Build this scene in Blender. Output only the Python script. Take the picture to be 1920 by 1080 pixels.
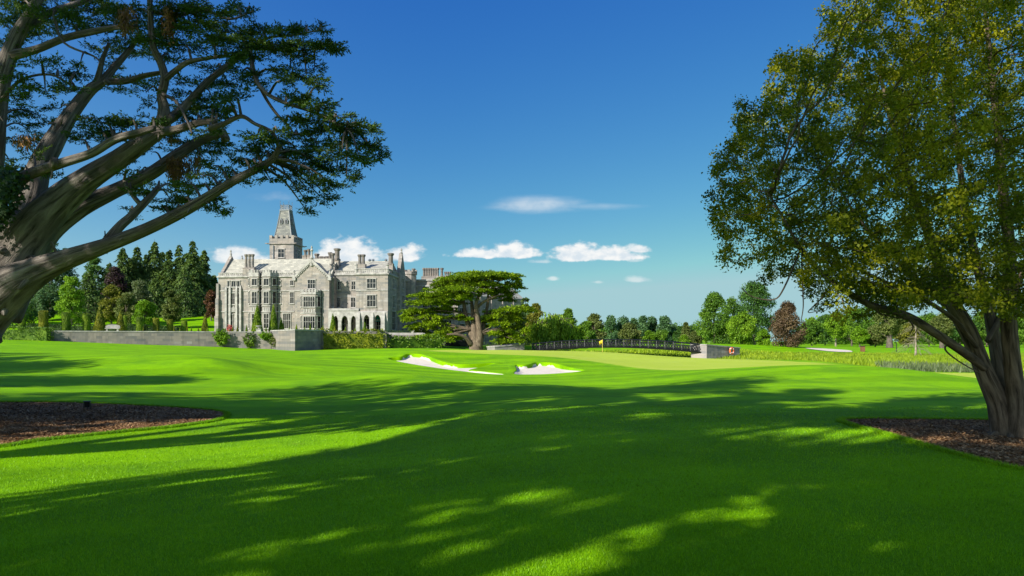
import bpy, math, random
import numpy as np
from mathutils import Vector, Matrix
from mathutils.geometry import delaunay_2d_cdt

for o in list(bpy.data.objects):
    bpy.data.objects.remove(o)
scene = bpy.context.scene
COL = scene.collection
R = math.radians
PI = math.pi

# ------------------------------------------------------------------ camera
F = 26.0 / 36.0 * 1920.0          # focal length in photo pixels
EYE = 1.7
HZ = 640.0                        # horizon row in the photo
cam_d = bpy.data.cameras.new('camera')
cam_d.lens = 26.0
cam_d.sensor_width = 36.0
cam_d.shift_y = (HZ - 540.0) / 1920.0
cam_d.clip_start = 0.1
cam_d.clip_end = 6000.0
cam = bpy.data.objects.new('camera', cam_d)
cam.location = (0, 0, EYE)
cam.rotation_euler = (R(90), 0, 0)
COL.objects.link(cam)
scene.camera = cam

# ------------------------------------------------------------------ light
SUN_A, SUN_E = R(43), R(29)
SD = Vector((math.sin(SUN_A) * math.cos(SUN_E), math.cos(SUN_A) * math.cos(SUN_E), -math.sin(SUN_E)))  # way the light travels
sun_d = bpy.data.lights.new('sun', 'SUN')
sun_d.energy = 5.0
sun_d.angle = R(0.53)
sun_d.color = (1.0, 0.94, 0.82)
sun = bpy.data.objects.new('sun', sun_d)
sun.rotation_euler = SD.to_track_quat('-Z', 'Y').to_euler()
COL.objects.link(sun)

world = bpy.data.worlds.new("World")
scene.world = world
world.use_nodes = True
scene.view_settings.view_transform = 'Standard'
scene.view_settings.look = 'None'
scene.view_settings.exposure = 0.7
scene.view_settings.gamma = 1.0
scene.view_settings.use_curve_mapping = False
scene.cycles.max_bounces = 6
scene.cycles.diffuse_bounces = 3
scene.cycles.transparent_max_bounces = 4


class NT:
    """small node-tree helper"""
    def __init__(self, tree):
        self.t = tree
        tree.nodes.clear()

    def n(self, typ, ins=None, **props):
        nd = self.t.nodes.new(typ)
        for k, v in props.items():
            setattr(nd, k, v)
        for k, v in (ins or {}).items():
            self.set(nd, k, v)
        return nd

    def set(self, nd, k, v):
        sock = nd.inputs[k]
        if isinstance(v, bpy.types.NodeSocket):
            self.t.links.new(v, sock)
        elif isinstance(v, bpy.types.Node):
            self.t.links.new(v.outputs[0], sock)
        else:
            if hasattr(sock, 'default_value') and isinstance(v, (tuple, list)) and len(v) == 3 and len(sock.default_value) == 4:
                v = (*v, 1.0)
            sock.default_value = v

    def math(self, op, a, b=0.0, c=0.0, clamp=False):
        nd = self.n('ShaderNodeMath', operation=op, use_clamp=clamp)
        self.set(nd, 0, a)
        self.set(nd, 1, b)
        if len(nd.inputs) > 2:
            self.set(nd, 2, c)
        return nd.outputs[0]

    def mix(self, f, a, b, blend='MIX'):
        nd = self.n('ShaderNodeMix', data_type='RGBA', blend_type=blend)
        self.set(nd, 0, f)
        self.set(nd, 6, a)
        self.set(nd, 7, b)
        return nd.outputs[2]

    def ramp(self, f, stops, interp='LINEAR'):
        nd = self.n('ShaderNodeValToRGB')
        cr = nd.color_ramp
        cr.interpolation = interp
        while len(cr.elements) < len(stops):
            cr.elements.new(0.5)
        for e, (p, c) in zip(cr.elements, stops):
            e.position = p
            e.color = (*c, 1.0) if len(c) == 3 else c
        self.set(nd, 0, f)
        return nd.outputs[0]

    def smooth(self, v, a, b):
        nd = self.n('ShaderNodeMapRange', interpolation_type='SMOOTHSTEP')
        self.set(nd, 0, v)
        nd.inputs[1].default_value = a
        nd.inputs[2].default_value = b
        nd.inputs[3].default_value = 0.0
        nd.inputs[4].default_value = 1.0
        return nd.outputs[0]


def build_world():
    T = NT(world.node_tree)
    sky = T.n('ShaderNodeTexSky', sky_type='NISHITA', sun_disc=False)
    sky.sun_elevation = SUN_E
    sky.sun_rotation = PI + SUN_A
    sky.altitude = 50.0
    sky.air_density = 1.0
    sky.dust_density = 0.25
    sky.ozone_density = 3.2
    # grade of the photograph: deep polarised blue overhead, pale teal at the horizon
    sc_ = T.n('ShaderNodeSeparateColor', {0: sky.outputs[0]})
    ch = [T.math('MINIMUM', T.math('MULTIPLY', T.math('POWER', sc_.outputs[i], g), a * SKY_K), m * SKY_K)
          for i, (a, g, m) in enumerate(((0.0216, 1.63, 0.34), (0.069, 1.12, 0.58), (0.314, 0.38, 0.66)))]
    gd = T.n('ShaderNodeTexCoord')
    gs = T.n('ShaderNodeSeparateXYZ', {0: gd.outputs['Generated']})
    lf = T.smooth(T.math('MULTIPLY', T.math('DIVIDE', gs.outputs[0], T.math('MAXIMUM', gs.outputs[1], 0.05)), -1.0), 0.05, 0.75)   # paler towards the sun's side
    ch = [T.math('MULTIPLY', c_, T.math('ADD', 1.0 + a0, T.math('MULTIPLY', lf, g))) for c_, a0, g in zip(ch, (.10, .05, .0), (.9, .35, .12))]
    hs = T.n('ShaderNodeCombineColor', {0: ch[0], 1: ch[1], 2: ch[2]})
    tc = T.n('ShaderNodeTexCoord')
    sp = T.n('ShaderNodeSeparateXYZ', {0: tc.outputs['Generated']})
    # the sky round the sun, behind the viewer, stays pale and bright as it is in nature
    skyc = T.mix(T.smooth(sp.outputs[1], -0.45, 0.3), T.mix(1.0, sky.outputs[0], (1.15, 1.1, 1.0), 'MULTIPLY'), hs.outputs[0])
    yy = T.math('MAXIMUM', sp.outputs[1], 0.05)
    u = T.math('DIVIDE', sp.outputs[0], yy)
    v = T.math('DIVIDE', sp.outputs[2], yy)
    cv = T.n('ShaderNodeCombineXYZ', {0: u, 1: T.math('MULTIPLY', v, 1.6), 2: 0.0})
    n1 = T.n('ShaderNodeTexNoise', {'Vector': cv.outputs[0], 'Scale': 46.0, 'Detail': 7.0, 'Roughness': 0.55})
    n2 = T.n('ShaderNodeTexNoise', {'Vector': cv.outputs[0], 'Scale': 11.0, 'Detail': 4.0, 'Roughness': 0.5})
    nz = T.math('ADD', T.math('MULTIPLY', T.math('SUBTRACT', n1.outputs[0], 0.5), 1.7), T.math('MULTIPLY', T.math('SUBTRACT', n2.outputs[0], 0.5), 1.5))
    dens = None
    # clouds: (px, py of the flat base, half width, height above, depth below, opacity, softness)
    clouds = [(450, 486, 70, 24, 9, 0.9, .6), (655, 481, 62, 38, 14, 1.0, .5), (752, 482, 46, 24, 9, 1.0, .5),
              (900, 479, 50, 18, 6, 1.0, .5), (965, 479, 50, 26, 6, 1.0, .5),
              (1080, 484, 52, 28, 7, 1.0, .5), (1150, 482, 66, 18, 7, 1.0, .5), (1197, 470, 24, 13, 5, .9, .6),
              (1012, 491, 26, 6, 4, .55, .9), (1190, 488, 18, 5, 4, .5, .9),
              (1037, 523, 14, 6, 4, .55, .9), (1196, 526, 24, 8, 4, .5, .9), (1120, 529, 14, 4, 3, .35, .9), (520, 370, 50, 12, 8, .12, 1.2)]
    for px, py, hw, up, dn, op, soft in clouds:
        du = T.math('DIVIDE', T.math('SUBTRACT', u, (px - 960) / F), hw / F)
        dv = T.math('SUBTRACT', v, (HZ - py) / F)
        dvu = T.math('DIVIDE', T.math('MAXIMUM', dv, 0.0), up / F)
        dvd = T.math('DIVIDE', T.math('MINIMUM', dv, 0.0), dn / F)
        e = T.math('SQRT', T.math('ADD', T.math('MULTIPLY', du, du), T.math('ADD', T.math('MULTIPLY', dvu, dvu), T.math('MULTIPLY', dvd, dvd))))
        d = T.math('ADD', T.math('SUBTRACT', 1.0, e), T.math('ADD', T.math('MULTIPLY', nz, 0.85), 0.14))
        d = T.math('MULTIPLY', T.smooth(d, 0.0, soft), op)
        dens = d if dens is None else T.math('MAXIMUM', dens, d)
    # one thin cirrus streak
    cw = T.n('ShaderNodeCombineXYZ', {0: T.math('MULTIPLY', u, 4.0), 1: T.math('MULTIPLY', v, 20.0), 2: 0.0})
    n3 = T.n('ShaderNodeTexNoise', {'Vector': cw.outputs[0], 'Scale': 2.6, 'Detail': 5.0, 'Roughness': 0.55})
    for px, py, hw, hh, op in ((1010, 383, 105, 20, .5), (1110, 387, 120, 8, .22)):
        du = T.math('DIVIDE', T.math('SUBTRACT', u, (px - 960) / F), hw / F)
        dv = T.math('DIVIDE', T.math('SUBTRACT', v, (HZ - py) / F), hh / F)
        e = T.math('SQRT', T.math('ADD', T.math('MULTIPLY', du, du), T.math('MULTIPLY', dv, dv)))
        d = T.math('ADD', T.math('SUBTRACT', 1.0, e), T.math('MULTIPLY', T.math('SUBTRACT', n3.outputs[0], 0.5), 1.1))
        dens = T.math('MAXIMUM', dens, T.math('MULTIPLY', T.smooth(d, -0.1, 1.0), op))
    front = T.smooth(sp.outputs[1], 0.05, 0.3)
    dens = T.math('MULTIPLY', dens, front)
    ccol = T.mix(T.smooth(n1.outputs[0], 0.35, 0.62), CLOUD_A, CLOUD_B)
    col = T.mix(dens, skyc, ccol)
    bg = T.n('ShaderNodeBackground', {'Color': col, 'Strength': SKY_STR})
    out = T.n('ShaderNodeOutputWorld')
    T.t.links.new(bg.outputs[0], out.inputs[0])


SKY_STR, SKY_K = 0.11, 5.6
CLOUD_A, CLOUD_B = (3.9, 4.4, 4.8), (5.3, 5.35, 5.3)
build_world()

# ------------------------------------------------------------------ object helpers
def props(o, label=None, cat=None, group=None, kind=None):
    if label: o['label'] = label
    if cat: o['category'] = cat
    if group: o['group'] = group
    if kind: o['kind'] = kind
    return o

def thing(name, label, cat, loc=(0, 0, 0), rz=0.0, group=None):
    o = bpy.data.objects.new(name, None)
    o.empty_display_size = 0.3
    o.location = loc
    o.rotation_euler = (0, 0, rz)
    COL.objects.link(o)
    return props(o, label, cat, group)

def link_mesh(name, me, m, parent=None, smooth=False, loc=None, rz=None):
    if m is not None:
        me.materials.append(m)
    if smooth:
        me.polygons.foreach_set('use_smooth', np.ones(len(me.polygons), dtype=bool))
    o = bpy.data.objects.new(name, me)
    COL.objects.link(o)
    if parent is not None:
        o.parent = parent
    if loc is not None:
        o.location = loc
    if rz is not None:
        o.rotation_euler = (0, 0, rz)
    return o

def mesh_np(name, V, faces, uv=None):
    """V (n,3); faces (m,k) constant-size polygons"""
    me = bpy.data.meshes.new(name)
    V = np.asarray(V, dtype=np.float32)
    faces = np.asarray(faces, dtype=np.int32)
    m, k = faces.shape
    me.vertices.add(len(V))
    me.vertices.foreach_set('co', V.ravel())
    me.loops.add(m * k)
    me.loops.foreach_set('vertex_index', faces.ravel())
    me.polygons.add(m)
    me.polygons.foreach_set('loop_start', np.arange(0, m * k, k, dtype=np.int32))
    me.polygons.foreach_set('loop_total', np.full(m, k, dtype=np.int32))
    if uv is not None:
        l = me.uv_layers.new(name='UVMap')
        l.data.foreach_set('uv', np.asarray(uv, dtype=np.float32)[faces.ravel()].ravel())
    me.update(calc_edges=True)
    return me

class MB:
    """collects boxes, prisms, tubes and lathes; build() links them as ONE mesh object"""
    def __init__(self):
        self.v, self.f, self.uv = [], [], []

    def add(self, vs, fs, uvs=None):
        b = len(self.v)
        self.v.extend(tuple(p) for p in vs)
        self.uv.extend(uvs if uvs is not None else [(0, 0)] * len(vs))
        self.f.extend(tuple(b + i for i in f) for f in fs)

    def box(self, x0, x1, y0, y1, z0, z1):
        self.add([(x0, y0, z0), (x1, y0, z0), (x1, y1, z0), (x0, y1, z0), (x0, y0, z1), (x1, y0, z1), (x1, y1, z1), (x0, y1, z1)],
                 [(0, 3, 2, 1), (4, 5, 6, 7), (0, 1, 5, 4), (1, 2, 6, 5), (2, 3, 7, 6), (3, 0, 4, 7)])
        return self

    def prism(self, poly, z0, z1, top=None):
        """poly counter-clockwise (x,y); top: optional other outline at z1"""
        n = len(poly)
        top = top or poly
        self.add([(x, y, z0) for x, y in poly] + [(x, y, z1) for x, y in top],
                 [tuple(range(n - 1, -1, -1)), tuple(range(n, 2 * n))] + [(i, (i + 1) % n, n + (i + 1) % n, n + i) for i in range(n)])
        return self

    def extr(self, poly, y0, y1):
        """poly in (x,z) counter-clockwise seen from -Y, extruded y0..y1"""
        n = len(poly)
        self.add([(x, y0, z) for x, z in poly] + [(x, y1, z) for x, z in poly],
                 [tuple(range(n)), tuple(range(2 * n - 1, n - 1, -1))] + [(i, n + i, n + (i + 1) % n, (i + 1) % n) for i in range(n)])
        return self

    def extrx(self, poly, x0, x1):
        """poly in (y,z) extruded x0..x1"""
        n = len(poly)
        self.add([(x0, y, z) for y, z in poly] + [(x1, y, z) for y, z in poly],
                 [tuple(range(n - 1, -1, -1)), tuple(range(n, 2 * n))] + [(i, (i + 1) % n, n + (i + 1) % n, n + i) for i in range(n)])
        return self

    def lathe(self, prof, cx=0, cy=0, n=12, ph=0.0):
        """prof list of (r,z) from bottom to top"""
        b = []
        for r, z in prof:
            for j in range(n):
                a = ph + 2 * PI * j / n
                b.append((cx + r * math.cos(a), cy + r * math.sin(a), z))
        fs = []
        for i in range(len(prof) - 1):
            for j in range(n):
                fs.append((i * n + j, i * n + (j + 1) % n, (i + 1) * n + (j + 1) % n, (i + 1) * n + j))
        fs.append(tuple(range(n - 1, -1, -1)))
        k = (len(prof) - 1) * n
        fs.append(tuple(range(k, k + n)))
        self.add(b, fs)
        return self

    def tube(self, pts, rad, n=8, sub=1, ridge=0.0, seed=0, flare=None):
        P, Q = smooth_path(pts, rad, sub)
        rng = random.Random(seed)
        ph = [rng.uniform(0, 6.28) for _ in range(4)]
        m = len(P)
        vs, uvs = [], []
        up = Vector((0.13, 0.31, 0.94))
        t0 = (P[1] - P[0]).normalized()
        nx = t0.cross(up)
        if nx.length < 1e-3:
            nx = t0.cross(Vector((1, 0, 0)))
        nx.normalize()
        L = 0.0
        ra = sum(Q) / len(Q)
        for i in range(m):
            t = (P[min(i + 1, m - 1)] - P[max(i - 1, 0)])
            t = t.normalized() if t.length > 1e-9 else t0
            nx = (nx - t * nx.dot(t))
            nx = nx.normalized() if nx.length > 1e-6 else t.orthogonal().normalized()
            ny = t.cross(nx)
            if i:
                L += (P[i] - P[i - 1]).length
            for j in range(n + 1):
                a = 2 * PI * (j % n) / n
                r = Q[i]
                if ridge:
                    r *= 1 + ridge * (0.6 * math.sin(3 * a + ph[0] + L * .35) + 0.6 * math.sin(7 * a + ph[1] - L * .5) + .3 * math.sin(2 * a + ph[2] + 1.3 * L) + .3 * math.sin(11 * a + ph[3] + L * .8) + .35 * math.sin(3.1 * L + ph[1]))
                p = P[i] + nx * (r * math.cos(a)) + ny * (r * math.sin(a))
                vs.append((p.x, p.y, p.z))
                uvs.append((2 * PI * ra * j / n, L))
        fs = []
        w = n + 1
        for i in range(m - 1):
            for j in range(n):
                fs.append((i * w + j, i * w + j + 1, (i + 1) * w + j + 1, (i + 1) * w + j))
        fs.append(tuple((m - 1) * w + j for j in range(n)))
        fs.append(tuple(n - 1 - j for j in range(n)))
        self.add(vs, fs, uvs)
        return self

    def shift(self, off):
        ox, oy, oz = off
        self.v = [(x - ox, y - oy, z - oz) for x, y, z in self.v]
        return self

    def build(self, name, m, parent=None, smooth=False, loc=None, rz=None):
        me = bpy.data.meshes.new(name)
        me.from_pydata(self.v, [], self.f)
        l = me.uv_layers.new(name='UVMap')
        idx = np.empty(len(me.loops), dtype=np.int32)
        me.loops.foreach_get('vertex_index', idx)
        l.data.foreach_set('uv', np.asarray(self.uv, dtype=np.float32)[idx].ravel())
        me.update()
        return link_mesh(name, me, m, parent, smooth, loc, rz)

def smooth_path(pts, rad, sub):
    P = [Vector(p) for p in pts]
    if sub <= 1 or len(P) < 3:
        return P, list(rad)
    out, q = [], []
    E = [P[0] * 2 - P[1]] + P + [P[-1] * 2 - P[-2]]
    for i in range(len(P) - 1):
        a, b, c, d = E[i], E[i + 1], E[i + 2], E[i + 3]
        for k in range(sub):
            t = k / sub
            out.append(0.5 * ((2 * b) + (c - a) * t + (2 * a - 5 * b + 4 * c - d) * t * t + (3 * b - a - 3 * c + d) * t ** 3))
            q.append(rad[i] * (1 - t) + rad[i + 1] * t)
    out.append(P[-1])
    q.append(rad[-1])
    return out, q

def inside(px, py, poly):
    """vectorised point in polygon"""
    px, py = np.asarray(px), np.asarray(py)
    r = np.zeros(px.shape, dtype=bool)
    n = len(poly)
    for i in range(n):
        x0, y0 = poly[i]
        x1, y1 = poly[(i + 1) % n]
        if y0 == y1:
            continue
        c = ((y0 > py) != (y1 > py)) & (px < (x1 - x0) * (py - y0) / (y1 - y0) + x0)
        r ^= c
    return r

def edge_dist(px, py, poly):
    d = np.full(np.shape(px), 1e9)
    n = len(poly)
    for i in range(n):
        a = np.array(poly[i]); b = np.array(poly[(i + 1) % n])
        ab = b - a
        t = np.clip(((px - a[0]) * ab[0] + (py - a[1]) * ab[1]) / max(1e-9, ab @ ab), 0, 1)
        d = np.minimum(d, np.hypot(px - a[0] - t * ab[0], py - a[1] - t * ab[1]))
    return d

def smooth_poly(poly, k=4):
    n = len(poly)
    out = []
    for i in range(n):
        a, b, c, d = (np.array(poly[(i + j - 1) % n], float) for j in range(4))
        for s in range(k):
            t = s / k
            out.append(tuple(0.5 * (2 * b + (c - a) * t + (2 * a - 5 * b + 4 * c - d) * t * t + (3 * b - a - 3 * c + d) * t ** 3)))
    return out

def W(px, py, Y):
    """the point the photo shows at pixel (px,py), if it stands at distance Y"""
    return Vector(((px - 960) / F * Y, Y, EYE + (HZ - py) / F * Y))

# ------------------------------------------------------------------ materials
def new_mat(name):
    m = bpy.data.materials.new(name)
    m.use_nodes = True
    T = NT(m.node_tree)
    out = T.n('ShaderNodeOutputMaterial')
    return m, T, out

def bsdf(T, out, ins):
    b = T.n('ShaderNodeBsdfPrincipled', ins)
    T.t.links.new(b.outputs[0], out.inputs[0])
    return b

def plain(name, c, rough=0.6, metal=0.0, var=0.15, scale=8.0):
    m, T, out = new_mat(name)
    tc = T.n('ShaderNodeTexCoord')
    n = T.n('ShaderNodeTexNoise', {'Vector': tc.outputs['Object'], 'Scale': scale, 'Detail': 4.0})
    d = tuple(x * (1 - var * 1.6) for x in c)
    l = tuple(min(1, x * (1 + var)) for x in c)
    bsdf(T, out, {'Base Color': T.ramp(n.outputs[0], [(0.3, d), (0.7, l)]), 'Roughness': rough, 'Metallic': metal})
    return m

def leaf_mat(name, cols, trans=0.35, nscale=0.6, nmix=0.5, rough=0.55):
    """cols: three leaf colours dark..light"""
    m, T, out = new_mat(name)
    g = T.n('ShaderNodeNewGeometry')
    n = T.n('ShaderNodeTexNoise', {'Vector': g.outputs['Position'], 'Scale': nscale, 'Detail': 2.0})
    f = T.math('ADD', T.math('MULTIPLY', g.outputs['Random Per Island'], 1 - nmix), T.math('MULTIPLY', T.smooth(n.outputs[0], 0.3, 0.7), nmix))
    c = T.ramp(f, [(0.1, cols[0]), (0.5, cols[1]), (0.95, cols[2])])
    p = T.n('ShaderNodeBsdfPrincipled', {'Base Color': c, 'Roughness': rough, 'Specular IOR Level': 0.25})
    tr = T.n('ShaderNodeBsdfTranslucent', {'Color': T.mix(0.35, c, (0.25, 0.34, 0.02))})
    mx = T.n('ShaderNodeMixShader', {0: trans})
    T.t.links.new(p.outputs[0], mx.inputs[1])
    T.t.links.new(tr.outputs[0], mx.inputs[2])
    T.t.links.new(mx.outputs[0], out.inputs[0])
    return m

def bark_mat(name, ca, cb, cc, su=14.0, sv=1.3, bump=0.6, dist=0.05):
    m, T, out = new_mat(name)
    tc = T.n('ShaderNodeTexCoord')
    mp = T.n('ShaderNodeMapping', {'Vector': tc.outputs['UV'], 'Scale': (su, sv, 1)})
    n1 = T.n('ShaderNodeTexNoise', {'Vector': mp.outputs[0], 'Scale': 1.0, 'Detail': 6.0, 'Roughness': 0.65, 'Distortion': 0.6})
    g = T.n('ShaderNodeNewGeometry')
    n2 = T.n('ShaderNodeTexNoise', {'Vector': g.outputs['Position'], 'Scale': 1.1, 'Detail': 4.0})
    c = T.ramp(n1.outputs[0], [(0.34, ca), (0.5, cb), (0.7, cc)])
    c = T.mix(T.smooth(n2.outputs[0], 0.45, 0.75), c, tuple(x * 0.65 for x in cb))
    bp = T.n('ShaderNodeBump', {'Strength': bump, 'Distance': dist, 'Height': n1.outputs[0]})
    bsdf(T, out, {'Base Color': c, 'Roughness': 0.9, 'Specular IOR Level': 0.15, 'Normal': bp.outputs[0]})
    return m
# ------------------------------------------------------------------ terrain
GP = []
def gp(px, py, Y):
    p = W(px, py, Y)
    GP.append((p.x, p.y, p.z))
for x in (-14, -5, 5, 14):
    for y in (-5, 2, 6):
        GP.append((x, y, 0.0))
for x, y, z in ((-3.5, 8.6, .02), (2, 10.5, .24), (6, 10, .16), (10, 12, 0.0), (-7, 11.3, -.34), (-3.4, 12.8, -.26), (-11, 11, -.2), (-11, 16, 0.0), (-3.5, 17, -.2), (-11, 24, 0.0), (-15, 38, .75), (-5, 31, .3), (4, 33, -.28),
                (0.5, 15, .14), (5, 16, .10), (14, 15, -.02), (20, 14, -.1), (-20, 12, 0), (-20, 20, .3)):
    GP.append((x, y, z))
for a in ((100, 745, 20.5), (100, 690, 35), (100, 663, 60), (50, 645, 92), (300, 660, 72), (300, 650, 111), (410, 651, 120), (500, 655, 122), (553, 658, 112),
          (600, 656, 118), (300, 700, 34), (500, 700, 38), (500, 742, 25), (700, 722, 28), (700, 690, 45), (690, 662, 85), (650, 655, 112), (60, 638, 112),
          (-300, 640, 90), (-300, 700, 30), (760, 655, 72), (840, 660, 72), (960, 657, 80), (930, 712, 40), (930, 740, 24), (700, 697, 42), (820, 700, 46),
          (735, 672, 60), (850, 694, 51), (940, 703, 48), (1000, 704, 48), (1095, 695, 51), (1010, 669, 64), (940, 668, 64), (950, 686, 55), (1095, 682, 58),
          (790, 663, 63.5), (865, 676, 60), (1130, 672, 75), (1130, 662, 96), (1000, 660, 96), (900, 657, 97), (1300, 682, 70), (1310, 692, 55), (1450, 686, 62),
          (1200, 706, 40), (1200, 732, 26), (1400, 716, 31), (1500, 690, 57), (1600, 687, 46), (1700, 692, 40), (1800, 723, 31), (1800, 718, 45), (1850, 719, 45), (1850, 730, 30), (1860, 737, 25), (1950, 718, 45), (1500, 740, 24), (1500, 710, 33),
          (1810, 709, 52), (1800, 702, 59), (1850, 702, 59), (1740, 704, 56), (1500, 675, 88), (1800, 674, 98), (1950, 705, 60), (1950, 735, 26), (2200, 700, 50), (2200, 660, 150),
          (1600, 661, 150), (1800, 661, 150), (1420, 647, 170), (1400, 676, 122), (1420, 664, 140), (1600, 650, 240), (1800, 651, 250), (1500, 651, 200)):
    gp(*a)
for x, y, z in ((5, 106, -.6), (20, 100, -1.0), (34, 96, -1.0), (-6, 112, .2), (6, 116, -2.6), (20, 114, -2.8), (33, 114, -2.6), (8, 126, -2.6), (22, 124, -2.7), (36, 119, -2.4),
                (14, 140, -.8), (24, 134, -1.4), (35, 128, -1.7), (10, 150, .4), (25, 150, .5), (40, 145, .6), (-8, 140, .2), (-20, 145, .8), (-60, 150, 1.5), (-110, 150, 2.2),
                (-100, 100, 2.0), (0, 180, .5), (60, 180, .4), (120, 170, -.3), (-60, 260, 2), (0, 260, .6), (100, 300, .2), (-150, 300, 3), (0, 420, .5), (150, 420, .5), (320, 420, .5), (-250, 420, 3), (320, 250, 0)):
    GP.append((x, y, z))
GP = np.array(GP)

def warp(x, y):
    y = np.maximum(y, -7.0)
    return x / (y + 13.0) * 1.35, 1.25 * np.log((y + 13.0) / 13.0)

def tps_fit():
    a, b = warp(GP[:, 0], GP[:, 1])
    P = np.stack([a, b], 1)
    n = len(P)
    d2 = ((P[:, None] - P[None]) ** 2).sum(2)
    K = 0.5 * d2 * np.log(d2 + 1e-12) + np.eye(n) * 2e-4
    A = np.zeros((n + 3, n + 3))
    A[:n, :n] = K
    A[:n, n] = 1; A[:n, n + 1:] = P
    A[n, :n] = 1; A[n + 1:, :n] = P.T
    rhs = np.zeros(n + 3); rhs[:n] = GP[:, 2]
    return P, np.linalg.solve(A, rhs)
TPS_P, TPS_W = tps_fit()

def base_z(x, y):
    x = np.asarray(x, float); y = np.asarray(y, float)
    sh = np.broadcast(x, y).shape
    x = np.broadcast_to(x, sh).ravel(); y = np.broadcast_to(y, sh).ravel()
    out = np.empty(len(x))
    for s in range(0, len(x), 20000):
        xs, ys = x[s:s + 20000], y[s:s + 20000]
        a, b = warp(np.clip(xs, -60 - np.abs(ys) * 1.1, 60 + np.abs(ys) * 1.1), np.minimum(ys, 420.0))
        d2 = (a[:, None] - TPS_P[:, 0]) ** 2 + (b[:, None] - TPS_P[:, 1]) ** 2
        K = 0.5 * d2 * np.log(d2 + 1e-12)
        z = K @ TPS_W[:-3] + TPS_W[-3] + TPS_W[-2] * a + TPS_W[-1] * b
        f = np.clip((ys + 7) / 7, 0, 1)
        out[s:s + 20000] = z * f
    return out.reshape(sh)

def hit(px, py, zf=None, y0=3.0, y1=500.0):
    """where the photo's ray meets the ground"""
    zf = zf or base_z
    ys = np.exp(np.linspace(math.log(y0), math.log(y1), 500))
    xs = (px - 960) / F * ys
    zs = EYE + (HZ - py) / F * ys
    g = zf(xs, ys)
    below = np.nonzero(zs <= g)[0]
    i = below[0] if len(below) else len(ys) - 1
    if i == 0 or not len(below):
        return Vector((xs[i], ys[i], g[i]))
    d0 = zs[i - 1] - g[i - 1]; d1 = g[i] - zs[i]
    t = d0 / (d0 + d1 + 1e-9)
    y = ys[i - 1] * (1 - t) + ys[i] * t
    x = (px - 960) / F * y
    return Vector((x, y, float(zf(x, y))))

# bunker outlines, from the photo, laid on the face of the mound
def bY(py):
    return 48.0 + (703 - py) * 0.36
BUNK = []
for pts in ([(728, 670), (741, 668), (752, 667), (762, 662), (775, 661), (793, 663), (812, 668), (838, 677), (860, 680), (893, 679), (930, 677), (903, 686), (880, 693), (908, 696), (938, 699),
             (944, 702), (908, 701), (868, 697), (820, 691), (772, 683), (738, 675)],
            [(966, 682), (980, 682), (994, 680), (1001, 676), (1012, 675), (1030, 676), (1050, 681), (1068, 687), (1095, 693), (1082, 697), (1040, 700), (996, 701), (964, 700), (968, 691)]):
    pl = []
    for px, py in pts:
        Y = bY(py)
        pl.append(((px - 960) / F * Y, Y))
    BUNK.append(smooth_poly(pl, 3))

LIP = 0.03
def ground_z(x, y):
    z = base_z(x, y)
    x = np.asarray(x, float); y = np.asarray(y, float)
    sel = (x > -14) & (x < 8) & (y > 45) & (y < 67)
    if np.any(sel):
        z = np.array(z)
        xs = np.broadcast_to(x, z.shape)[sel]; ys = np.broadcast_to(y, z.shape)[sel]
        dz = np.zeros(len(xs))
        for pl in BUNK:
            d = edge_dist(xs, ys, pl)
            ins = inside(xs, ys, pl) | (d < 0.24)
            dz = np.where(ins, -0.55, dz)
            # turned-up turf lip round the back of the sand
            back = np.clip((ys - 51.5) / 5.0, 0, 1)
            lip = np.where(~ins, LIP * back * np.exp(-(d / 0.9) ** 2), 0)
            dz = dz + lip
        z[sel] += dz
    return z

def gz(x, y):
    return float(ground_z(np.array([x]), np.array([y]))[0])

def axis(bands):
    out = []
    for a, b, s in bands:
        out.extend(np.arange(a, b, s))
    return np.array(sorted(set(np.round(out, 4))))

xs = axis([(-1500, -300, 60), (-300, -90, 10), (-90, -30, 2.5), (-30, -12.5, .6), (-12.5, 6.5, .16), (6.5, 30, .6), (30, 90, 2), (90, 300, 10), (300, 1501, 60)])
ys = axis([(-400, -20, 40), (-20, 0, 2), (0, 46, .4), (46, 66.5, .16), (66.5, 100, .7), (100, 180, 1.6), (180, 420, 8), (420, 3001, 60)])
gx, gy = np.meshgrid(xs, ys)
gzv = ground_z(gx, gy)
rs = np.random.RandomState(3)
nx, ny = len(xs), len(ys)
V = np.stack([gx.ravel(), gy.ravel(), gzv.ravel()], 1)
ii, jj = np.meshgrid(np.arange(nx - 1), np.arange(ny - 1))
q = (jj * nx + ii).ravel()
Fq = np.stack([q, q + 1, q + nx + 1, q + nx], 1)
me = mesh_np('lawn', V, Fq)

# which kind of turf grows where (0 fairway, 1 putting surface, 2 rough): mown differently
def px_poly(pts):
    return [tuple(hit(px, py)[:2]) for px, py in pts]
GREEN = [(-9, 71), (-3, 68), (3, 66), (7, 61), (10, 53), (13, 46), (20, 46), (27, 52), (30, 60), (31, 72), (27, 84), (20, 94), (8, 99), (-6, 98), (-12, 88), (-12, 78)]
GREEN = smooth_poly(GREEN, 4)
GREEN2 = smooth_poly([(27, 47), (33, 42), (44, 42), (60, 46), (60, 59), (44, 61.5), (34, 61), (29, 56)], 4)
def zone(x, y):
    g = np.zeros(len(x)); r = np.zeros(len(x))
    for pl in (GREEN, GREEN2):
        d = edge_dist(x, y, pl) * np.where(inside(x, y, pl), 1, -1)
        g = np.maximum(g, np.clip(d / 0.6 + .5, 0, 1))
    rv = np.clip((y - 98 - .02 * x) / 4, 0, 1) * np.clip((150 - y) / 10, 0, 1) * np.clip((x + 4) / 4, 0, 1)
    rr = np.clip((y - 64) / 3, 0, 1) * np.clip((128 - y) / 10, 0, 1) * np.clip((x - 32) / 2, 0, 1)
    return g, np.maximum(rv, rr) * (1 - g)
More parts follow.
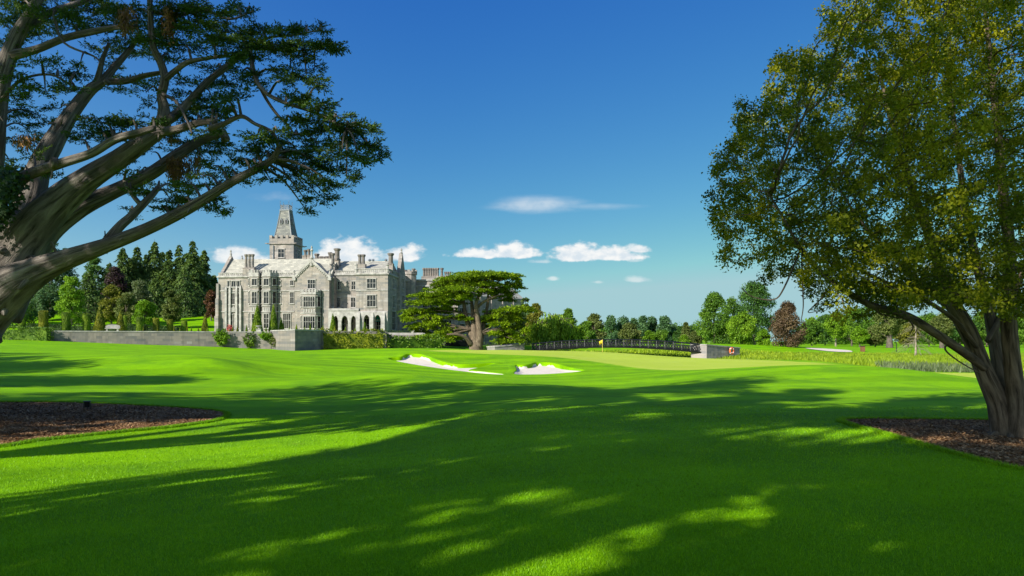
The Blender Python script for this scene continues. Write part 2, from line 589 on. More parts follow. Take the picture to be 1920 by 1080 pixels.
zg, zr = zone(V[:, 0], V[:, 1])
for nm, arr in (('green', zg), ('rough', zr)):
    at = me.attributes.new(nm, 'FLOAT', 'POINT')
    at.data.foreach_set('value', arr.astype(np.float32))

def turf_material():
    m, T, out = new_mat('turf')
    g = T.n('ShaderNodeNewGeometry')
    pos = g.outputs['Position']
    ag = T.n('ShaderNodeAttribute', attribute_name='green').outputs['Fac']
    ar = T.n('ShaderNodeAttribute', attribute_name='rough').outputs['Fac']
    n1 = T.n('ShaderNodeTexNoise', {'Vector': pos, 'Scale': 0.16, 'Detail': 4.0, 'Roughness': 0.55}).outputs[0]
    n2 = T.n('ShaderNodeTexNoise', {'Vector': pos, 'Scale': 1.7, 'Detail': 5.0, 'Roughness': 0.6}).outputs[0]
    n3 = T.n('ShaderNodeTexNoise', {'Vector': pos, 'Scale': 38.0, 'Detail': 4.0, 'Roughness': 0.7}).outputs[0]
    fair = T.ramp(n1, [(0.32, GRASS_A), (0.68, GRASS_B)])
    fair = T.mix(T.math('MULTIPLY', T.smooth(n2, 0.35, 0.7), 0.4), fair, GRASS_C)
    # mowing stripes: bands the mower left, some cut one way and some the other
    mp = T.n('ShaderNodeMapping', {'Vector': pos, 'Rotation': (0, 0, R(-20))})
    wv = T.n('ShaderNodeTexWave', {'Vector': mp.outputs[0], 'Scale': 0.075, 'Distortion': 1.5, 'Detail': 2.0, 'Detail Scale': 0.3}, wave_type='BANDS', bands_direction='Y').outputs[0]
    fair = T.mix(T.math('MULTIPLY', T.smooth(wv, 0.35, 0.65), 0.30), fair, tuple(c * 1.45 for c in GRASS_B))
    # patches of a second, bluer grass and slightly worn, duller ground
    n4 = T.n('ShaderNodeTexNoise', {'Vector': pos, 'Scale': 0.45, 'Detail': 5.0, 'Roughness': 0.65}).outputs[0]
    fair = T.mix(T.math('MULTIPLY', T.smooth(n4, 0.45, 0.65), 0.55), fair, (0.085, 0.245, 0.010))
    n5 = T.n('ShaderNodeTexNoise', {'Vector': pos, 'Scale': 0.9, 'Detail': 7.0, 'Roughness': 0.7}).outputs[0]
    fair = T.mix(T.math('MULTIPLY', T.smooth(n5, 0.60, 0.74), 0.35), fair, (0.26, 0.33, 0.03))
    grn = T.ramp(n1, [(0.3, GREEN_A), (0.7, GREEN_B)])
    rgh = T.ramp(n2, [(0.3, ROUGH_A), (0.7, ROUGH_B)])
    c = T.mix(ag, fair, grn)
    c = T.mix(ar, c, rgh)
    # single blades: fine light and dark specks
    c = T.mix(T.math('MULTIPLY', T.smooth(n3, 0.35, 0.7), T.math('SUBTRACT', 0.45, T.math('MULTIPLY', ag, 0.3))), c, T.mix(0.5, c, (0.01, 0.035, 0.002)))
    bp = T.n('ShaderNodeBump', {'Strength': 0.6, 'Distance': 0.03, 'Height': n3})
    b = bsdf(T, out, {'Base Color': c, 'Roughness': 0.75, 'Specular IOR Level': 0.04, 'Normal': bp.outputs[0]})
    b.inputs['Sheen Weight'].default_value = 0.0
    return m
GRASS_A, GRASS_B, GRASS_C = (0.145, 0.335, 0.0), (0.21, 0.44, 0.0), (0.094, 0.26, 0.0)
GREEN_A, GREEN_B = (0.37, 0.48, 0.04), (0.43, 0.53, 0.07)
ROUGH_A, ROUGH_B = (0.15, 0.26, 0.01), (0.28, 0.38, 0.015)
M_TURF = turf_material()
lawn = link_mesh('lawn', me, M_TURF, smooth=True)
props(lawn, 'undulating mown golf lawn with putting green and mounds', 'lawn', kind='structure')

def clip_sheet(name, poly, step, zoff, m, zf=ground_z, jitter=0.0):
    """a sheet that follows the ground inside an outline: outline vertices plus inner grid, triangulated by rows"""
    P = np.array(poly)
    x0, y0 = P.min(0); x1, y1 = P.max(0)
    gx, gy = np.meshgrid(np.arange(x0, x1 + step, step), np.arange(y0, y1 + step, step))
    gx, gy = gx.ravel(), gy.ravel()
    k = inside(gx, gy, poly)
    gx, gy = gx[k], gy[k]
    k = edge_dist(gx, gy, poly) > step * .45
    pts = [Vector(p) for p in poly] + [Vector(p) for p in zip(gx[k], gy[k])]
    n = len(poly)
    vo, eo, fo, _, _, _ = delaunay_2d_cdt(pts, [(i, (i + 1) % n) for i in range(n)], [], 1, 1e-4)
    X = np.array([p.x for p in vo]); Y = np.array([p.y for p in vo])
    Z = zf(X, Y) + zoff
    if jitter:
        Z = Z + np.random.RandomState(5).uniform(0, jitter, Z.shape)
    me = mesh_np(name, np.stack([X, Y, Z], 1), np.array([tuple(f) for f in fo]))
    return link_mesh(name, me, m, smooth=True)

def sand_material():
    m, T, out = new_mat('sand')
    g = T.n('ShaderNodeNewGeometry')
    n = T.n('ShaderNodeTexNoise', {'Vector': g.outputs['Position'], 'Scale': 2.2, 'Detail': 6.0, 'Roughness': 0.65})
    wv = T.n('ShaderNodeTexWave', {'Vector': g.outputs['Position'], 'Scale': 2.3, 'Distortion': 4.0, 'Detail': 3.0}, wave_type='BANDS', bands_direction='Y')
    h = T.math('ADD', n.outputs[0], T.math('MULTIPLY', wv.outputs[0], 0.25))
    bp = T.n('ShaderNodeBump', {'Strength': 0.5, 'Distance': 0.06, 'Height': h})
    bsdf(T, out, {'Base Color': T.ramp(n.outputs[0], [(0.3, (0.56, 0.49, 0.42)), (0.7, (0.68, 0.61, 0.535))]), 'Roughness': 0.95, 'Specular IOR Level': 0.1, 'Normal': bp.outputs[0]})
    return m
M_SAND = sand_material()
def sand_z(x, y):
    z = np.array(base_z(x, y))
    for pl in BUNK:
        ins = inside(x, y, pl)
        t = np.clip(edge_dist(x, y, pl) / 0.5, 0, 1)
        back = np.clip((y - 50.5) / 5.0, 0, 1)
        z = np.where(ins, z - .02 - .22 * t * t * (3 - 2 * t) * (1 - back) - .24 * back, z)
    return z - 0.02
for pl, lb in zip(BUNK, ('long white sand bunker on the left of the mound below the putting green', 'rounded white sand bunker with curling turf edge on the right of the mound')):
    o = clip_sheet('sand_bunker', pl, 0.12, 0.015, M_SAND, zf=sand_z)
    props(o, lb, 'sand bunker', 'sand bunkers in front of the green', kind='structure')

def turf_lip(pl, lb):
    """the turned-down turf edge round the sand: a rim outside the outline and a short cut face inside it"""
    n = len(pl)
    P = np.array(pl)
    area = sum(P[i][0] * P[(i + 1) % n][1] - P[(i + 1) % n][0] * P[i][1] for i in range(n))
    T_ = np.roll(P, -1, 0) - np.roll(P, 1, 0)
    N = np.stack([T_[:, 1], -T_[:, 0]], 1) * (1 if area > 0 else -1)
    N /= np.linalg.norm(N, axis=1, keepdims=True) + 1e-9
    rows = []
    for off, dz in ((-.02, -.62), (-.05, -.05), (-.02, .0), (.05, .012), (.25, .014), (.48, .012), (.6, -.02)):
        Q = P + N * off
        b = base_z(Q[:, 0], Q[:, 1])
        back = np.clip((P[:, 1] - 51.5) / 5.0, 0, 1)
        lip = LIP * back * np.exp(-(max(off, 0) / 0.9) ** 2)
        rows.append(np.stack([Q[:, 0], Q[:, 1], b + (lip + dz if off > -.03 and dz > -.3 else (lip + dz if dz > -.3 else dz))], 1))
    V = np.concatenate(rows)
    fs = []
    for r_ in range(len(rows) - 1):
        for i in range(n):
            j = (i + 1) % n
            fs.append((r_ * n + i, r_ * n + j, (r_ + 1) * n + j, (r_ + 1) * n + i))
    o = link_mesh('turf_edge', mesh_np('turf_edge', V, np.array(fs)), M_TURF, smooth=True)
    props(o, lb, 'turf edge', 'turf edges of the bunkers', kind='structure')
turf_lip(BUNK[0], 'rounded turf edge round the long left bunker')
turf_lip(BUNK[1], 'rounded turf edge round the right bunker')

def fb_sheet(pts, lb):
    o = clip_sheet('sand_bunker', smooth_poly(pts, 3), 0.4, 0.1, M_SAND, zf=lambda x, y: ground_z(x, y) + 0.0)
    props(o, lb, 'sand bunker', 'sand bunkers in front of the green', kind='structure')
c = hit(1558, 657)
FAR_BUNKER = c
pl = [(c.x + 4.2 * math.cos(a) * (1 + .15 * math.sin(3 * a)), c.y + 6 * math.sin(a)) for a in np.linspace(0, 2 * PI, 14, endpoint=False)]
fb_sheet(pl, 'small pale sand bunker far off on the fairway to the right')

# bark-mulch beds round the two big trees
MUL1 = smooth_poly([tuple(hit(a, b)[:2]) for a, b in ((425, 775), (410, 788), (330, 800), (250, 808), (150, 818), (60, 828), (0, 838), (-150, 845), (-420, 835), (-560, 800), (-420, 768), (-200, 758), (0, 755), (110, 755), (200, 758), (300, 763), (380, 768))], 3)
MUL2 = smooth_poly([tuple(hit(a, b)[:2]) for a, b in ((1575, 790), (1650, 812), (1740, 838), (1830, 862), (1920, 882), (2020, 895), (2250, 905), (2420, 850), (2300, 800), (2100, 789), (1990, 787), (1870, 788), (1750, 787), (1630, 786))], 3)
def mulch_material():
    m, T, out = new_mat('mulch')
    g = T.n('ShaderNodeNewGeometry')
    v = T.n('ShaderNodeTexVoronoi', {'Vector': g.outputs['Position'], 'Scale': 26.0})
    n = T.n('ShaderNodeTexNoise', {'Vector': g.outputs['Position'], 'Scale': 1.6, 'Detail': 6.0})
    sp = T.n('ShaderNodeSeparateColor', {0: v.outputs['Color']})
    f = T.math('ADD', T.math('MULTIPLY', sp.outputs[0], 0.6), T.math('MULTIPLY', n.outputs[0], 0.5))
    bp = T.n('ShaderNodeBump', {'Strength': 0.9, 'Distance': 0.03, 'Height': v.outputs['Distance']})
    bsdf(T, out, {'Base Color': T.ramp(f, [(0.2, (0.11, 0.05, 0.018)), (0.55, (0.24, 0.12, 0.048)), (0.9, (0.40, 0.24, 0.11))]), 'Roughness': 0.95, 'Specular IOR Level': 0.1, 'Normal': bp.outputs[0]})
    return m
M_MULCH = mulch_material()
M_CHIP = leaf_mat('bark_chip', ((0.085, 0.038, 0.013), (0.25, 0.13, 0.052), (0.50, 0.33, 0.18)), trans=0.0, nscale=1.2, nmix=0.25, rough=0.9)

def chips(poly, n, seed, name):
    r = np.random.RandomState(seed)
    P = np.array(poly)
    x0, y0 = P.min(0); x1, y1 = P.max(0)
    x0 = max(x0, -17); x1 = min(x1, 18)
    x = r.uniform(x0, x1, n); y = r.uniform(y0, y1, n)
    k = inside(x, y, poly) & (edge_dist(x, y, poly) > .03)
    x, y = x[k], y[k]
    z = ground_z(x, y) + 0.010
    m = len(x)
    a = r.uniform(0, 2 * PI, m); L = r.uniform(.008, .03, m); w = L * r.uniform(.25, .5, m)
    t1 = r.normal(0, .22, m); t2 = r.normal(0, .22, m)
    D = np.stack([np.cos(a), np.sin(a), t1], 1) * L[:, None]
    S = np.stack([-np.sin(a), np.cos(a), t2], 1) * w[:, None]
    C = np.stack([x, y, z + np.abs(t1) * L + np.abs(t2) * w], 1)
    Vv = np.stack([C - D - S, C + D - S, C + D + S, C - D + S], 1).reshape(-1, 3)
    return mesh_np(name, Vv, np.arange(4 * m).reshape(-1, 4))

for pl, lb, sd, n in ((MUL1, 'brown bark mulch bed in dappled sun under the leaning cypress', 1, 150000), (MUL2, 'dark bark mulch bed round the stems of the right tree', 2, 120000)):
    o = clip_sheet('mulch_bed', pl, 0.12, 0.006, M_MULCH, jitter=0.012)
    props(o, lb, 'mulch bed', 'mulch beds', kind='structure')
    c_ = link_mesh('bark_chips', chips(pl, n, sd, 'bark_chips'), M_CHIP)
    props(c_, 'loose bark chips strewn over the ' + ('left' if sd == 1 else 'right') + ' mulch bed', 'bark chips', kind='stuff')

# grass blades of the near turf
M_BLADE = leaf_mat('grass_blade', ((0.074, 0.21, 0.0), (0.178, 0.415, 0.0), (0.30, 0.57, 0.002)), trans=0.30, nscale=0.5, nmix=0.3, rough=0.5)
def blades(n, y0, y1, seed, h0, h1, wk, xf=None, keep=None, spread=1.0, name='grass_blades'):
    r = np.random.RandomState(seed)
    t = r.uniform(0, 1, n)
    y = 1.0 / (1.0 / y0 + t * (1.0 / y1 - 1.0 / y0))
    x = r.uniform(-.76, .76, n) * y * spread if xf is None else r.uniform(xf[0], xf[1], n)
    if xf is not None:
        y = r.uniform(y0, y1, n)
    k = ~(inside(x, y, MUL1) | inside(x, y, MUL2))
    if keep is not None:
        k &= keep(x, y)
    x, y = x[k], y[k]
    m = len(x)
    z = ground_z(x, y) - .003
    h = r.uniform(h0, h1, m)
    a = r.uniform(0, 2 * PI, m)
    lean = r.uniform(.1, .9, m) * h
    w = wk * y * r.uniform(.7, 1.3, m)
    b = r.uniform(0, 2 * PI, m)
    S = np.stack([np.cos(b) * w, np.sin(b) * w, np.zeros(m)], 1)
    B = np.stack([x, y, z], 1)
    T_ = B + np.stack([np.cos(a) * lean, np.sin(a) * lean, h], 1)
    Vv = np.stack([B - S, B + S, T_], 1).reshape(-1, 3)
    return mesh_np(name, Vv, np.arange(3 * m).reshape(-1, 3))
o = link_mesh('grass', blades(420000, 3.6, 19.0, 4, .014, .034, .00042), M_BLADE)
props(o, 'short bright green turf blades over the near lawn', 'grass', kind='stuff')

# ragged fringe of longer grass along the cut edge of the mulch beds
def fringe(n, seed):
    r = np.random.RandomState(seed)
    B = []
    for pl in (MUL1, MUL2):
        P = np.array(pl); Q = np.roll(P, -1, 0)
        ln = np.linalg.norm(Q - P, axis=1)
        k = r.choice(len(P), n // 2, p=ln / ln.sum())
        t = r.uniform(0, 1, (n // 2, 1))
        B.append(P[k] * (1 - t) + Q[k] * t + r.normal(0, .035, (n // 2, 2)))
    B = np.concatenate(B)
    B = B[(np.abs(B[:, 0]) < B[:, 1] * .8) & (B[:, 1] > 6)]
    m = len(B)
    z = ground_z(B[:, 0], B[:, 1]) - .004
    h = r.uniform(.03, .075, m); a = r.uniform(0, 2 * PI, m); b = r.uniform(0, 2 * PI, m); w = .0004 * B[:, 1] * r.uniform(.7, 1.4, m)
    S = np.stack([np.cos(b) * w, np.sin(b) * w, np.zeros(m)], 1)
    F0 = np.stack([B[:, 0], B[:, 1], z], 1)
    T_ = F0 + np.stack([np.cos(a) * h * .7, np.sin(a) * h * .7, h], 1)
    return mesh_np('grass_fringe', np.stack([F0 - S, F0 + S, T_], 1).reshape(-1, 3), np.arange(3 * m).reshape(-1, 3))
o = link_mesh('grass_fringe', fringe(70000, 9), M_BLADE)
props(o, 'longer grass fringing the cut edges of the mulch beds', 'grass', kind='stuff')

# water in the river behind the green
def water_material():
    m, T, out = new_mat('water')
    g = T.n('ShaderNodeNewGeometry')
    n = T.n('ShaderNodeTexNoise', {'Vector': g.outputs['Position'], 'Scale': 1.4, 'Detail': 4.0})
    bp = T.n('ShaderNodeBump', {'Strength': 0.15, 'Distance': 0.1, 'Height': n.outputs[0]})
    bsdf(T, out, {'Base Color': (0.02, 0.035, 0.02), 'Roughness': 0.08, 'Normal': bp.outputs[0]})
    return m
wb = MB()
wb.add([(-9, 108, -2.2), (60, 102, -2.2), (60, 126, -2.2), (-9, 134, -2.2)], [(0, 1, 2, 3)])
props(wb.build('river', water_material()), 'dark river water running under the footbridge', 'river', kind='structure')
# ------------------------------------------------------------------ manor
MROT = R(-4)
MO = Vector((W(408.8, 625, 162).x, 162.0, 3.4))
MEX = Vector((math.cos(MROT), math.sin(MROT), 0))
MEY = Vector((-math.sin(MROT), math.cos(MROT), 0))
def ML(zx, zy, D):
    """measured point of the elevation (3.7234 x photo pixels, from 390,370) at depth D behind the front wall -> local x, z"""
    d = Vector(((390 + zx / 3.7234 - 960) / F, 1.0, (HZ - 370 - zy / 3.7234) / F))
    c = Vector((0, 0, EYE))
    t = (D + (MO - c).dot(MEY)) / d.dot(MEY)
    p = c + d * t - MO
    return p.dot(MEX), p.z
def MX(zx, D=0.0): return ML(zx, 500, D)[0]
def MZ(zy, D=0.0): return ML(600, zy, D)[1]

def stone_material(name, tint=1.0):
    m, T, out = new_mat(name)
    tc = T.n('ShaderNodeTexCoord')
    sp = T.n('ShaderNodeSeparateXYZ', {0: tc.outputs['Object']})
    cv = T.n('ShaderNodeCombineXYZ', {0: T.math('ADD', sp.outputs[0], T.math('MULTIPLY', sp.outputs[1], 0.97)), 1: sp.outputs[2], 2: 0.0})
    br = T.n('ShaderNodeTexBrick', {'Vector': cv.outputs[0], 'Color1': (0, 0, 0), 'Color2': (1, 1, 1), 'Mortar': (0.45, 0.45, 0.45), 'Scale': 1.0,
                                   'Mortar Size': 0.012, 'Bias': 0.0, 'Brick Width': 1.05, 'Row Height': 0.42}, offset=0.42)
    br2 = T.n('ShaderNodeTexBrick', {'Vector': cv.outputs[0], 'Color1': (0, 0, 0), 'Color2': (1, 1, 1), 'Mortar': (0.5, 0.5, 0.5), 'Scale': 1.0,
                                    'Mortar Size': 0.0, 'Bias': 0.0, 'Brick Width': 2.9, 'Row Height': 0.84}, offset=0.3)
    n1 = T.n('ShaderNodeTexNoise', {'Vector': tc.outputs['Object'], 'Scale': 0.35, 'Detail': 6.0, 'Roughness': 0.6})
    mp = T.n('ShaderNodeMapping', {'Vector': tc.outputs['Object'], 'Scale': (2.2, 2.2, 0.18)})
    n2 = T.n('ShaderNodeTexNoise', {'Vector': mp.outputs[0], 'Scale': 1.0, 'Detail': 4.0})
    a = T.math('ADD', T.math('MULTIPLY', br.outputs[0], 0.6), T.math('MULTIPLY', br2.outputs[0], 0.4))
    c = T.ramp(a, [(0.0, tuple(x * tint for x in (0.15, 0.152, 0.158))), (0.35, tuple(x * tint for x in (0.24, 0.217, 0.198))), (0.7, tuple(x * tint for x in (0.31, 0.269, 0.234))), (1.0, tuple(x * tint for x in (0.375, 0.352, 0.335)))])
    c = T.mix(T.math('MULTIPLY', T.smooth(n1.outputs[0], 0.42, 0.72), 0.45), c, tuple(x * tint for x in (0.165, 0.172, 0.182)))
    c = T.mix(T.math('MULTIPLY', T.smooth(n2.outputs[0], 0.47, 0.75), 0.6), c, tuple(x * tint for x in (0.13, 0.122, 0.108)))
    bp = T.n('ShaderNodeBump', {'Strength': 0.5, 'Distance': 0.05, 'Height': T.math('ADD', br.outputs[0], n1.outputs[0])})
    bsdf(T, out, {'Base Color': c, 'Roughness': 0.85, 'Specular IOR Level': 0.2, 'Normal': bp.outputs[0]})
    return m

def slate_material(name, ca, cb, cc):
    m, T, out = new_mat(name)
    tc = T.n('ShaderNodeTexCoord')
    sp = T.n('ShaderNodeSeparateXYZ', {0: tc.outputs['Object']})
    cv = T.n('ShaderNodeCombineXYZ', {0: T.math('ADD', sp.outputs[0], T.math('MULTIPLY', sp.outputs[1], 0.3)), 1: sp.outputs[2], 2: 0.0})
    br = T.n('ShaderNodeTexBrick', {'Vector': cv.outputs[0], 'Color1': (0, 0, 0), 'Color2': (1, 1, 1), 'Mortar': (0.1, 0.1, 0.1), 'Scale': 1.0,
                                   'Mortar Size': 0.02, 'Bias': 0.0, 'Brick Width': 0.8, 'Row Height': 0.36})
    n1 = T.n('ShaderNodeTexNoise', {'Vector': tc.outputs['Object'], 'Scale': 0.5, 'Detail': 5.0})
    a = T.math('ADD', T.math('MULTIPLY', br.outputs[0], 0.5), T.math('MULTIPLY', n1.outputs[0], 0.5))
    bp = T.n('ShaderNodeBump', {'Strength': 0.5, 'Distance': 0.04, 'Height': br.outputs[0]})
    bsdf(T, out, {'Base Color': T.ramp(a, [(0.2, ca), (0.5, cb), (0.8, cc)]), 'Roughness': 0.6, 'Specular IOR Level': 0.3, 'Normal': bp.outputs[0]})
    return m

def glass_material(name, c, rough=0.06):
    m, T, out = new_mat(name)
    tc = T.n('ShaderNodeTexCoord')
    n = T.n('ShaderNodeTexNoise', {'Vector': tc.outputs['Object'], 'Scale': 1.3, 'Detail': 2.0})
    bp = T.n('ShaderNodeBump', {'Strength': 0.08, 'Distance': 0.05, 'Height': n.outputs[0]})
    bsdf(T, out, {'Base Color': T.ramp(n.outputs[0], [(0.35, tuple(x * .5 for x in c)), (0.65, c)]), 'Roughness': rough, 'Specular IOR Level': 0.3, 'Normal': bp.outputs[0]})
    return m

M_STONE = stone_material('ashlar')
M_TRIM = plain('dressed_stone', (0.325, 0.312, 0.295), 0.8, var=0.25, scale=1.3)
M_DARKSTONE = stone_material('weathered_stone', 0.62)
M_SLATE = slate_material('slate', (0.25, 0.245, 0.21), (0.345, 0.335, 0.285), (0.44, 0.42, 0.35))
M_SLATE2 = slate_material('spire_slate', (0.085, 0.09, 0.09), (0.14, 0.145, 0.135), (0.22, 0.22, 0.19))
M_GLASS = glass_material('window_glass', (0.012, 0.016, 0.02), 0.1)
M_TEAL = glass_material('teal_glass', (0.02, 0.30, 0.42), 0.15)
M_IRON = plain('black_iron', (0.012, 0.013, 0.015), 0.45, 0.3)
M_LEAD = plain('lead', (0.16, 0.18, 0.20), 0.5)

manor = thing('manor_house', 'grey limestone gothic manor with spired tower, bay windows, gables and clustered chimneys', 'manor', MO, MROT)
B0 = -1.0     # walls run below the terrace

def win(x, z0, z1, w, D=0.0, rz=0.0, cols=2, rows=2, glass=None, arch=False):
    """stone-mullioned window; x,D = middle of its foot on the wall face; rz turns its outward -Y normal"""
    h = z1 - z0
    f = MB()
    t = 0.11
    f.box(-w / 2 - t, -w / 2, -.15, .04, 0, h)
    f.box(w / 2, w / 2 + t, -.15, .04, 0, h)
    f.box(-w / 2 - t - .06, w / 2 + t + .06, -.22, .04, -.2, 0)
    f.box(-w / 2 - t - .08, w / 2 + t + .08, -.20, .04, h, h + .2)
    bw = 0.075
    for i in range(1, cols):
        xx = -w / 2 + w * i / cols
        f.box(xx - bw / 2, xx + bw / 2, -.11, .03, 0, h)
    for j in range(1, rows):
        zz = h * j / rows if rows > 2 else h * 0.55
        f.box(-w / 2, w / 2, -.095, .025, zz - bw / 2, zz + bw / 2)
    if arch:
        cw = w / cols
        for i in range(cols):
            xa = -w / 2 + cw * i
            f.extr([(xa + .03, h), (xa + .03, h - cw * .55), (xa + cw * .22, h - cw * .2), (xa + cw * .5, h)], -.085, .02)
            f.extr([(xa + cw - .03, h), (xa + cw * .5, h), (xa + cw * .78, h - cw * .2), (xa + cw - .03, h - cw * .55)], -.085, .02)
    o = f.build('window', M_TRIM, manor, loc=(x, D, z0), rz=rz)
    p = MB().box(-w / 2, w / 2, -.05, .03, 0, h)
    p.build('pane', glass or M_GLASS, o)
    return o

def winpx(zx0, zx1, zt, zb, D, cols=2, rows=2, glass=None, arch=False):
    x0, x1 = MX(zx0, D), MX(zx1, D)
    return win((x0 + x1) / 2, MZ(zb, D), MZ(zt, D), x1 - x0, D, 0, cols, rows, glass, arch)

def part(mb, name, m=None, parent=None, smooth=False):
    return mb.build(name, m or M_STONE, parent or manor, smooth)

def balustrade(x0, x1, z0, z1, D, seed=0, along='x', name='balustrade'):
    b = MB()
    r = random.Random(seed)
    def bx(a0, a1, d0, d1, za, zb):
        if along == 'x': b.box(a0, a1, D + d0, D + d1, za, zb)
        else: b.box(D + d0, D + d1, a0, a1, za, zb)
    bx(x0, x1, -.2, .2, z0, z0 + .16)
    bx(x0, x1, -.2, .2, z1 - .16, z1)
    x = x0 + .1
    while x < x1 - .3:
        w = r.choice((.12, .16, .3))
        bx(x, x + w, -.1, .1, z0 + .16, z1 - .16)
        if w < .2 and r.random() < .6:
            zz = r.uniform(z0 + .3, z1 - .4)
            bx(x + w, x + w + .2, -.08, .08, zz, zz + .12)
        x += w + r.uniform(.16, .26)
    return part(b, name, M_TRIM)

def merlons(b, x0, x1, D0, D1, z, h, n, along='x'):
    st = (x1 - x0) / (2 * n - 1)
    for i in range(n):
        a = x0 + 2 * i * st
        if along == 'x': b.box(a, a + st, D0, D1, z, z + h)
        else: b.box(D0, D1, a, a + st, z, z + h)

def chimney(x, D, z0, z1, n=1, gap=.72, r=.3, base=True, name='chimney'):
    b = MB()
    if base:
        b.box(x - .55, x + (n - 1) * gap + .55, D - .55, D + .55, z0 - 1.2, z0 + .5)
        b.box(x - .62, x + (n - 1) * gap + .62, D - .62, D + .62, z0 + .5, z0 + .65)
    o = part(b, name) if base else None
    for i in range(n):
        s = MB()
        h = z1 - z0
        s.lathe([(r * 1.35, z0 + .45), (r * 1.35, z0 + .75), (r, z0 + .9), (r * .94, z0 + h * .5), (r * .94, z1 - .55), (r * 1.15, z1 - .5), (r * 1.4, z1 - .25), (r * 1.45, z1 - .08), (r * 1.2, z1)], x + i * gap, D, 8, PI / 8)
        if o is not None: s.build('chimney_shaft', M_DARKSTONE, o)
        else: part(s, 'chimney', M_DARKSTONE)
    return o

def finial(x, D, z0, z1, w=.28, name='finial'):
    h = z1 - z0
    b = MB()
    b.lathe([(w, z0), (w, z0 + h * .35), (w * 1.3, z0 + h * .38), (w * .8, z0 + h * .45), (w * .5, z0 + h * .7), (w * 1.1, z0 + h * .76), (w * .4, z0 + h * .84), (w * .7, z0 + h * .9), (w * .06, z1)], x, D, 8)
    return part(b, name, M_TRIM)

def band(x0, x1, z, D, h=.22, proud=.14):
    return (x0, x1, D - proud, D + .05, z, z + h)

def arch_wall(b, x0, x1, z0, z1, D0, D1, arches, n=10):
    """wall slab with pointed openings: arches = (centre, width, spring z, apex z)"""
    arches = sorted(arches)
    x = x0
    for xc, w, zs, za in arches:
        b.box(x, xc - w / 2, D0, D1, z0, z1)
        xs_ = [xc - w / 2 + w * i / n for i in range(n + 1)]
        def zc(xx):
            t = abs(xx - xc) / (w / 2)
            return zs + (za - zs) * math.sqrt(max(0, 1 - t ** 1.7))
        for i in range(n):
            a, c = xs_[i], xs_[i + 1]
            b.add([(a, D0, zc(a)), (c, D0, zc(c)), (c, D0, z1), (a, D0, z1), (a, D1, zc(a)), (c, D1, zc(c)), (c, D1, z1), (a, D1, z1)],
                  [(0, 1, 2, 3), (7, 6, 5, 4), (0, 4, 5, 1), (3, 2, 6, 7)])
        x = xc + w / 2
    b.box(x, x1, D0, D1, z0, z1)

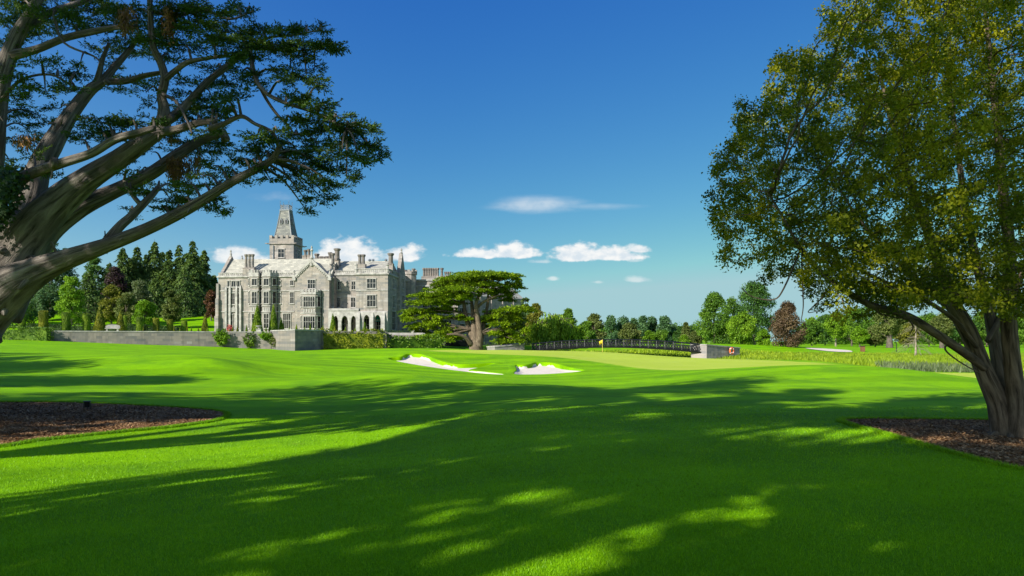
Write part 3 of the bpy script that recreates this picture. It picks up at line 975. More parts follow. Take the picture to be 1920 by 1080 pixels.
def build_manor():
    zc = MZ(557)                       # main cornice
    zp = MZ(524)                       # parapet top
    zr = MZ(430, 5.5)                  # main ridge
    x0, x1 = MX(72), MX(880)
    # --- main range
    part(MB().box(x0, x1, 0, 11, B0, zc), 'wall')
    part(MB().box(x0 - .25, MX(282), -.32, .3, zc, zc + .3), 'cornice', M_TRIM)
    part(MB().box(MX(487), MX(606), -.3, .3, zc, zc + .3), 'cornice', M_TRIM)
    for zz in (MZ(655), MZ(800)):
        part(MB().box(*band(x0 - .1, MX(280), zz, 0)), 'string_course', M_TRIM)
        part(MB().box(*band(MX(487), MX(604), zz, 0)), 'string_course', M_TRIM)
    balustrade(x0, MX(246), zc + .3, zp, .05, 1)
    balustrade(MX(487), MX(606), zc + .3, zp, .05, 2)
    rb = MB().extrx([(.45, zc + .25), (10.6, zc + .25), (5.5, zr)], MX(100, 2), MX(724, 5.5) + 6)
    roof = part(rb, 'roof', M_SLATE)
    # left gable coping with its finial
    g = MB().extrx([(.1, zc + .3), (11, zc + .3), (5.5, zr + .75)], x0 - .05, x0 + .6)
    part(g, 'gable')
    finial(x0 + .28, 5.5, zr + .6, MZ(362, 5.5), .25)
    # west corner buttresses
    for (a, c, D) in ((MX(58), MX(84), -.9), (MX(40), MX(58), 2.5)):
        bb = MB()
        hz = MZ(600) if D < 0 else MZ(640)
        bb.box(a, c, D, 1.2 + max(D, 0), B0, hz * .35)
        bb.box(a + .08, c - .08, D + .25, 1.25 + max(D, 0), hz * .35, hz * .7)
        bb.box(a + .15, c - .15, D + .5, 1.3 + max(D, 0), hz * .7, hz)
        part(bb, 'buttress')
    part(MB().box(MX(46), x0 - .02, 3.2, 9, B0, MZ(640)).prism([(MX(46), 3.2), (x0, 3.2), (x0, 9), (MX(46), 9)], MZ(640) + .002, MZ(590), [(MX(68), 3.6), (x0, 3.6), (x0, 8.6), (MX(68), 8.6)]), 'side_bay')
    # tall traceried windows of the west end
    for a, c in ((138, 150), (166, 194), (206, 222)):
        winpx(a, c, 583, 622, 0, 1 if c - a < 20 else 2, 1)
    for a, c in ((138, 152), (164, 200), (209, 224)):
        winpx(a, c, 668, 745, 0, 1 if c - a < 20 else 3, 2, arch=True)
    winpx(140, 174, 818, 912, 0, 3, 2, arch=True)
    winpx(190, 224, 818, 912, 0, 3, 2, arch=True)
    pil = MB()
    for zx in (130, 157, 203, 230):
        xx = MX(zx)
        pil.box(xx - .22, xx + .22, -.5, .02, B0, MZ(640))
        pil.prism([(xx - .22, -.5), (xx + .22, -.5), (xx + .22, .02), (xx - .22, .02)], MZ(640), MZ(610), [(xx - .03, -.1), (xx + .03, -.1), (xx + .03, .02), (xx - .03, .02)])
    pil.extr([(MX(160), MZ(800)), (MX(202), MZ(800)), (MX(196), MZ(775)), (MX(181), MZ(757)), (MX(166), MZ(775))], -.3, .03)
    part(pil, 'pilasters', M_TRIM)
    # --- two canted bay turrets
    for k, (a, c, fl, fr) in enumerate(((282, 372, 298, 352), (372, 487, 381, 434))):
        d = 1.5 if k == 0 else 1.9
        xa, xb, xl, xr = MX(a), MX(c), MX(fl, -d), MX(fr, -d)
        ol = [(xa, .02), (xl, -d), (xr, -d), (xb, .02)]
        bay = MB().prism(ol, B0, MZ(552, -d))
        part(bay, 'bay')
        tr = MB()
        def grow(g): return [(xa - g, .06), (xl - g * .6, -d - g), (xr + g * .6, -d - g), (xb + g, .06)]
        for zz, h in ((MZ(552, -d), .25), (MZ(650, -d), .2), (MZ(760, -d), .2), (MZ(800, -d), .2), (MZ(628, -d), .15)):
            part(MB().prism(grow(.14), zz, zz + h), 'string_course', M_TRIM)
        zt = MZ(552, -d) + .25
        ht = MZ(522, -d) - zt
        tr.prism(grow(.03), zt, zt + ht * .95)
        # pierced crest
        pts = grow(.03)
        for i in range(3):
            p, q_ = Vector((*pts[i], 0)), Vector((*pts[i + 1], 0))
            L = (q_ - p).length
            nn = max(3, int(L / .55))
            for j in range(nn):
                s = p.lerp(q_, (j + .25) / nn); e = p.lerp(q_, (j + .75) / nn)
                nrm = Vector((-(e - s).y, (e - s).x, 0)).normalized() * .25
                tr.prism([(s.x, s.y), (e.x, e.y), (e.x + nrm.x, e.y + nrm.y), (s.x + nrm.x, s.y + nrm.y)], zt + ht * .95, MZ(504, -d))
        part(tr, 'parapet', M_TRIM)
        for i in range(4):     # blind quatrefoil panels under the first-floor windows
            xx = xl + (xr - xl) * (i + .5) / 4
            part(MB().box(xx - .14, xx + .14, -d - .08, -d + .02, MZ(795, -d), MZ(768, -d)), 'panel', M_TRIM)
        for zt_, zb_, rows in ((568, 612, 1), (658, 740, 2), (812, 912, 3)):
            win((xl + xr) / 2, MZ(zb_, -d), MZ(zt_, -d), (xr - xl) * .62, -d, 0, 2, rows, arch=rows > 1)
            for sgn, p, q_ in ((-1, ol[0], ol[1]), (1, ol[2], ol[3])):
                mx_, my_ = (p[0] + q_[0]) / 2, (p[1] + q_[1]) / 2
                L = math.hypot(q_[0] - p[0], q_[1] - p[1])
                ang = math.atan2(q_[1] - p[1], q_[0] - p[0])
                win(mx_, MZ(zb_, -d / 2), MZ(zt_, -d / 2), L * .42, my_, ang, 1, rows)
    # wall windows between bays and gable
    winpx(491, 505, 583, 615, 0, 1, 1); winpx(576, 597, 583, 615, 0, 2, 1)
    winpx(491, 506, 665, 740, 0, 1, 2); winpx(575, 600, 663, 740, 0, 2, 2)
    winpx(526, 577, 812, 915, 0, 4, 2, arch=True)
    # chimney breast on the west roof
    xx = MX(262, 1.2)
    chimney(xx + .1, 1.3, MZ(520, 1.2) + .3, MZ(394, 1.2), 3, .74, .29)
    part(MB().box(MX(247), MX(287), -.12, .9, zc + .3, MZ(500)), 'chimney_breast')
    finial(MX(238, 5.6), 5.6, zr - .1, MZ(402, 5.6), .22)
    # --- gabled bay
    D = -1.6
    gx0, gx1 = MX(606, D), MX(846, D)
    ze, za = MZ(552, D), MZ(448, D)
    gxm = MX(724, D)
    part(MB().extr([(gx0, B0), (gx1, B0), (gx1, ze), (gxm, za - .1), (gx0, ze)], D, 8.2), 'wall')
    part(MB().extr([(gx0 - .25, ze - .2), (gx1 + .25, ze - .2), (gxm, za + .15)], D + .35, 5.6), 'roof', M_SLATE)
    cp = MB()
    th = .5
    cp.extr([(gx0 - .55, ze - .35), (gx0 - .1, ze - .45), (gxm, za - .1), (gxm, za + .62)], D - .3, D + .34)
    cp.extr([(gx1 + .55, ze - .35), (gxm, za + .62), (gxm, za - .1), (gx1 + .1, ze - .45)], D - .3, D + .34)
    n = 11
    for s in (0, 1):
        for i in range(n):      # cusped underside of the coping
            t = (i + .5) / n
            xx = (gx0 + (gxm - gx0) * t) if s == 0 else (gx1 + (gxm - gx1) * t)
            zz = ze - .45 + (za - .1 - ze + .45) * t
            cp.box(xx - .13, xx + .13, D - .22, D + .02, zz - .28, zz + .06)
    for xx in (gx0 - .1, gx1 + .1):
        cp.box(xx - .35, xx + .35, D - .35, D + .5, ze - .9, ze - .3)
    part(cp, 'gable_coping', M_TRIM)
    finial(gxm, D, za - 1.0, MZ(337, D), .34)
    for xx in (gx1 + .1,):
        finial(xx, D + .1, ze - .3, MZ(495, D), .3)
    finial(gx0 - .15, D + .1, ze - .3, MZ(505, D), .3)
    winpx(698, 748, 577, 636, D, 3, 2)
    part(MB().box(*band(gx0 - .05, gx1 + .05, MZ(655, D), D)), 'string_course', M_TRIM)
    # oriel
    d2 = D - 1.4
    xa, xb, xl, xr = MX(646, D), MX(792, D), MX(662, d2), MX(752, d2)
    ol = [(xa, D + .02), (xl, d2), (xr, d2), (xb, D + .02)]
    part(MB().prism(ol, B0, MZ(672, d2)), 'oriel')
    tr = MB()
    def grow(g): return [(xa - g, D + .06), (xl - g * .6, d2 - g), (xr + g * .6, d2 - g), (xb + g, D + .06)]
    for zz, h in ((MZ(678, d2), .25), (MZ(770, d2), .18), (MZ(812, d2), .22), (MZ(925, d2), .25)):
        part(MB().prism(grow(.14), zz, zz + h), 'string_course', M_TRIM)
    tr.prism(grow(.05), MZ(678, d2) + .25, MZ(660, d2))
    merlons(tr, xl - .1, xr + .1, d2 - .06, d2 + .25, MZ(660, d2), .55, 5)
    for p, q_ in ((ol[0], ol[1]), (ol[2], ol[3])):
        for t in (.2, .65):
            x_ = p[0] + (q_[0] - p[0]) * t; y_ = p[1] + (q_[1] - p[1]) * t
            tr.box(x_ - .2, x_ + .2, y_ - .2, y_ + .2, MZ(660, d2), MZ(660, d2) + .55)
    part(tr, 'parapet', M_TRIM)
    for i in range(5):
        xx = xl + (xr - xl) * (i + .5) / 5
        part(MB().box(xx - .17, xx + .17, d2 - .09, d2 + .02, MZ(803, d2), MZ(780, d2)), 'panel', M_TRIM)
    for zt_, zb_ in ((694, 764), (832, 914)):
        win((xl + xr) / 2, MZ(zb_, d2), MZ(zt_, d2), (xr - xl) * .86, d2, 0, 5, 2, arch=True)
        for p, q_ in ((ol[0], ol[1]), (ol[2], ol[3])):
            ang = math.atan2(q_[1] - p[1], q_[0] - p[0])
            L = math.hypot(q_[0] - p[0], q_[1] - p[1])
            win((p[0] + q_[0]) / 2, MZ(zb_, D), MZ(zt_, D), L * .5, (p[1] + q_[1]) / 2, ang, 1, 2)
    for zx, D_ in ((793, D), (486, 0), (872, 2)):
        part(MB().tube([(MX(zx, D_), D_ - .15, 0), (MX(zx, D_), D_ - .15, MZ(660 if D_ < 0 else 560, D_))], [.09, .09], 6), 'downpipe', M_IRON)
    # --- recessed range
    D = 2.0
    rx0, rx1 = gx1 - .5, MX(1040, D)
    zc2 = MZ(547, D)
    part(MB().box(rx0, rx1, D, 12, B0, zc2), 'wall')
    part(MB().box(rx0 + .5, rx1, D - .28, D + .2, zc2, zc2 + .28), 'cornice', M_TRIM)
    balustrade(gx1 + .1, rx1 - .3, zc2 + .28, MZ(514, D), D, 3)
    for a, c in ((907, 927), (1003, 1030)):
        winpx(a, c, 590, 646, D, 2, 2)
        winpx(a - 4, c, 702, 768, D, 2, 2)
    # --- wing
    D = -2.0
    wx0, wx1 = MX(1032, D), MX(1256, D)
    zc3 = MZ(543, D)
    part(MB().box(wx0, wx1, D, 22, MZ(800, D), zc3), 'wall')
    part(MB().box(wx0, wx1 - .3, .6, 21.8, B0, MZ(800, D) + .2), 'wall')
    part(MB().box(wx1 - .5, wx1 - .004, D + .3, 21.9, B0, MZ(800, D) + .1), 'wall')
    c_ = MB().box(wx0 - .2, wx1 + .25, D - .3, D + .2, zc3, zc3 + .3)
    c_.box(wx1 - .2, wx1 + .25, D + .2, 22, zc3, zc3 + .3)
    part(MB().box(*band(wx0, wx1, MZ(655, D), D)), 'string_course', M_TRIM)
    part(c_, 'cornice', M_TRIM)
    balustrade(wx0, wx1, zc3 + .3, MZ(500, D), D + .1, 4)
    balustrade(D + .4, 22, zc3 + .3, MZ(500, D), wx1 - .1, 5, along='y')
    finial(wx0 + .1, D + .1, zc3 + .3, MZ(462, D), .32)
    finial(wx1 - .1, D + .1, zc3 + .3, MZ(460, D), .36)
    winpx(1112, 1171, 573, 636, D, 3, 2)
    winpx(1112, 1171, 686, 764, D, 3, 2)
    # arcade and porch arches
    b = MB()
    DA = D - .35
    ar = []
    for a, c in ((874, 908), (931, 977), (997, 1034)):
        ar.append(((MX(a, DA) + MX(c, DA)) / 2, MX(c, DA) - MX(a, DA), MZ(868, DA), MZ(828, DA)))
    ax0 = gx1 + .02
    ax1 = MX(1052, DA)
    arch_wall(b, ax0, ax1, B0, MZ(793, DA), DA, DA + .6, ar)
    b.box(ax0, ax1, DA - .12, DA + .7, MZ(793, DA), MZ(785, DA))
    ar = []
    for a, c in ((1086, 1130), (1162, 1208)):
        ar.append(((MX(a, DA) + MX(c, DA)) / 2, MX(c, DA) - MX(a, DA), MZ(866, DA), MZ(822, DA)))
    arch_wall(b, ax1, wx1 + .05, B0, MZ(803, DA), DA - .15, DA + .6, ar)
    b.prism([(ax1, DA - .15), (wx1 + .05, DA - .15), (wx1 + .05, D + .02), (ax1, D + .02)], MZ(803, DA), MZ(796, DA), [(ax1, DA + .1), (wx1, DA + .1), (wx1, D + .02), (ax1, D + .02)])
    for zx in (1052, 1146, 1226):
        xx = MX(zx, DA)
        b.box(xx - .42, xx + .42, DA - .75, DA - .15, B0, MZ(860, DA))
        b.prism([(xx - .42, DA - .75), (xx + .42, DA - .75), (xx + .42, DA - .15), (xx - .42, DA - .15)], MZ(860, DA), MZ(805, DA), [(xx - .35, DA - .25), (xx + .35, DA - .25), (xx + .35, DA - .15), (xx - .35, DA - .15)])
    part(b, 'arcade', M_TRIM)
    part(MB().box(ax0, ax1, DA + .6, 2.0, MZ(793, DA) - .25, MZ(793, DA) - .02), 'arcade_roof', M_LEAD)
    bal = MB().box(ax0, ax1, DA + .05, DA + .35, MZ(785, DA), MZ(776, DA))
    part(bal, 'arcade_parapet', M_TRIM)
    for a, c, gl in ((876, 906, None), (936, 972, None), (1000, 1032, None)):
        winpx(a, c, 845, 935, 2.0, 2, 2)
    winpx(1090, 1126, 850, 940, .6, 2, 2)
    o = winpx(1160, 1206, 862, 940, .6, 3, 2)
    lunette = MB()
    xa, xb = MX(1158, .5), MX(1208, .5)
    lunette.extr([(xa, MZ(868, .5)), (xb, MZ(868, .5)), (xb - .15, MZ(845, .5)), ((xa + xb) / 2, MZ(820, .5)), (xa + .15, MZ(845, .5))], .42, .5)
    props(part(lunette, 'fanlight', M_TEAL), 'teal glazed fanlight in the porch arch')
    # roof over recess and wing
    zr2 = MZ(449, 7)
    r_ = MB()
    e0, e1 = rx0 + .3, wx1 - .4
    ze2 = zc3 + .25
    ra, rb_ = MX(815, 7), MX(1308, 7)
    r_.add([(e0, 2.4, ze2), (e1, 2.4, ze2), (e1, 13, ze2), (e0, 13, ze2), (ra, 7, zr2), (rb_ - .8, 7, zr2)],
           [(0, 1, 5, 4), (2, 3, 4, 5), (1, 2, 5), (3, 0, 4)])
    r_.add([(wx0 + .3, D + .5, ze2 - .03), (wx1 - .5, D + .5, ze2 - .03), (wx1 - .5, 6, ze2 - .03), (wx0 + .3, 6, ze2 - .03), ((wx0 + wx1) / 2 - 2.5, 6.2, zr2 - .3), ((wx0 + wx1) / 2 + 2.5, 6.2, zr2 - .3)],
           [(0, 1, 5, 4), (1, 2, 5), (3, 0, 4)])
    part(r_, 'roof', M_SLATE)
    for zx in (1128, 1152, 1242):     # roof vents
        part(MB().lathe([(.25, zr2 - .2), (.25, zr2 + .15), (.45, zr2 + .2), (.1, zr2 + .5)], MX(zx, 7), 7, 8), 'roof_vent', M_LEAD)
    chimney(MX(1060, 1.5), 1.5, MZ(492, 1.5), MZ(403, 1.5), 2, .78, .36)
    chimney(MX(1276, 2), 2, MZ(492, 2), MZ(396, 2), 1, .7, .52)
    chimney(MX(852, 6), 6, MZ(455, 6), MZ(386, 6), 1, .7, .36)
    chimney(MX(872, 3), 3, MZ(490, 3), MZ(392, 3), 1, .7, .34)
    chimney(MX(902, 5), 5, MZ(458, 5), MZ(360, 5), 1, .7, .56)
    for zx, zt in ((680, 368), (705, 362)):
        chimney(MX(zx, 9), 9, MZ(428, 9), MZ(zt, 9), 1, .7, .32)
    for zx, zt in ((760, 395), (793, 414), (812, 416), (833, 414)):
        chimney(MX(zx, 14), 14, MZ(450, 14), MZ(zt, 14), 1, .7, .45)
    part(MB().box(MX(735, 14), MX(860, 14), 13, 16, zc, MZ(446, 14)), 'wall')
    # --- east face: spired gable, turret
    ga, gb = 7.0, 13.0
    ex = wx1 + .55
    zg = MZ(545, 10)
    part(MB().extrx([(ga, B0), (gb, B0), (gb, zg), ((ga + gb) / 2, MZ(395, 10)), (ga, zg)], wx1 - .25, ex), 'gable')
    finial(ex - .3, (ga + gb) / 2, MZ(415, 10), MZ(362, 10), .28)
    tb = MB().lathe([(1.5, B0), (1.5, MZ(548, 18)), (1.7, MZ(545, 18)), (1.7, MZ(528, 18))], wx1 + .6, 18, 8, PI / 8)
    for i in range(8):
        a = PI / 8 + 2 * PI * (i + .5) / 8
        tb.lathe([(.42, MZ(528, 18)), (.42, MZ(514, 18))], wx1 + .6 + 1.35 * math.cos(a), 18 + 1.35 * math.sin(a), 4, a + PI / 4)
    part(tb, 'turret')
    for y_, zt_, zb_, w_ in ((10, 575, 640, 1.6), (10, 690, 770, 2.4), (3, 690, 770, 1.4), (3, 575, 640, 1.2), (10, 830, 915, 2.4), (3, 800, 925, 3.2)):
        win((ex if y_ == 10 else wx1), MZ(zb_, y_), MZ(zt_, y_), w_, y_, PI / 2, 3 if w_ > 1.5 else 2, 3 if zb_ > 900 else 2)
    # --- tower
    D = 12.0
    tx0, tx1 = MX(430, D), MX(598, D)
    w = tx1 - tx0
    D1 = D + w
    zt = MZ(326, D)
    part(MB().box(tx0, tx1, D, D1, zc, zt), 'tower')
    b = MB()
    b.box(tx0 - .3, tx1 + .3, D - .3, D1 + .3, zt, zt + .28)
    zm = MZ(286, D)
    for a0, a1, b0, b1 in ((tx0 - .05, tx1 + .05, D - .05, D + .45), (tx0 - .05, tx1 + .05, D1 - .45, D1 + .05), (tx0 - .05, tx0 + .45, D + .45, D1 - .45), (tx1 - .45, tx1 + .05, D + .45, D1 - .45)):
        b.box(a0, a1, b0, b1, zt + .28, zm)
    hm = MZ(264, D) - zm
    merlons(b, tx0 - .05, tx1 + .05, D - .05, D + .4, zm, hm, 5)
    merlons(b, tx0 - .05, tx1 + .05, D1 - .4, D1 + .05, zm, hm, 5)
    merlons(b, D + .9, D1 - .9, tx1 - .4, tx1 + .05, zm, hm, 4, 'y')
    merlons(b, D + .9, D1 - .9, tx0 - .05, tx0 + .4, zm, hm, 4, 'y')
    for xx, yy, dx, dy in ((tx0 - .3, D - .3, -.7, 0), (tx1 + .3, D1 + .3, .7, 0), (tx1 + .3, D - .3, .5, 0)):   # gargoyles
        b.tube([(xx, yy, zt + .12), (xx + dx, yy + dy, zt + .2)], [.16, .08], 6)
    part(b, 'battlement')
    cx, cy = (tx0 + tx1) / 2, (D + D1) / 2
    zs0, zs1 = zt + .3, MZ(98, D + w / 2)
    h0, h1 = w / 2 - .55, MX(577, D + w / 2) - MX(517, D + w / 2)
    h1 = h1 / 2
    sq = lambda h: [(cx - h, cy - h), (cx + h, cy - h), (cx + h, cy + h), (cx - h, cy + h)]
    hmid = h1 + (h0 - h1) * .43
    zmid = zs0 + (zs1 - zs0) * .5
    sp = MB().prism(sq(h0), zs0, zmid, sq(hmid)).prism(sq(hmid * .999), zmid + .002, zs1, sq(h1))
    part(sp, 'spire', M_SLATE2)
    hp = MB()
    for sx in (-1, 1):
        for sy in (-1, 1):
            hp.tube([(cx + sx * h0, cy + sy * h0, zs0), (cx + sx * hmid, cy + sy * hmid, zmid), (cx + sx * h1, cy + sy * h1, zs1)], [.12, .12, .12], 6)
    hp.prism(sq(h1 + .15), zs1, zs1 + .25)
    part(hp, 'lead_hip', M_LEAD)
    # little dormers
    for sx in (-.42, .42):
        zz = zs0 + (zs1 - zs0) * .60
        xx = cx + sx * hmid * .95
        yy = cy - hmid * .92
        dm = MB().extr([(xx - .36, zz), (xx + .36, zz), (xx + .36, zz + .75), (xx, zz + 1.3), (xx - .36, zz + .75)], yy - .25, cy)
        o = part(dm, 'dormer', M_LEAD)
        MB().extr([(xx - .24, zz + .1), (xx + .24, zz + .1), (xx + .24, zz + .7), (xx, zz + 1.05), (xx - .24, zz + .7)], yy - .28, yy - .2).build('opening', M_IRON, o)
    dm = MB().extrx([(cy - .4, zs0 + (zs1 - zs0) * .6), (cy + .4, zs0 + (zs1 - zs0) * .6), (cy + .4, zs0 + (zs1 - zs0) * .6 + .8), (cy, zs0 + (zs1 - zs0) * .6 + 1.4), (cy - .4, zs0 + (zs1 - zs0) * .6 + .8)], cx, cx + hmid * .92 + .3)
    part(dm, 'dormer', M_LEAD)
    # iron cresting
    cr = MB()
    zq = zs1 + .25
    n = 6
    for i in range(n + 1):
        for s in (-1, 1):
            a = -h1 + 2 * h1 * i / n
            tall = 1.0 if i not in (0, n) else 2.1
            for p in ((cx + a, cy + s * h1), (cx + s * h1, cy + a)):
                cr.box(p[0] - .035, p[0] + .035, p[1] - .035, p[1] + .035, zq, zq + tall)
                if i not in (0, n):
                    cr.lathe([(.02, zq + .95), (.13, zq + 1.08), (.02, zq + 1.25)], p[0], p[1], 4)
    for zz in (.1, .55, .9):
        for s in (-1, 1):
            cr.box(cx - h1, cx + h1, cy + s * h1 - .03, cy + s * h1 + .03, zq + zz, zq + zz + .07)
            cr.box(cx + s * h1 - .03, cx + s * h1 + .03, cy - h1, cy + h1, zq + zz, zq + zz + .07)
    part(cr, 'cresting', M_LEAD)
    winpx(491, 532, 362, 418, D, 2, 2)
    win(tx1, MZ(418, D), MZ(362, D), 1.4, cy, PI / 2, 2, 2)
    for zx in (458,):
        part(MB().tube([(MX(zx, D), D - .15, zc), (MX(zx, D), D - .15, zt - .3)], [.12, .12], 6), 'downpipe', M_LEAD)
    # --- far east range, running back behind the cedar
    D = 20.0
    fx0, fx1 = wx1 - 1, MX(1740, D)
    zf = MZ(588, D)
    part(MB().box(fx0, fx1, D, 30, B0 - 2.6, zf), 'wall')
    cb = MB().box(fx0, fx1 + .2, D - .25, D + .3, zf, zf + .35)
    part(MB().box(MX(1556, D), MX(1700, D), D - .1, D + .4, zf + .352, MZ(574, D)), 'parapet', M_TRIM)
    part(MB().box(*band(fx0, fx1, MZ(625, D), D)), 'string_course', M_TRIM)
    part(cb, 'cornice', M_TRIM)
    for zx in (1437, 1620, 1735):
        b = MB().box(MX(zx, D) - .4, MX(zx, D) + .4, D - .6, D + .1, B0 - 2.6, MZ(580, D))
        part(b, 'buttress')
    for a, c in ((1500, 1545), (1650, 1700)):
        for zt_, zb_ in ((628, 690), (735, 820), (860, 960)):
            winpx(a, c, zt_, zb_, D, 3, 2)
    # last block, its long face turned away from the sun
    Db = 40.0
    qx = MX(2205, Db)
    pa, pb = (fx1 - .4, D + .5), (qx, Db)
    dv = Vector((pb[0] - pa[0], pb[1] - pa[1])); Lb = dv.length; dv.normalize()
    nv = Vector((-dv.y, dv.x)) * 11
    pc, pd = (pb[0] + nv.x, pb[1] + nv.y), (pa[0] + nv.x, pa[1] + nv.y)
    zb_ = MZ(700, 30)
    part(MB().prism([pa, pb, pc, pd], B0 - 2.6, zb_), 'wall')
    mid = lambda p, q_: ((p[0] + q_[0]) / 2, (p[1] + q_[1]) / 2)
    m0, m1 = mid(pa, pd), mid(pb, pc)
    rb = MB()
    zq = zb_ + 4.2
    rb.add([(*pa, zb_ + .01), (*pb, zb_ + .01), (*pc, zb_ + .01), (*pd, zb_ + .01), (*m0, zq), (*m1, zq)], [(0, 1, 5, 4), (2, 3, 4, 5), (1, 2, 5), (3, 0, 4)])
    part(rb, 'roof', M_SLATE)
    ang = math.atan2(dv.y, dv.x)
    for k in range(6):
        s_ = Lb * (k + .5) / 6
        for z0_, z1_ in ((.2, 2.6), (4.2, 6.4)):
            win(pa[0] + dv.x * s_, z0_, z1_, 1.5, pa[1] + dv.y * s_, ang, 3, 2)
        s_ = Lb * (k + .02) / 6
        bx_, by_ = pa[0] + dv.x * s_, pa[1] + dv.y * s_
        part(MB().lathe([(.7, B0 - 2.6), (.55, zb_ * .6), (.35, zb_ + .3)], bx_, by_, 4, ang + PI / 4), 'buttress')
    # twisted chimney and the long row of shafts
    chimney(MX(1435, 22), 22, MZ(580, 22), MZ(503, 22), 1, .7, .36)
    n = 7
    xa = MX(1508, 23); xb = MX(1604, 23)
    chimney(xa, 23, MZ(578, 23), MZ(500, 23), n, (xb - xa) / (n - 1), .3)
    chimney(MX(1633, 23), 23, MZ(575, 23), MZ(500, 23), 1, .7, .32)
    xa = MX(1658, 23.5); xb = MX(1690, 23.5)
    chimney(xa, 23.5, MZ(575, 23), MZ(525, 23), 3, (xb - xa) / 2, .24)
build_manor()
# ------------------------------------------------------------------ foliage helpers
def unit(v):
    return v / (np.linalg.norm(v, axis=-1, keepdims=True) + 1e-9)

def cards(P, D, U, L, Wd, fold=0.12):
    """leaf cards: foot P, direction D, face normal U, length L, width Wd -> verts, quads"""
    n = len(P)
    D = unit(D)
    S = unit(np.cross(D, U))
    U2 = np.cross(S, D)
    L = np.broadcast_to(np.asarray(L, float), (n,))[:, None]
    Wd = np.broadcast_to(np.asarray(Wd, float), (n,))[:, None]
    a = P
    b = P + D * L * .45 + S * Wd * .5 + U2 * L * fold
    c = P + D * L
    d = P + D * L * .45 - S * Wd * .5 + U2 * L * fold
    return np.stack([a, b, c, d], 1).reshape(-1, 3), np.arange(4 * n).reshape(-1, 4)

def leaf_obj(name, P, D, U, L, Wd, m, parent, fold=0.12, off=(0, 0, 0)):
    V, Fq = cards(np.asarray(P) - np.asarray(off), D, U, L, Wd, fold)
    return link_mesh(name, mesh_np(name, V, Fq), m, parent)

def rdir(r, n):
    return unit(r.normal(size=(n, 3)))

LM = {}
def lm(key):
    if key not in LM:
        c, kw = LEAFCOL[key]
        LM[key] = leaf_mat('leaf_' + key, c, **kw)
    return LM[key]
LEAFCOL = {
    'mid': (((.032, .085, .008), (.085, .185, .014), (.165, .295, .022)), dict(trans=.3, nscale=.25)),
    'deep': (((.018, .055, .010), (.045, .118, .018), (.095, .195, .028)), dict(trans=.25, nscale=.25)),
    'bright': (((.060, .135, .006), (.14, .275, .010), (.24, .39, .02)), dict(trans=.35, nscale=.3)),
    'lime': (((.06, .15, .006), (.14, .29, .010), (.25, .42, .02)), dict(trans=.4, nscale=.3)),
    'blue': (((.024, .070, .026), (.060, .135, .048), (.115, .215, .072)), dict(trans=.25, nscale=.25)),
    'gold': (((.06, .075, .008), (.135, .150, .014), (.235, .225, .022)), dict(trans=.3, nscale=.3)),
    'olive': (((.055, .080, .018), (.115, .150, .034), (.185, .215, .055)), dict(trans=.3, nscale=.3)),
    'copper': (((.040, .026, .014), (.10, .064, .034), (.18, .125, .065)), dict(trans=.2, nscale=.4)),
    'purple': (((.014, .007, .012), (.036, .016, .024), (.07, .03, .036)), dict(trans=.2, nscale=.4)),
    'rust': (((.05, .018, .012), (.115, .045, .026), (.18, .085, .045)), dict(trans=.2, nscale=.4)),
    'conifer': (((.018, .045, .010), (.052, .102, .016), (.12, .18, .026)), dict(trans=.15, nscale=.4)),
    'cedar': (((.058, .11, .004), (.175, .285, .006), (.32, .45, .010)), dict(trans=.2, nscale=.45)),
    'willow': (((.07, .15, .008), (.17, .31, .014), (.30, .44, .022)), dict(trans=.3, nscale=.4)),
    'hedge': (((.032, .075, .006), (.085, .17, .010), (.17, .27, .018)), dict(trans=.2, nscale=.8)),
    'goldhedge': (((.05, .075, .006), (.13, .165, .010), (.26, .28, .014)), dict(trans=.2, nscale=.8)),
    'darkhedge': (((.010, .026, .006), (.026, .060, .010), (.055, .10, .016)), dict(trans=.15, nscale=.8)),
    'yew': (((.042, .085, .005), (.135, .215, .010), (.26, .33, .016)), dict(trans=.15, nscale=.8)),
    'goldyew': (((.058, .080, .005), (.165, .175, .010), (.30, .28, .016)), dict(trans=.15, nscale=.8)),
    'cypress': (((.014, .040, .009), (.042, .098, .014), (.12, .20, .022)), dict(trans=.2, nscale=.9, nmix=.45)),
    'maple': (((.050, .080, .002), (.19, .215, .004), (.38, .37, .008)), dict(trans=.4, nscale=.7, nmix=.72)),
    'dead': (((.10, .045, .016), (.20, .10, .035), (.30, .17, .06)), dict(trans=.2, nscale=3.0)),
    'ivy': (((.008, .022, .005), (.018, .048, .009), (.035, .08, .015)), dict(trans=.15, nscale=2.0)),
    'reed': (((.11, .18, .006), (.22, .33, .012), (.36, .46, .02)), dict(trans=.35, nscale=.5)),
    'reedgrey': (((.05, .075, .03), (.12, .16, .07), (.22, .26, .13)), dict(trans=.3, nscale=.8)),
    'pale': (((.04, .07, .02), (.10, .14, .05), (.24, .27, .15)), dict(trans=.25, nscale=.6)),
}
M_BARK = bark_mat('bark_grey', (.036, .031, .028), (.155, .133, .117), (.31, .272, .240), 15.0, 1.1, 1.0, .10)
M_BARK2 = bark_mat('bark_brown', (.032, .024, .017), (.135, .104, .074), (.27, .215, .155), 16.0, 1.6, .8, .04)
M_BARKF = plain('bark_far', (.10, .082, .065), 0.9, var=.3, scale=1.5)
M_BARKP = plain('bark_pale', (.26, .22, .165), 0.9, var=.3, scale=2.5)
M_WALLSTONE = stone_material('wall_stone', .80)

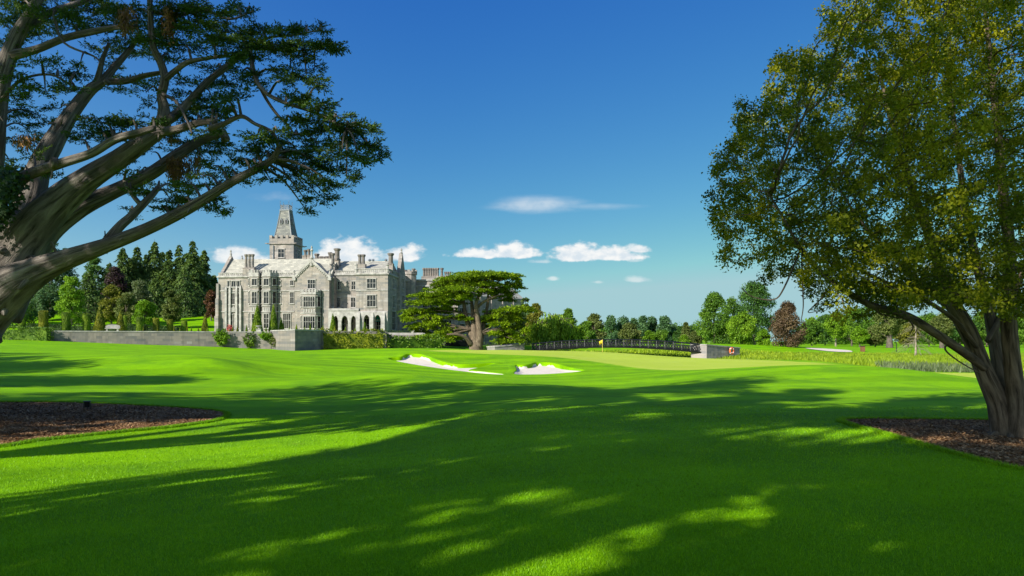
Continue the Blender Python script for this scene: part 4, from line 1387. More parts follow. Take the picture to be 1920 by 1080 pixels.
# ------------------------------------------------------------------ terrace behind the retaining wall
TZ = 3.35
def terrace_z(x, y):
    t = np.clip((np.asarray(y, float) - 172) / 75, 0, 1)
    s = np.clip((-np.asarray(x, float) - 62) / 25, 0, 1)
    return TZ + 7.2 * t * t * (3 - 2 * t) * s
def tp(px, Y): return ((px - 960) / F * Y, Y)
WALLP = [tp(-330, 104), tp(85, 112), tp(410, 122), tp(508, 123)]
BAST = [tp(508, 123.4), tp(553, 113), tp(602, 120)]
front = [(x, y + .35) for x, y in WALLP] + [(BAST[1][0], BAST[1][1] + .5), (BAST[2][0] - .3, BAST[2][1] + .4), tp(720, 124.8), tp(722, 141), tp(797, 141)]
TPOLY = front + [(-20, 200), (-20, 300), (-60, 420), (-420, 420), (-300, 104)]
o = clip_sheet('terrace_lawn', TPOLY, 4.0, 0.0, M_TURF, zf=terrace_z)
props(o, 'raised garden terrace and rising lawn behind the grey retaining wall', 'terrace lawn', kind='structure')

def wall_run(b, pts, zt, zb, th=.5):
    for (xa, ya), (xb, yb) in zip(pts[:-1], pts[1:]):
        d = Vector((xb - xa, yb - ya)); n = Vector((-d.y, d.x)).normalized() * th
        if n.y < 0: n = -n
        pl = [(xa, ya), (xb, yb), (xb + n.x, yb + n.y), (xa + n.x, ya + n.y)]
        b.prism(pl, zb, zt)
tw = thing('retaining_wall', 'long grey stone retaining wall in front of the manor terrace', 'wall', (WALLP[2][0], WALLP[2][1], 0))
off = tw.location
b = MB(); wall_run(b, WALLP, TZ - .18, -1.5); b.shift(off); part(b, 'wall', M_WALLSTONE, tw)
b = MB(); wall_run(b, [(x, y - .07) for x, y in WALLP], TZ - .02, TZ - .178, .64); b.shift(off); part(b, 'coping', M_TRIM, tw)
bs = thing('bastion', 'angular stone bastion jutting from the retaining wall, one face sunlit', 'bastion', (BAST[1][0], BAST[1][1], 0))
pl = [BAST[0], BAST[1], BAST[2], (BAST[2][0], BAST[2][1] + 4), (BAST[0][0], BAST[0][1] + 1)]
c_ = (sum(p[0] for p in pl) / 5, sum(p[1] for p in pl) / 5)
b = MB().prism(pl, -1.5, TZ + .02); b.shift(bs.location); part(b, 'wall', M_WALLSTONE, bs)
gl = [(c_[0] + (x - c_[0]) * 1.025, c_[1] + (y - c_[1]) * 1.025) for x, y in pl]
b = MB().prism(gl, TZ + .022, TZ + .2); b.shift(bs.location); part(b, 'coping', M_TRIM, bs)

# ------------------------------------------------------------------ hedges and topiary
def surf_cards(name, P, N, r, size, m, parent, asp=.6, off=(0, 0, 0), rough=.8):
    n = len(P)
    D = unit(N * .55 + rdir(r, n) * rough)
    U = unit(N + rdir(r, n) * .7)
    L = r.uniform(.6, 1.3, n) * size
    return leaf_obj(name, P, D, U, L, L * asp, m, parent, .1, off)

def join_core(o, mb):
    """put a solid core inside a leaf mesh, same object"""
    me = o.data
    core = bpy.data.meshes.new('core')
    core.from_pydata(mb.v, [], mb.f)
    bm = __import__('bmesh').new()
    bm.from_mesh(me); bm.from_mesh(core); bm.to_mesh(me); bm.free()
    bpy.data.meshes.remove(core)

def hedge(name, label, a, b_, th, z0, z1, key, dens, size, seed, group=None, wob=.12):
    """clipped hedge from a to b_ (x,y), thickness th, leaves over all five faces"""
    r = np.random.RandomState(seed)
    a = Vector(a); b_ = Vector(b_)
    d = b_ - a; L = d.length; d.normalize(); n = Vector((-d.y, d.x))
    root = thing(name, label, 'hedge', (a.x, a.y, z0), math.atan2(d.y, d.x), group)
    h = z1 - z0
    P, N = [], []
    for (area, f) in ((L * h, 'f'), (L * h, 'b'), (L * th, 't'), (th * h, 'l'), (th * h, 'r')):
        m = int(area * dens)
        u, v = r.uniform(0, 1, m), r.uniform(0, 1, m)
        wv = wob * (np.sin(u * L * 1.7 + v * 3) + np.sin(u * L * .6 + 2)) * .5
        if f == 'f': p = np.stack([u * L, -wv, v * h], 1); nn = (0, -1, .15)
        elif f == 'b': p = np.stack([u * L, th + wv, v * h], 1); nn = (0, 1, .15)
        elif f == 't': p = np.stack([u * L, v * th, h + wv], 1); nn = (0, 0, 1)
        elif f == 'l': p = np.stack([-wv, u * th, v * h], 1); nn = (-1, 0, .15)
        else: p = np.stack([L + wv, u * th, v * h], 1); nn = (1, 0, .15)
        P.append(p); N.append(np.tile(nn, (m, 1)))
    P = np.concatenate(P); N = np.concatenate(N)
    o = surf_cards('foliage', P, unit(N), r, size, lm(key), root)
    join_core(o, MB().box(.25, L - .25, .25, th - .25, -.3, h - .25))
    return root

fh = hit(50, 636)
hedge('box_hedge', 'broad clipped box hedge at the left end of the retaining wall', tp(-140, 108), tp(89, 110.6), 2.6, .9, W(60, 614.5, 108).z, 'hedge', 26, .26, 1, 'clipped hedges')
hedge('garden_hedge', 'golden-topped laurel hedge running right from the stone bastion', (BAST[2][0] + .1, BAST[2][1] + .3), tp(722, 124), 2.6, .1, W(650, 623, 122).z, 'goldhedge', 20, .38, 2, 'clipped hedges', .5)
hedge('garden_hedge', 'lower green hedge between the golden laurel and the cedar', tp(722, 124.6), tp(832, 130), 2.4, .1, W(780, 633, 127).z, 'hedge', 20, .36, 3, 'clipped hedges', .5)
hedge('parterre_hedge', 'long dark low hedge behind the clipped yew drums', tp(48, 164), tp(268, 166), 2.0, TZ - .2, W(150, 609, 165).z, 'darkhedge', 34, .3, 4, 'clipped hedges')
hedge('parterre_hedge', 'short dark low hedge behind the right end of the yew drums', tp(270, 166.5), tp(335, 167), 2.0, TZ - .2, W(300, 612, 166).z, 'darkhedge', 34, .3, 5, 'clipped hedges')
hedge('lawn_hedge', 'low clipped hedge on the strip of lawn below the porch', tp(703, 152), tp(767, 151), 1.6, TZ - .1, W(735, 620.5, 152).z, 'darkhedge', 26, .2, 6, 'clipped hedges')

def topiary_mesh(kind, key, seed):
    r = np.random.RandomState(seed)
    n = 3400
    a = r.uniform(0, 2 * PI, n)
    if kind == 'cone':
        t = 1 - np.sqrt(r.uniform(0, 1, n))
        t = np.clip(t, 0, .985)
        rad = (1 - t) ** .82 * (1 + .05 * np.sin(a * 3 + t * 6)) * np.where(t < .05, .93, 1)
        P = np.stack([rad * np.cos(a), rad * np.sin(a), t], 1)
        N = np.stack([np.cos(a), np.sin(a), np.full(n, .25)], 1)
        core = MB().lathe([(.95, -.02), (.91, .1), (.60, .45), (.31, .75), (.02, .97)], 0, 0, 14)
    else:
        t = r.uniform(0, 1, n)
        top = r.uniform(0, 1, n) < .22
        rad = np.where(top, np.sqrt(r.uniform(0, 1, n)), 1) * (1 + .03 * np.sin(a * 3 + t * 5))
        P = np.stack([rad * np.cos(a), rad * np.sin(a), np.where(top, 1.0, t)], 1)
        N = np.stack([np.cos(a) * ~top, np.sin(a) * ~top, np.where(top, 1.0, .1)], 1)
        core = MB().lathe([(.965, -.02), (.965, .96), (.9, .98)], 0, 0, 16)
    N = unit(N)
    D = unit(N * .55 + rdir(r, n) * .8)
    L = r.uniform(.6, 1.3, n)
    # cards are sized for the shape after it is stretched: about 0.16 m on a 1 m radius
    V, Fq = cards(P, D * np.array([1, 1, .3]), unit(N + rdir(r, n) * .7), .10 * L * .75, .075 * L, .1)
    me = mesh_np('foliage', V, Fq)
    core_me = bpy.data.meshes.new('core'); core_me.from_pydata(core.v, [], core.f)
    bm = __import__('bmesh').new(); bm.from_mesh(me); bm.from_mesh(core_me); bm.to_mesh(me); bm.free()
    me.materials.append(lm(key))
    return me
TOP = {k: topiary_mesh(k[0], k[1], i) for i, k in enumerate((('cone', 'yew'), ('cone', 'goldyew'), ('drum', 'yew'), ('drum', 'goldyew')))}
TRUNKLET = MB().lathe([(.12, -.3), (.1, .15)], 0, 0, 8)
def topiary(kind, key, px, ptop, hw, Y, label):
    x = (px - 960) / F * Y
    z0 = float(terrace_z(x, Y)) - .03
    h = W(px, ptop, Y).z - z0
    o = thing('topiary_' + ('cone' if kind == 'cone' else 'drum'), label, 'topiary', (x, Y, z0), 0, 'clipped yew cones on the terrace' if kind == 'cone' else 'clipped yew drums on the terrace')
    f = bpy.data.objects.new('foliage', TOP[(kind, key)])
    COL.objects.link(f); f.parent = o
    w = hw / F * Y
    f.scale = (w, w, h)
    f.rotation_euler = (0, 0, (px * 1.37) % 6.28)
    return o
q4 = lambda X, Y: (X / 4.571, 440 + Y / 4.571)
for i, (X, Yt, hw, Yd, key, lb) in enumerate((
        (188, 690, 26, 124, 'yew', 'clipped yew drum half hidden by the cypress trunk'),
        (372, 660, 35, 124, 'goldyew', 'tall golden-tinged yew drum, first one clear of the cypress trunk'),
        (567, 670, 33, 126, 'yew', 'clipped yew drum in front of the lime-green tree'),
        (742, 685, 30, 128, 'yew', 'dark yew drum just left of the widest golden cone'),
        (1068, 700, 20, 136, 'yew', 'narrow yew drum tucked against the second cone'),
        (1197, 710, 27, 132, 'yew', 'yew drum in front of the small round pale tree'),
        (1338, 721, 25, 134, 'goldyew', 'reddish-tinged yew drum right of the small round tree'),
        (1456, 733, 24, 136, 'goldyew', 'clipped yew drum, second from the right end of the row'),
        (1579, 740, 25, 138, 'yew', 'clipped yew drum at the right end of the row'))):
    px, pt = q4(X, Yt)
    topiary('drum', key, px, pt, hw / 4.571, Yd, lb)
for X, Yt, hw, Yd, key, lb in (
        (855, 612, 50, 124, 'goldyew', 'broad golden-brown clipped cone, widest of the left terrace'),
        (1033, 650, 41, 126, 'goldyew', 'clipped cone beside the white stone bench'),
        (1757, 675, 31, 136, 'goldyew', 'slim clipped cone nearest the west corner of the manor'),
        (562, 770, 11, 117, 'yew', 'tiny cone below the drum in front of the lime-green tree'),
        (742, 768, 11, 117, 'yew', 'tiny cone below the dark drum left of the golden cone'),
        (1228, 785, 8, 122, 'goldyew', 'tiny cone at the foot of the drum by the small round tree'),
        (1352, 770, 8, 122, 'goldyew', 'tiny cone at the foot of the reddish-tinged drum'),
        (1492, 775, 9, 124, 'goldyew', 'tiny cone between the two right-hand drums'),
        (1542, 790, 8, 124, 'yew', 'tiny cone touching the left of the last drum'),
        (1605, 778, 8, 124, 'goldyew', 'tiny cone touching the right of the last drum'),
        (1640, 795, 8, 124, 'yew', 'tiny cone standing alone right of the last drum'),
        (1700, 795, 9, 124, 'goldyew', 'tiny cone left of the slim cone by the manor corner'),
        (1778, 790, 9, 124, 'yew', 'tiny cone in front of the slim cone by the manor corner')):
    px, pt = q4(X, Yt)
    topiary('cone', key, px, pt, hw / 4.571, Yd, lb)
q1 = lambda X, Y: (390 + X / 3.7234, 370 + Y / 3.7234)
for X, Yt, hw, Yd, key, lb in (
        (344, 748, 40, 144, 'yew', 'tallest clipped yew cone, in front of the left bay turret'),
        (457, 750, 33, 146, 'yew', 'tall slim yew cone in front of the right bay turret'),
        (512, 846, 23, 148, 'yew', 'medium yew cone in front of the tall arched window'),
        (872, 810, 25, 150, 'yew', 'medium yew cone at the left end of the arcade'),
        (1094, 868, 18, 148, 'yew', 'medium yew cone before the first porch arch'),
        (270, 888, 9, 136, 'yew', 'small cone left of the tallest cone'),
        (405, 900, 8, 136, 'yew', 'small cone between the two tall cones'),
        (567, 903, 7, 136, 'yew', 'small cone right of the arched window'),
        (618, 884, 11, 136, 'yew', 'small cone left of the oriel'),
        (675, 903, 8, 136, 'yew', 'small cone under the left of the oriel windows'),
        (714, 880, 10, 136, 'yew', 'small cone under the middle of the oriel windows'),
        (745, 905, 7, 136, 'yew', 'small cone under the right of the oriel windows'),
        (803, 892, 12, 136, 'yew', 'small cone right of the oriel downpipe'),
        (886, 893, 11, 136, 'goldyew', 'small golden cone overlapping the cone by the arcade'),
        (960, 905, 10, 138, 'yew', 'small cone before the middle arcade arch'),
        (1028, 910, 9, 138, 'yew', 'small cone before the right arcade arch'),
        (120, 908, 8, 136, 'yew', 'small cone left of the pink flower tub'),
        (172, 903, 9, 136, 'goldyew', 'small cone right of the pink flower tub'),
        (205, 898, 9, 136, 'goldyew', 'small cone under the west traceried windows')):
    px, pt = q1(X, Yt)
    topiary('cone', key, px, pt, hw / 3.7234, Yd, lb)

def bush(name, label, cat, px, py, hw, hh, Y, key, n, size, seed, group=None, drop=0):
    r = np.random.RandomState(seed)
    c = W(px, py, Y)
    rx, rz_ = hw / F * Y, hh / F * Y
    root = thing(name, label, cat, (c.x, c.y, c.z - rz_), 0, group)
    d = rdir(r, n)
    rr = r.uniform(.55, 1.05, n)[:, None] * (1 + .22 * np.sin(d[:, :1] * 7 + d[:, 2:] * 5))
    P = d * rr * np.array([rx, rx * .6, rz_]) + np.array([0, 0, rz_])
    surf_cards('foliage', P, d, r, size, lm(key), root)
    st = MB()
    for i in range(4):
        st.tube([(0, 0, -.3), (r.uniform(-.3, .3) * rx, r.uniform(-.2, .2), rz_ * 1.2)], [.05, .02], 5)
    part(st, 'stem', M_BARKF, root)
    return root
bush('wall_shrub', 'bright green shrub spilling over the wall at the manor corner', 'shrub', 414, 633, 13, 14, 121.2, 'bright', 900, .34, 11, 'shrubs on the retaining wall')
bush('wall_ivy', 'dark ivy hanging down the wall below the left bay turret', 'ivy', 467, 638, 11, 13, 122.4, 'hedge', 700, .3, 12, 'shrubs on the retaining wall')
bush('wall_shrub', 'yellow-green shrub on the wall top left of the bastion', 'shrub', 498, 630, 12, 6, 122.4, 'lime', 600, .28, 13, 'shrubs on the retaining wall')
bush('wall_shrub', 'small rusty plant growing at the inner corner of the bastion', 'shrub', 512, 641, 6, 9, 121.2, 'olive', 250, .26, 14, 'shrubs on the retaining wall')

# stone bench, urns, flower tub on the terrace
def urn(px, Y, h, label):
    x = (px - 960) / F * Y
    o = thing('stone_urn', label, 'urn', (x, Y, TZ - .03), 0, 'pale stone urns')
    part(MB().box(-.4, .4, -.4, .4, 0, h * .45).box(-.47, .47, -.47, .47, h * .45, h * .52), 'pedestal', M_TRIM, o)
    part(MB().lathe([(.28, h * .52), (.12, h * .6), (.2, h * .66), (.48, h * .86), (.55, h * .97), (.48, h)], 0, 0, 14), 'bowl', M_TRIM, o, True)
urn(486, 131, 1.15, 'pale stone urn on the terrace edge below the tallest cone')
urn(775, 150, 1.3, 'pale stone urn, left of the two by the cedar')
urn(787.5, 150, 1.3, 'pale stone urn, right of the two by the cedar')
bx = W(211, 620, 123)
o = thing('stone_bench', 'white stone bench between the two broad clipped cones', 'bench', (bx.x, 123, TZ - .02), R(15))
part(MB().box(-1.1, 1.1, -.3, .3, .45, .57), 'seat', M_TRIM, o)
for s in (-.8, .8):
    part(MB().prism([(s - .16, -.22), (s + .16, -.22), (s + .16, .22), (s - .16, .22)], 0, .45, [(s - .1, -.2), (s + .1, -.2), (s + .1, .2), (s - .1, .2)]), 'leg', M_TRIM, o)
part(MB().box(-1.1, 1.1, .2, .3, .57, .95).extr([(-1.1, .95), (1.1, .95), (.7, 1.12), (0, 1.2), (-.7, 1.12)], .2, .3), 'backrest', M_TRIM, o)
M_TUB = plain('terracotta', (.30, .12, .07), .8)
M_PINK = leaf_mat('petal', ((.45, .03, .06), (.62, .08, .10), (.75, .25, .25)), trans=.3)
px, _ = q1(152, 930)
x = (px - 960) / F * 140
o = thing('flower_tub', 'tub of pink-red flowers under the west windows of the manor', 'flower tub', (x, 140, TZ - .02))
part(MB().lathe([(.32, 0), (.45, .5), (.5, .52), (.5, .6)], 0, 0, 14), 'tub', M_TUB, o)
r = np.random.RandomState(8)
d = rdir(r, 260); d[:, 2] = np.abs(d[:, 2])
surf_cards('flowers', d * np.array([.55, .55, 1.0]) * r.uniform(.6, 1, (260, 1)) + np.array([0, 0, .55]), d, r, .2, M_PINK, o)
xa, xb = tp(719, 140)[0], tp(797, 140)[0]
o = thing('low_wall', 'low pale stone parapet at the terrace edge left of the cedar', 'low wall', (xa, 140, 0))
part(MB().box(0, xb - xa, 0, .5, TZ - .42, TZ - .02), 'parapet', M_TRIM, o)
part(MB().box(0, xb - xa, .05, .45, -.5, TZ - .422), 'wall', M_WALLSTONE, o)

o = thing('terrace_edge_wall', 'low grey wall of the terrace behind the golden laurel hedge', 'low wall', (BAST[2][0], BAST[2][1], 0))
b = MB(); wall_run(b, [(BAST[2][0] - .2, BAST[2][1] + .5), (tp(720, 124.4)), tp(721, 140.4)], TZ + .02, -.5, .4); b.shift(o.location); part(b, 'wall', M_WALLSTONE, o)

# small stone building under the cedar
c = W(853, 655, 150)
o = thing('garden_store', 'low brown stone gabled store in the shade under the cedar', 'outbuilding', (c.x, 150, .1), R(-12))
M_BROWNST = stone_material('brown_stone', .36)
part(MB().extr([(-2.9, -.5), (2.9, -.5), (2.9, 1.5), (0, 2.5), (-2.9, 1.5)], 0, 6), 'wall', M_BROWNST, o)
part(MB().extr([(-3.2, 1.42), (-3.15, 1.62), (0, 2.75), (3.15, 1.62), (3.2, 1.42), (0, 2.5)], -.3, 6.3), 'roof', M_LEAD, o)
part(MB().extr([(-1.2, -.4), (1.2, -.4), (1.2, .8), (.7, 1.3), (0, 1.5), (-.7, 1.3), (-1.2, .8)], -.06, .02), 'door', M_IRON, o)

# ------------------------------------------------------------------ footbridge
M_POST = plain('post_grey', (.05, .052, .055), .5)
def footbridge():
    pa = W(998, 650, 141); pb = W(1327, 655, 128.5)
    L = math.hypot(pb.x - pa.x, pb.y - pa.y)
    br = thing('footbridge', 'arched black iron footbridge with lattice railings behind the putting green', 'bridge', (pa.x, pa.y, 0), math.atan2(pb.y - pa.y, pb.x - pa.x))
    zl, zm, zr = W(998, 658, 141).z, W(1155, 650.5, 134).z, W(1327, 662, 128.5).z
    def zc(s):
        t = s / L
        return zl * (1 - t) * (1 - 2 * t) + 4 * zm * t * (1 - t) + zr * t * (2 * t - 1)
    H = 1.32
    n = 34
    dk = MB()
    for i in range(n):
        s0, s1 = L * i / n, L * (i + 1) / n
        dk.add([(s0, .06, zc(s0) - .05), (s1, .06, zc(s1) - .05), (s1, 2.14, zc(s1) - .05), (s0, 2.14, zc(s0) - .05), (s0, .06, zc(s0) + .1), (s1, .06, zc(s1) + .1), (s1, 2.14, zc(s1) + .1), (s0, 2.14, zc(s0) + .1)],
               [(0, 3, 2, 1), (4, 5, 6, 7), (0, 1, 5, 4), (2, 3, 7, 6)])
    part(dk, 'deck', M_IRON, br)
    for y in (0, 2.2):
        rl = MB()
        def bar(p, q_, w):
            rl.tube([p, q_], [w, w], 4)
        N = 22
        for i in range(N):
            s0, s1 = L * i / N, L * (i + 1) / N
            for dz, w in ((0, .18), (H, .12), (H * .72, .045), (.24, .05)):
                bar((s0, y, zc(s0) + dz), (s1, y, zc(s1) + dz), w)
            k = 3
            for j in range(k):
                a, c = s0 + (s1 - s0) * j / k, s0 + (s1 - s0) * (j + 1) / k
                bar((a, y + .03, zc(a) + .2), (c, y + .03, zc(c) + H * .72), .08)
                bar((a, y - .03, zc(a) + H * .72), (c, y - .03, zc(c) + .2), .08)
        part(rl, 'railing', M_IRON, br)
        for i in range(N + 1):
            s0 = L * i / N
            part(MB().box(s0 - .06, s0 + .06, y - .07, y + .07, zc(s0) - .1, zc(s0) + H + .08), 'railing_post', M_IRON if y else M_POST, br)
    # abutments
    def abut(pts, tops, bots, label):
        o = thing('bridge_abutment', label, 'abutment', (pts[0][0], pts[0][1], 0), 0, 'bridge abutments')
        w = MB()
        (xa, ya), (xb, yb) = pts
        d = Vector((xb - xa, yb - ya)); nrm = Vector((-d.y, d.x)).normalized()
        if nrm.y < 0: nrm = -nrm
        nrm *= 3.2
        q_ = [(0, 0), (xb - xa, yb - ya), (xb - xa + nrm.x, yb - ya + nrm.y), (nrm.x, nrm.y)]
        zt = [tops[0], tops[1], tops[1], tops[0]]; zb = [bots[0], bots[1], bots[1], bots[0]]
        w.add([(x, y, z) for (x, y), z in zip(q_, zb)] + [(x, y, z) for (x, y), z in zip(q_, zt)], [(3, 2, 1, 0), (4, 5, 6, 7), (0, 1, 5, 4), (1, 2, 6, 5), (2, 3, 7, 6), (3, 0, 4, 7)])
        part(w, 'wall', M_WALLG, o)
        c_ = MB()
        e = nrm.normalized() * .12
        q2 = [(-.1 - e.x, -e.y), (xb - xa + .1 - e.x, yb - ya - e.y), (xb - xa + .1 + nrm.x + e.x, yb - ya + nrm.y + e.y), (nrm.x - .1 + e.x, nrm.y + e.y)]
        c_.add([(x, y, z + .003) for (x, y), z in zip(q2, zt)] + [(x, y, z + .2) for (x, y), z in zip(q2, zt)], [(3, 2, 1, 0), (4, 5, 6, 7), (0, 1, 5, 4), (1, 2, 6, 5), (2, 3, 7, 6), (3, 0, 4, 7)])
        part(c_, 'coping', M_TRIM, o)
        return o
    M_WALLG = stone_material('abutment_stone', 1.15)
    abut([tp(1325, 128), tp(1387, 135)], [W(1325, 647.5, 128).z, W(1387, 653.5, 135).z], [-3.5, -1.5], 'grey stone bridge abutment with orange lifebuoy, right end of the footbridge')
    abut([tp(928, 137), tp(983, 140)], [W(928, 651.5, 137).z, W(983, 645.5, 140).z], [-1, -3], 'pale sloping stone abutment at the left end of the footbridge')
    # lifebuoy
    c = W(1371, 657.8, 132.2)
    lb = thing('lifebuoy', 'orange lifebuoy hanging on the right bridge abutment', 'lifebuoy', (c.x, c.y, c.z), R(38))
    t = MB()
    pts = [(.5 * math.cos(a), -.1, .5 * math.sin(a)) for a in np.linspace(0, 2 * PI, 19)]
    t.tube(pts, [.17] * 19, 8)
    part(t, 'ring', plain('orange', (.75, .14, .03), .5), lb, True)
    t = MB()
    for a in (.785, 2.356, 3.927, 5.498):
        p0 = Vector((.5 * math.cos(a - .13), -.1, .5 * math.sin(a - .13))); p1 = Vector((.5 * math.cos(a + .13), -.1, .5 * math.sin(a + .13)))
        t.tube([p0, p1], [.185, .185], 8)
    part(t, 'band', plain('white_band', (.75, .75, .73), .5), lb, True)
footbridge()

# ------------------------------------------------------------------ golf things
M_YEL = plain('yellow_cloth', (.75, .52, .02), .7, var=.05)
M_YPOLE = plain('yellow_pole', (.62, .48, .10), .4, var=.05)
def pin(px, py, Y, h, label, fw=.55):
    x = (px - 960) / F * Y
    z0 = gz(x, Y)
    o = thing('flagstick', label, 'flagstick', (x, Y, z0), 0, 'yellow golf flags')
    part(MB().lathe([(.028, -.1), (.024, h), (.035, h + .02), (.01, h + .06)], 0, 0, 8), 'pole', M_YPOLE, o)
    f = MB()
    n = 6
    vs = []
    for i in range(n + 1):
        t = i / n
        vs += [(-.02 - fw * t * .75, .05 * math.sin(t * 5), h - .02 - .22 * t), (-.02 - fw * t * .6, .05 * math.sin(t * 5) + .02, h - .5 - .2 * t * t)]
    f.add(vs, [(2 * i, 2 * i + 1, 2 * i + 3, 2 * i + 2) for i in range(n)])
    me_o = part(f, 'flag', M_YEL, o, True)
    sm = me_o.modifiers.new('thickness', 'SOLIDIFY'); sm.thickness = .012
    return o
o = pin(1129.5, 662, 94, W(1129, 637, 94).z - gz(W(1129, 637, 94).x, 94), 'yellow flagstick on the putting green in front of the footbridge')
o = pin(1753, 690, 104, W(1753, 680.5, 104).z - gz(W(1753, 680, 104).x, 104), 'far small yellow flag in the rough by the right tree', .5)
c = hit(1617.5, 659.5)
o = thing('tee_box_bin', 'small brown wooden bin on the far fairway beside the distant bunker', 'bin', tuple(c))
M_WOODB = plain('brown_wood', (.16, .07, .03), .7)
part(MB().box(-.35, .35, -.35, .35, 0, 1.1), 'body', M_WOODB, o)
part(MB().box(-.4, .4, -.4, .4, 1.102, 1.2), 'lid', M_IRON, o)
c = hit(1681, 660)
o = thing('tree_stake', 'thin dark upright stake on the far fairway left of the bare larch', 'stake', tuple(c))
part(MB().lathe([(.09, -.2), (.08, 1.9), (.02, 2.0)], 0, 0, 8), 'post', M_IRON, o)

# floodlight in the left mulch bed
c = hit(163.5, 768)
o = thing('floodlight', 'small black garden floodlight standing in the left mulch bed', 'floodlight', (c.x, c.y, c.z), R(205))
s_ = c.y / F
part(MB().lathe([(.012, -.1), (.012, .07)], 0, 0, 8), 'spike', M_IRON, o)
hd = MB().prism([(-.055, -.06), (.055, -.06), (.055, .06), (-.055, .06)], .06, .2, [(-.075, -.05), (.075, -.05), (.06, .09), (-.06, .09)])
hd.box(-.085, .085, -.055, .1, .2, .215)
part(hd, 'lamp_head', M_IRON, o)
part(MB().box(-.05, .05, -.068, -.058, .08, .19), 'lens', plain('lens', (.3, .31, .3), .1), o)
part(MB().box(-.08, -.07, -.02, .02, .02, .16).box(.07, .08, -.02, .02, .02, .16).box(-.08, .08, -.02, .02, .01, .02), 'bracket', M_IRON, o)

# tall grass along the river
def tuft_field(n, keep, xr, yr, seed, h0, h1, wk, key, label, cat, name):
    me = blades(n, yr[0], yr[1], seed, h0, h1, wk, xf=xr, keep=keep, name=name)
    o = link_mesh(name, me, lm(key))
    return props(o, label, cat, kind='stuff')
def keep_rough(x, y):
    g, r_ = zone(x, y)
    return (r_ > .6) & (ground_z(x, y) > -2.1)
tuft_field(60000, keep_rough, (-4, 75), (66, 150), 21, .2, .5, .0009, 'reed', 'long yellow-green rough grass along the river bank', 'rough grass', 'rough_grass')
REED = [tp(1660, 62), tp(1850, 62), tp(1850, 72), tp(1640, 72)]
tuft_field(5000, lambda x, y: inside(x, y, REED), (28, 50), (61, 73), 22, .3, .7, .0009, 'reedgrey', 'grey-green reeds at the edge of the pale fairway beside the right tree', 'reeds', 'reeds')
REED2 = [tp(1345, 112), tp(1402, 112), tp(1402, 120), tp(1345, 120)]
tuft_field(2500, lambda x, y: inside(x, y, REED2), (28, 42), (110, 122), 23, .5, 1.0, .001, 'reedgrey', 'grey-green reeds below the right bridge abutment', 'reeds', 'reeds')
# ------------------------------------------------------------------ distant trees
def crown_lobes(r, prof, w, h0, h, nl, lr):
    """lobe centres spread through a crown whose half width at height t is w*prof(t)"""
    C, Rr = [], []
    for i in range(nl):
        t = r.uniform(.02, 1)
        a = r.uniform(0, 2 * PI)
        q = w * prof(t) * math.sqrt(r.uniform(.15, 1)) * .86
        C.append((q * math.cos(a), q * math.sin(a), h0 + (h - h0) * (t * .97)))
        Rr.append(lr * r.uniform(.75, 1.45))
    return np.array(C), np.array(Rr)

PROF = {
    'round': lambda t: math.sqrt(max(0, 1 - (2 * t - .95) ** 2)) if t < .975 else .2,
    'oval': lambda t: max(.12, math.sin(PI * min(1, .12 + .88 * t) ** .85) ** .7),
    'tall': lambda t: max(.1, (1 - t) ** .55 * min(1, .55 + t * 1.8)),
    'dome': lambda t: max(.12, math.sqrt(max(0, 1 - t * t * .98))),
    'cone': lambda t: max(.06, (1 - t) ** .9),
}

def broadleaf(name, label, cat, base, h, w, key, prof='round', nleaf=5200, clear=.12, seed=0, lobes=46, lr=.23, leaf=.55, bark=None, gap=.0, group=None, trunkr=None):
    r = np.random.RandomState(seed)
    root = thing(name, label, cat, base, 0, group)
    h0 = h * clear
    C, Rr = crown_lobes(r, PROF[prof], w, h0, h, lobes, lr * w)
    nleaf = int(nleaf * 1.7)
    per = nleaf // lobes
    P, N = [], []
    for c, rr in zip(C, Rr):
        d = rdir(r, per)
        d[:, 2] = d[:, 2] * .85 + .12
        d = unit(d)
        s = r.uniform(.55, 1.08, per)[:, None]
        P.append(c + d * rr * s * np.array([1, 1, .78])); N.append(d)
    P = np.concatenate(P); N = np.concatenate(N)
    P = P[P[:, 2] < h * 1.03] if False else P
    k = P[:, 2] > h0 * .55
    P, N = P[k], N[k]
    n = len(P)
    D = unit(N * .5 + rdir(r, n) * .8 + np.array([0, 0, -.25]))
    U = unit(N + rdir(r, n) * .6 + np.array([0, 0, .35]))
    L = r.uniform(.6, 1.35, n) * leaf
    leaf_obj('crown', P, D, U, L, L * .66, lm(key), root, .12)
    tb = MB()
    tr = trunkr or max(.18, h * .022)
    tops = C[np.argsort(r.uniform(size=len(C)))[:min(12, len(C))]]
    tb.tube([(0, 0, -.6), (0, 0, h0 * .6), (.1, .1, h * .35), (-.1, 0, h * .62)], [tr * 1.35, tr, tr * .75, tr * .3], 8, 3)
    for c in tops:
        z = min(c[2] * .55, h * .5)
        tb.tube([(0, 0, z), tuple(c * np.array([.55, .55, 0]) + np.array([0, 0, z + (c[2] - z) * .45])), tuple(c)], [tr * .5, tr * .3, tr * .08], 5, 2)
    part(tb, 'trunk', bark or M_BARKF, root, True)
    return root

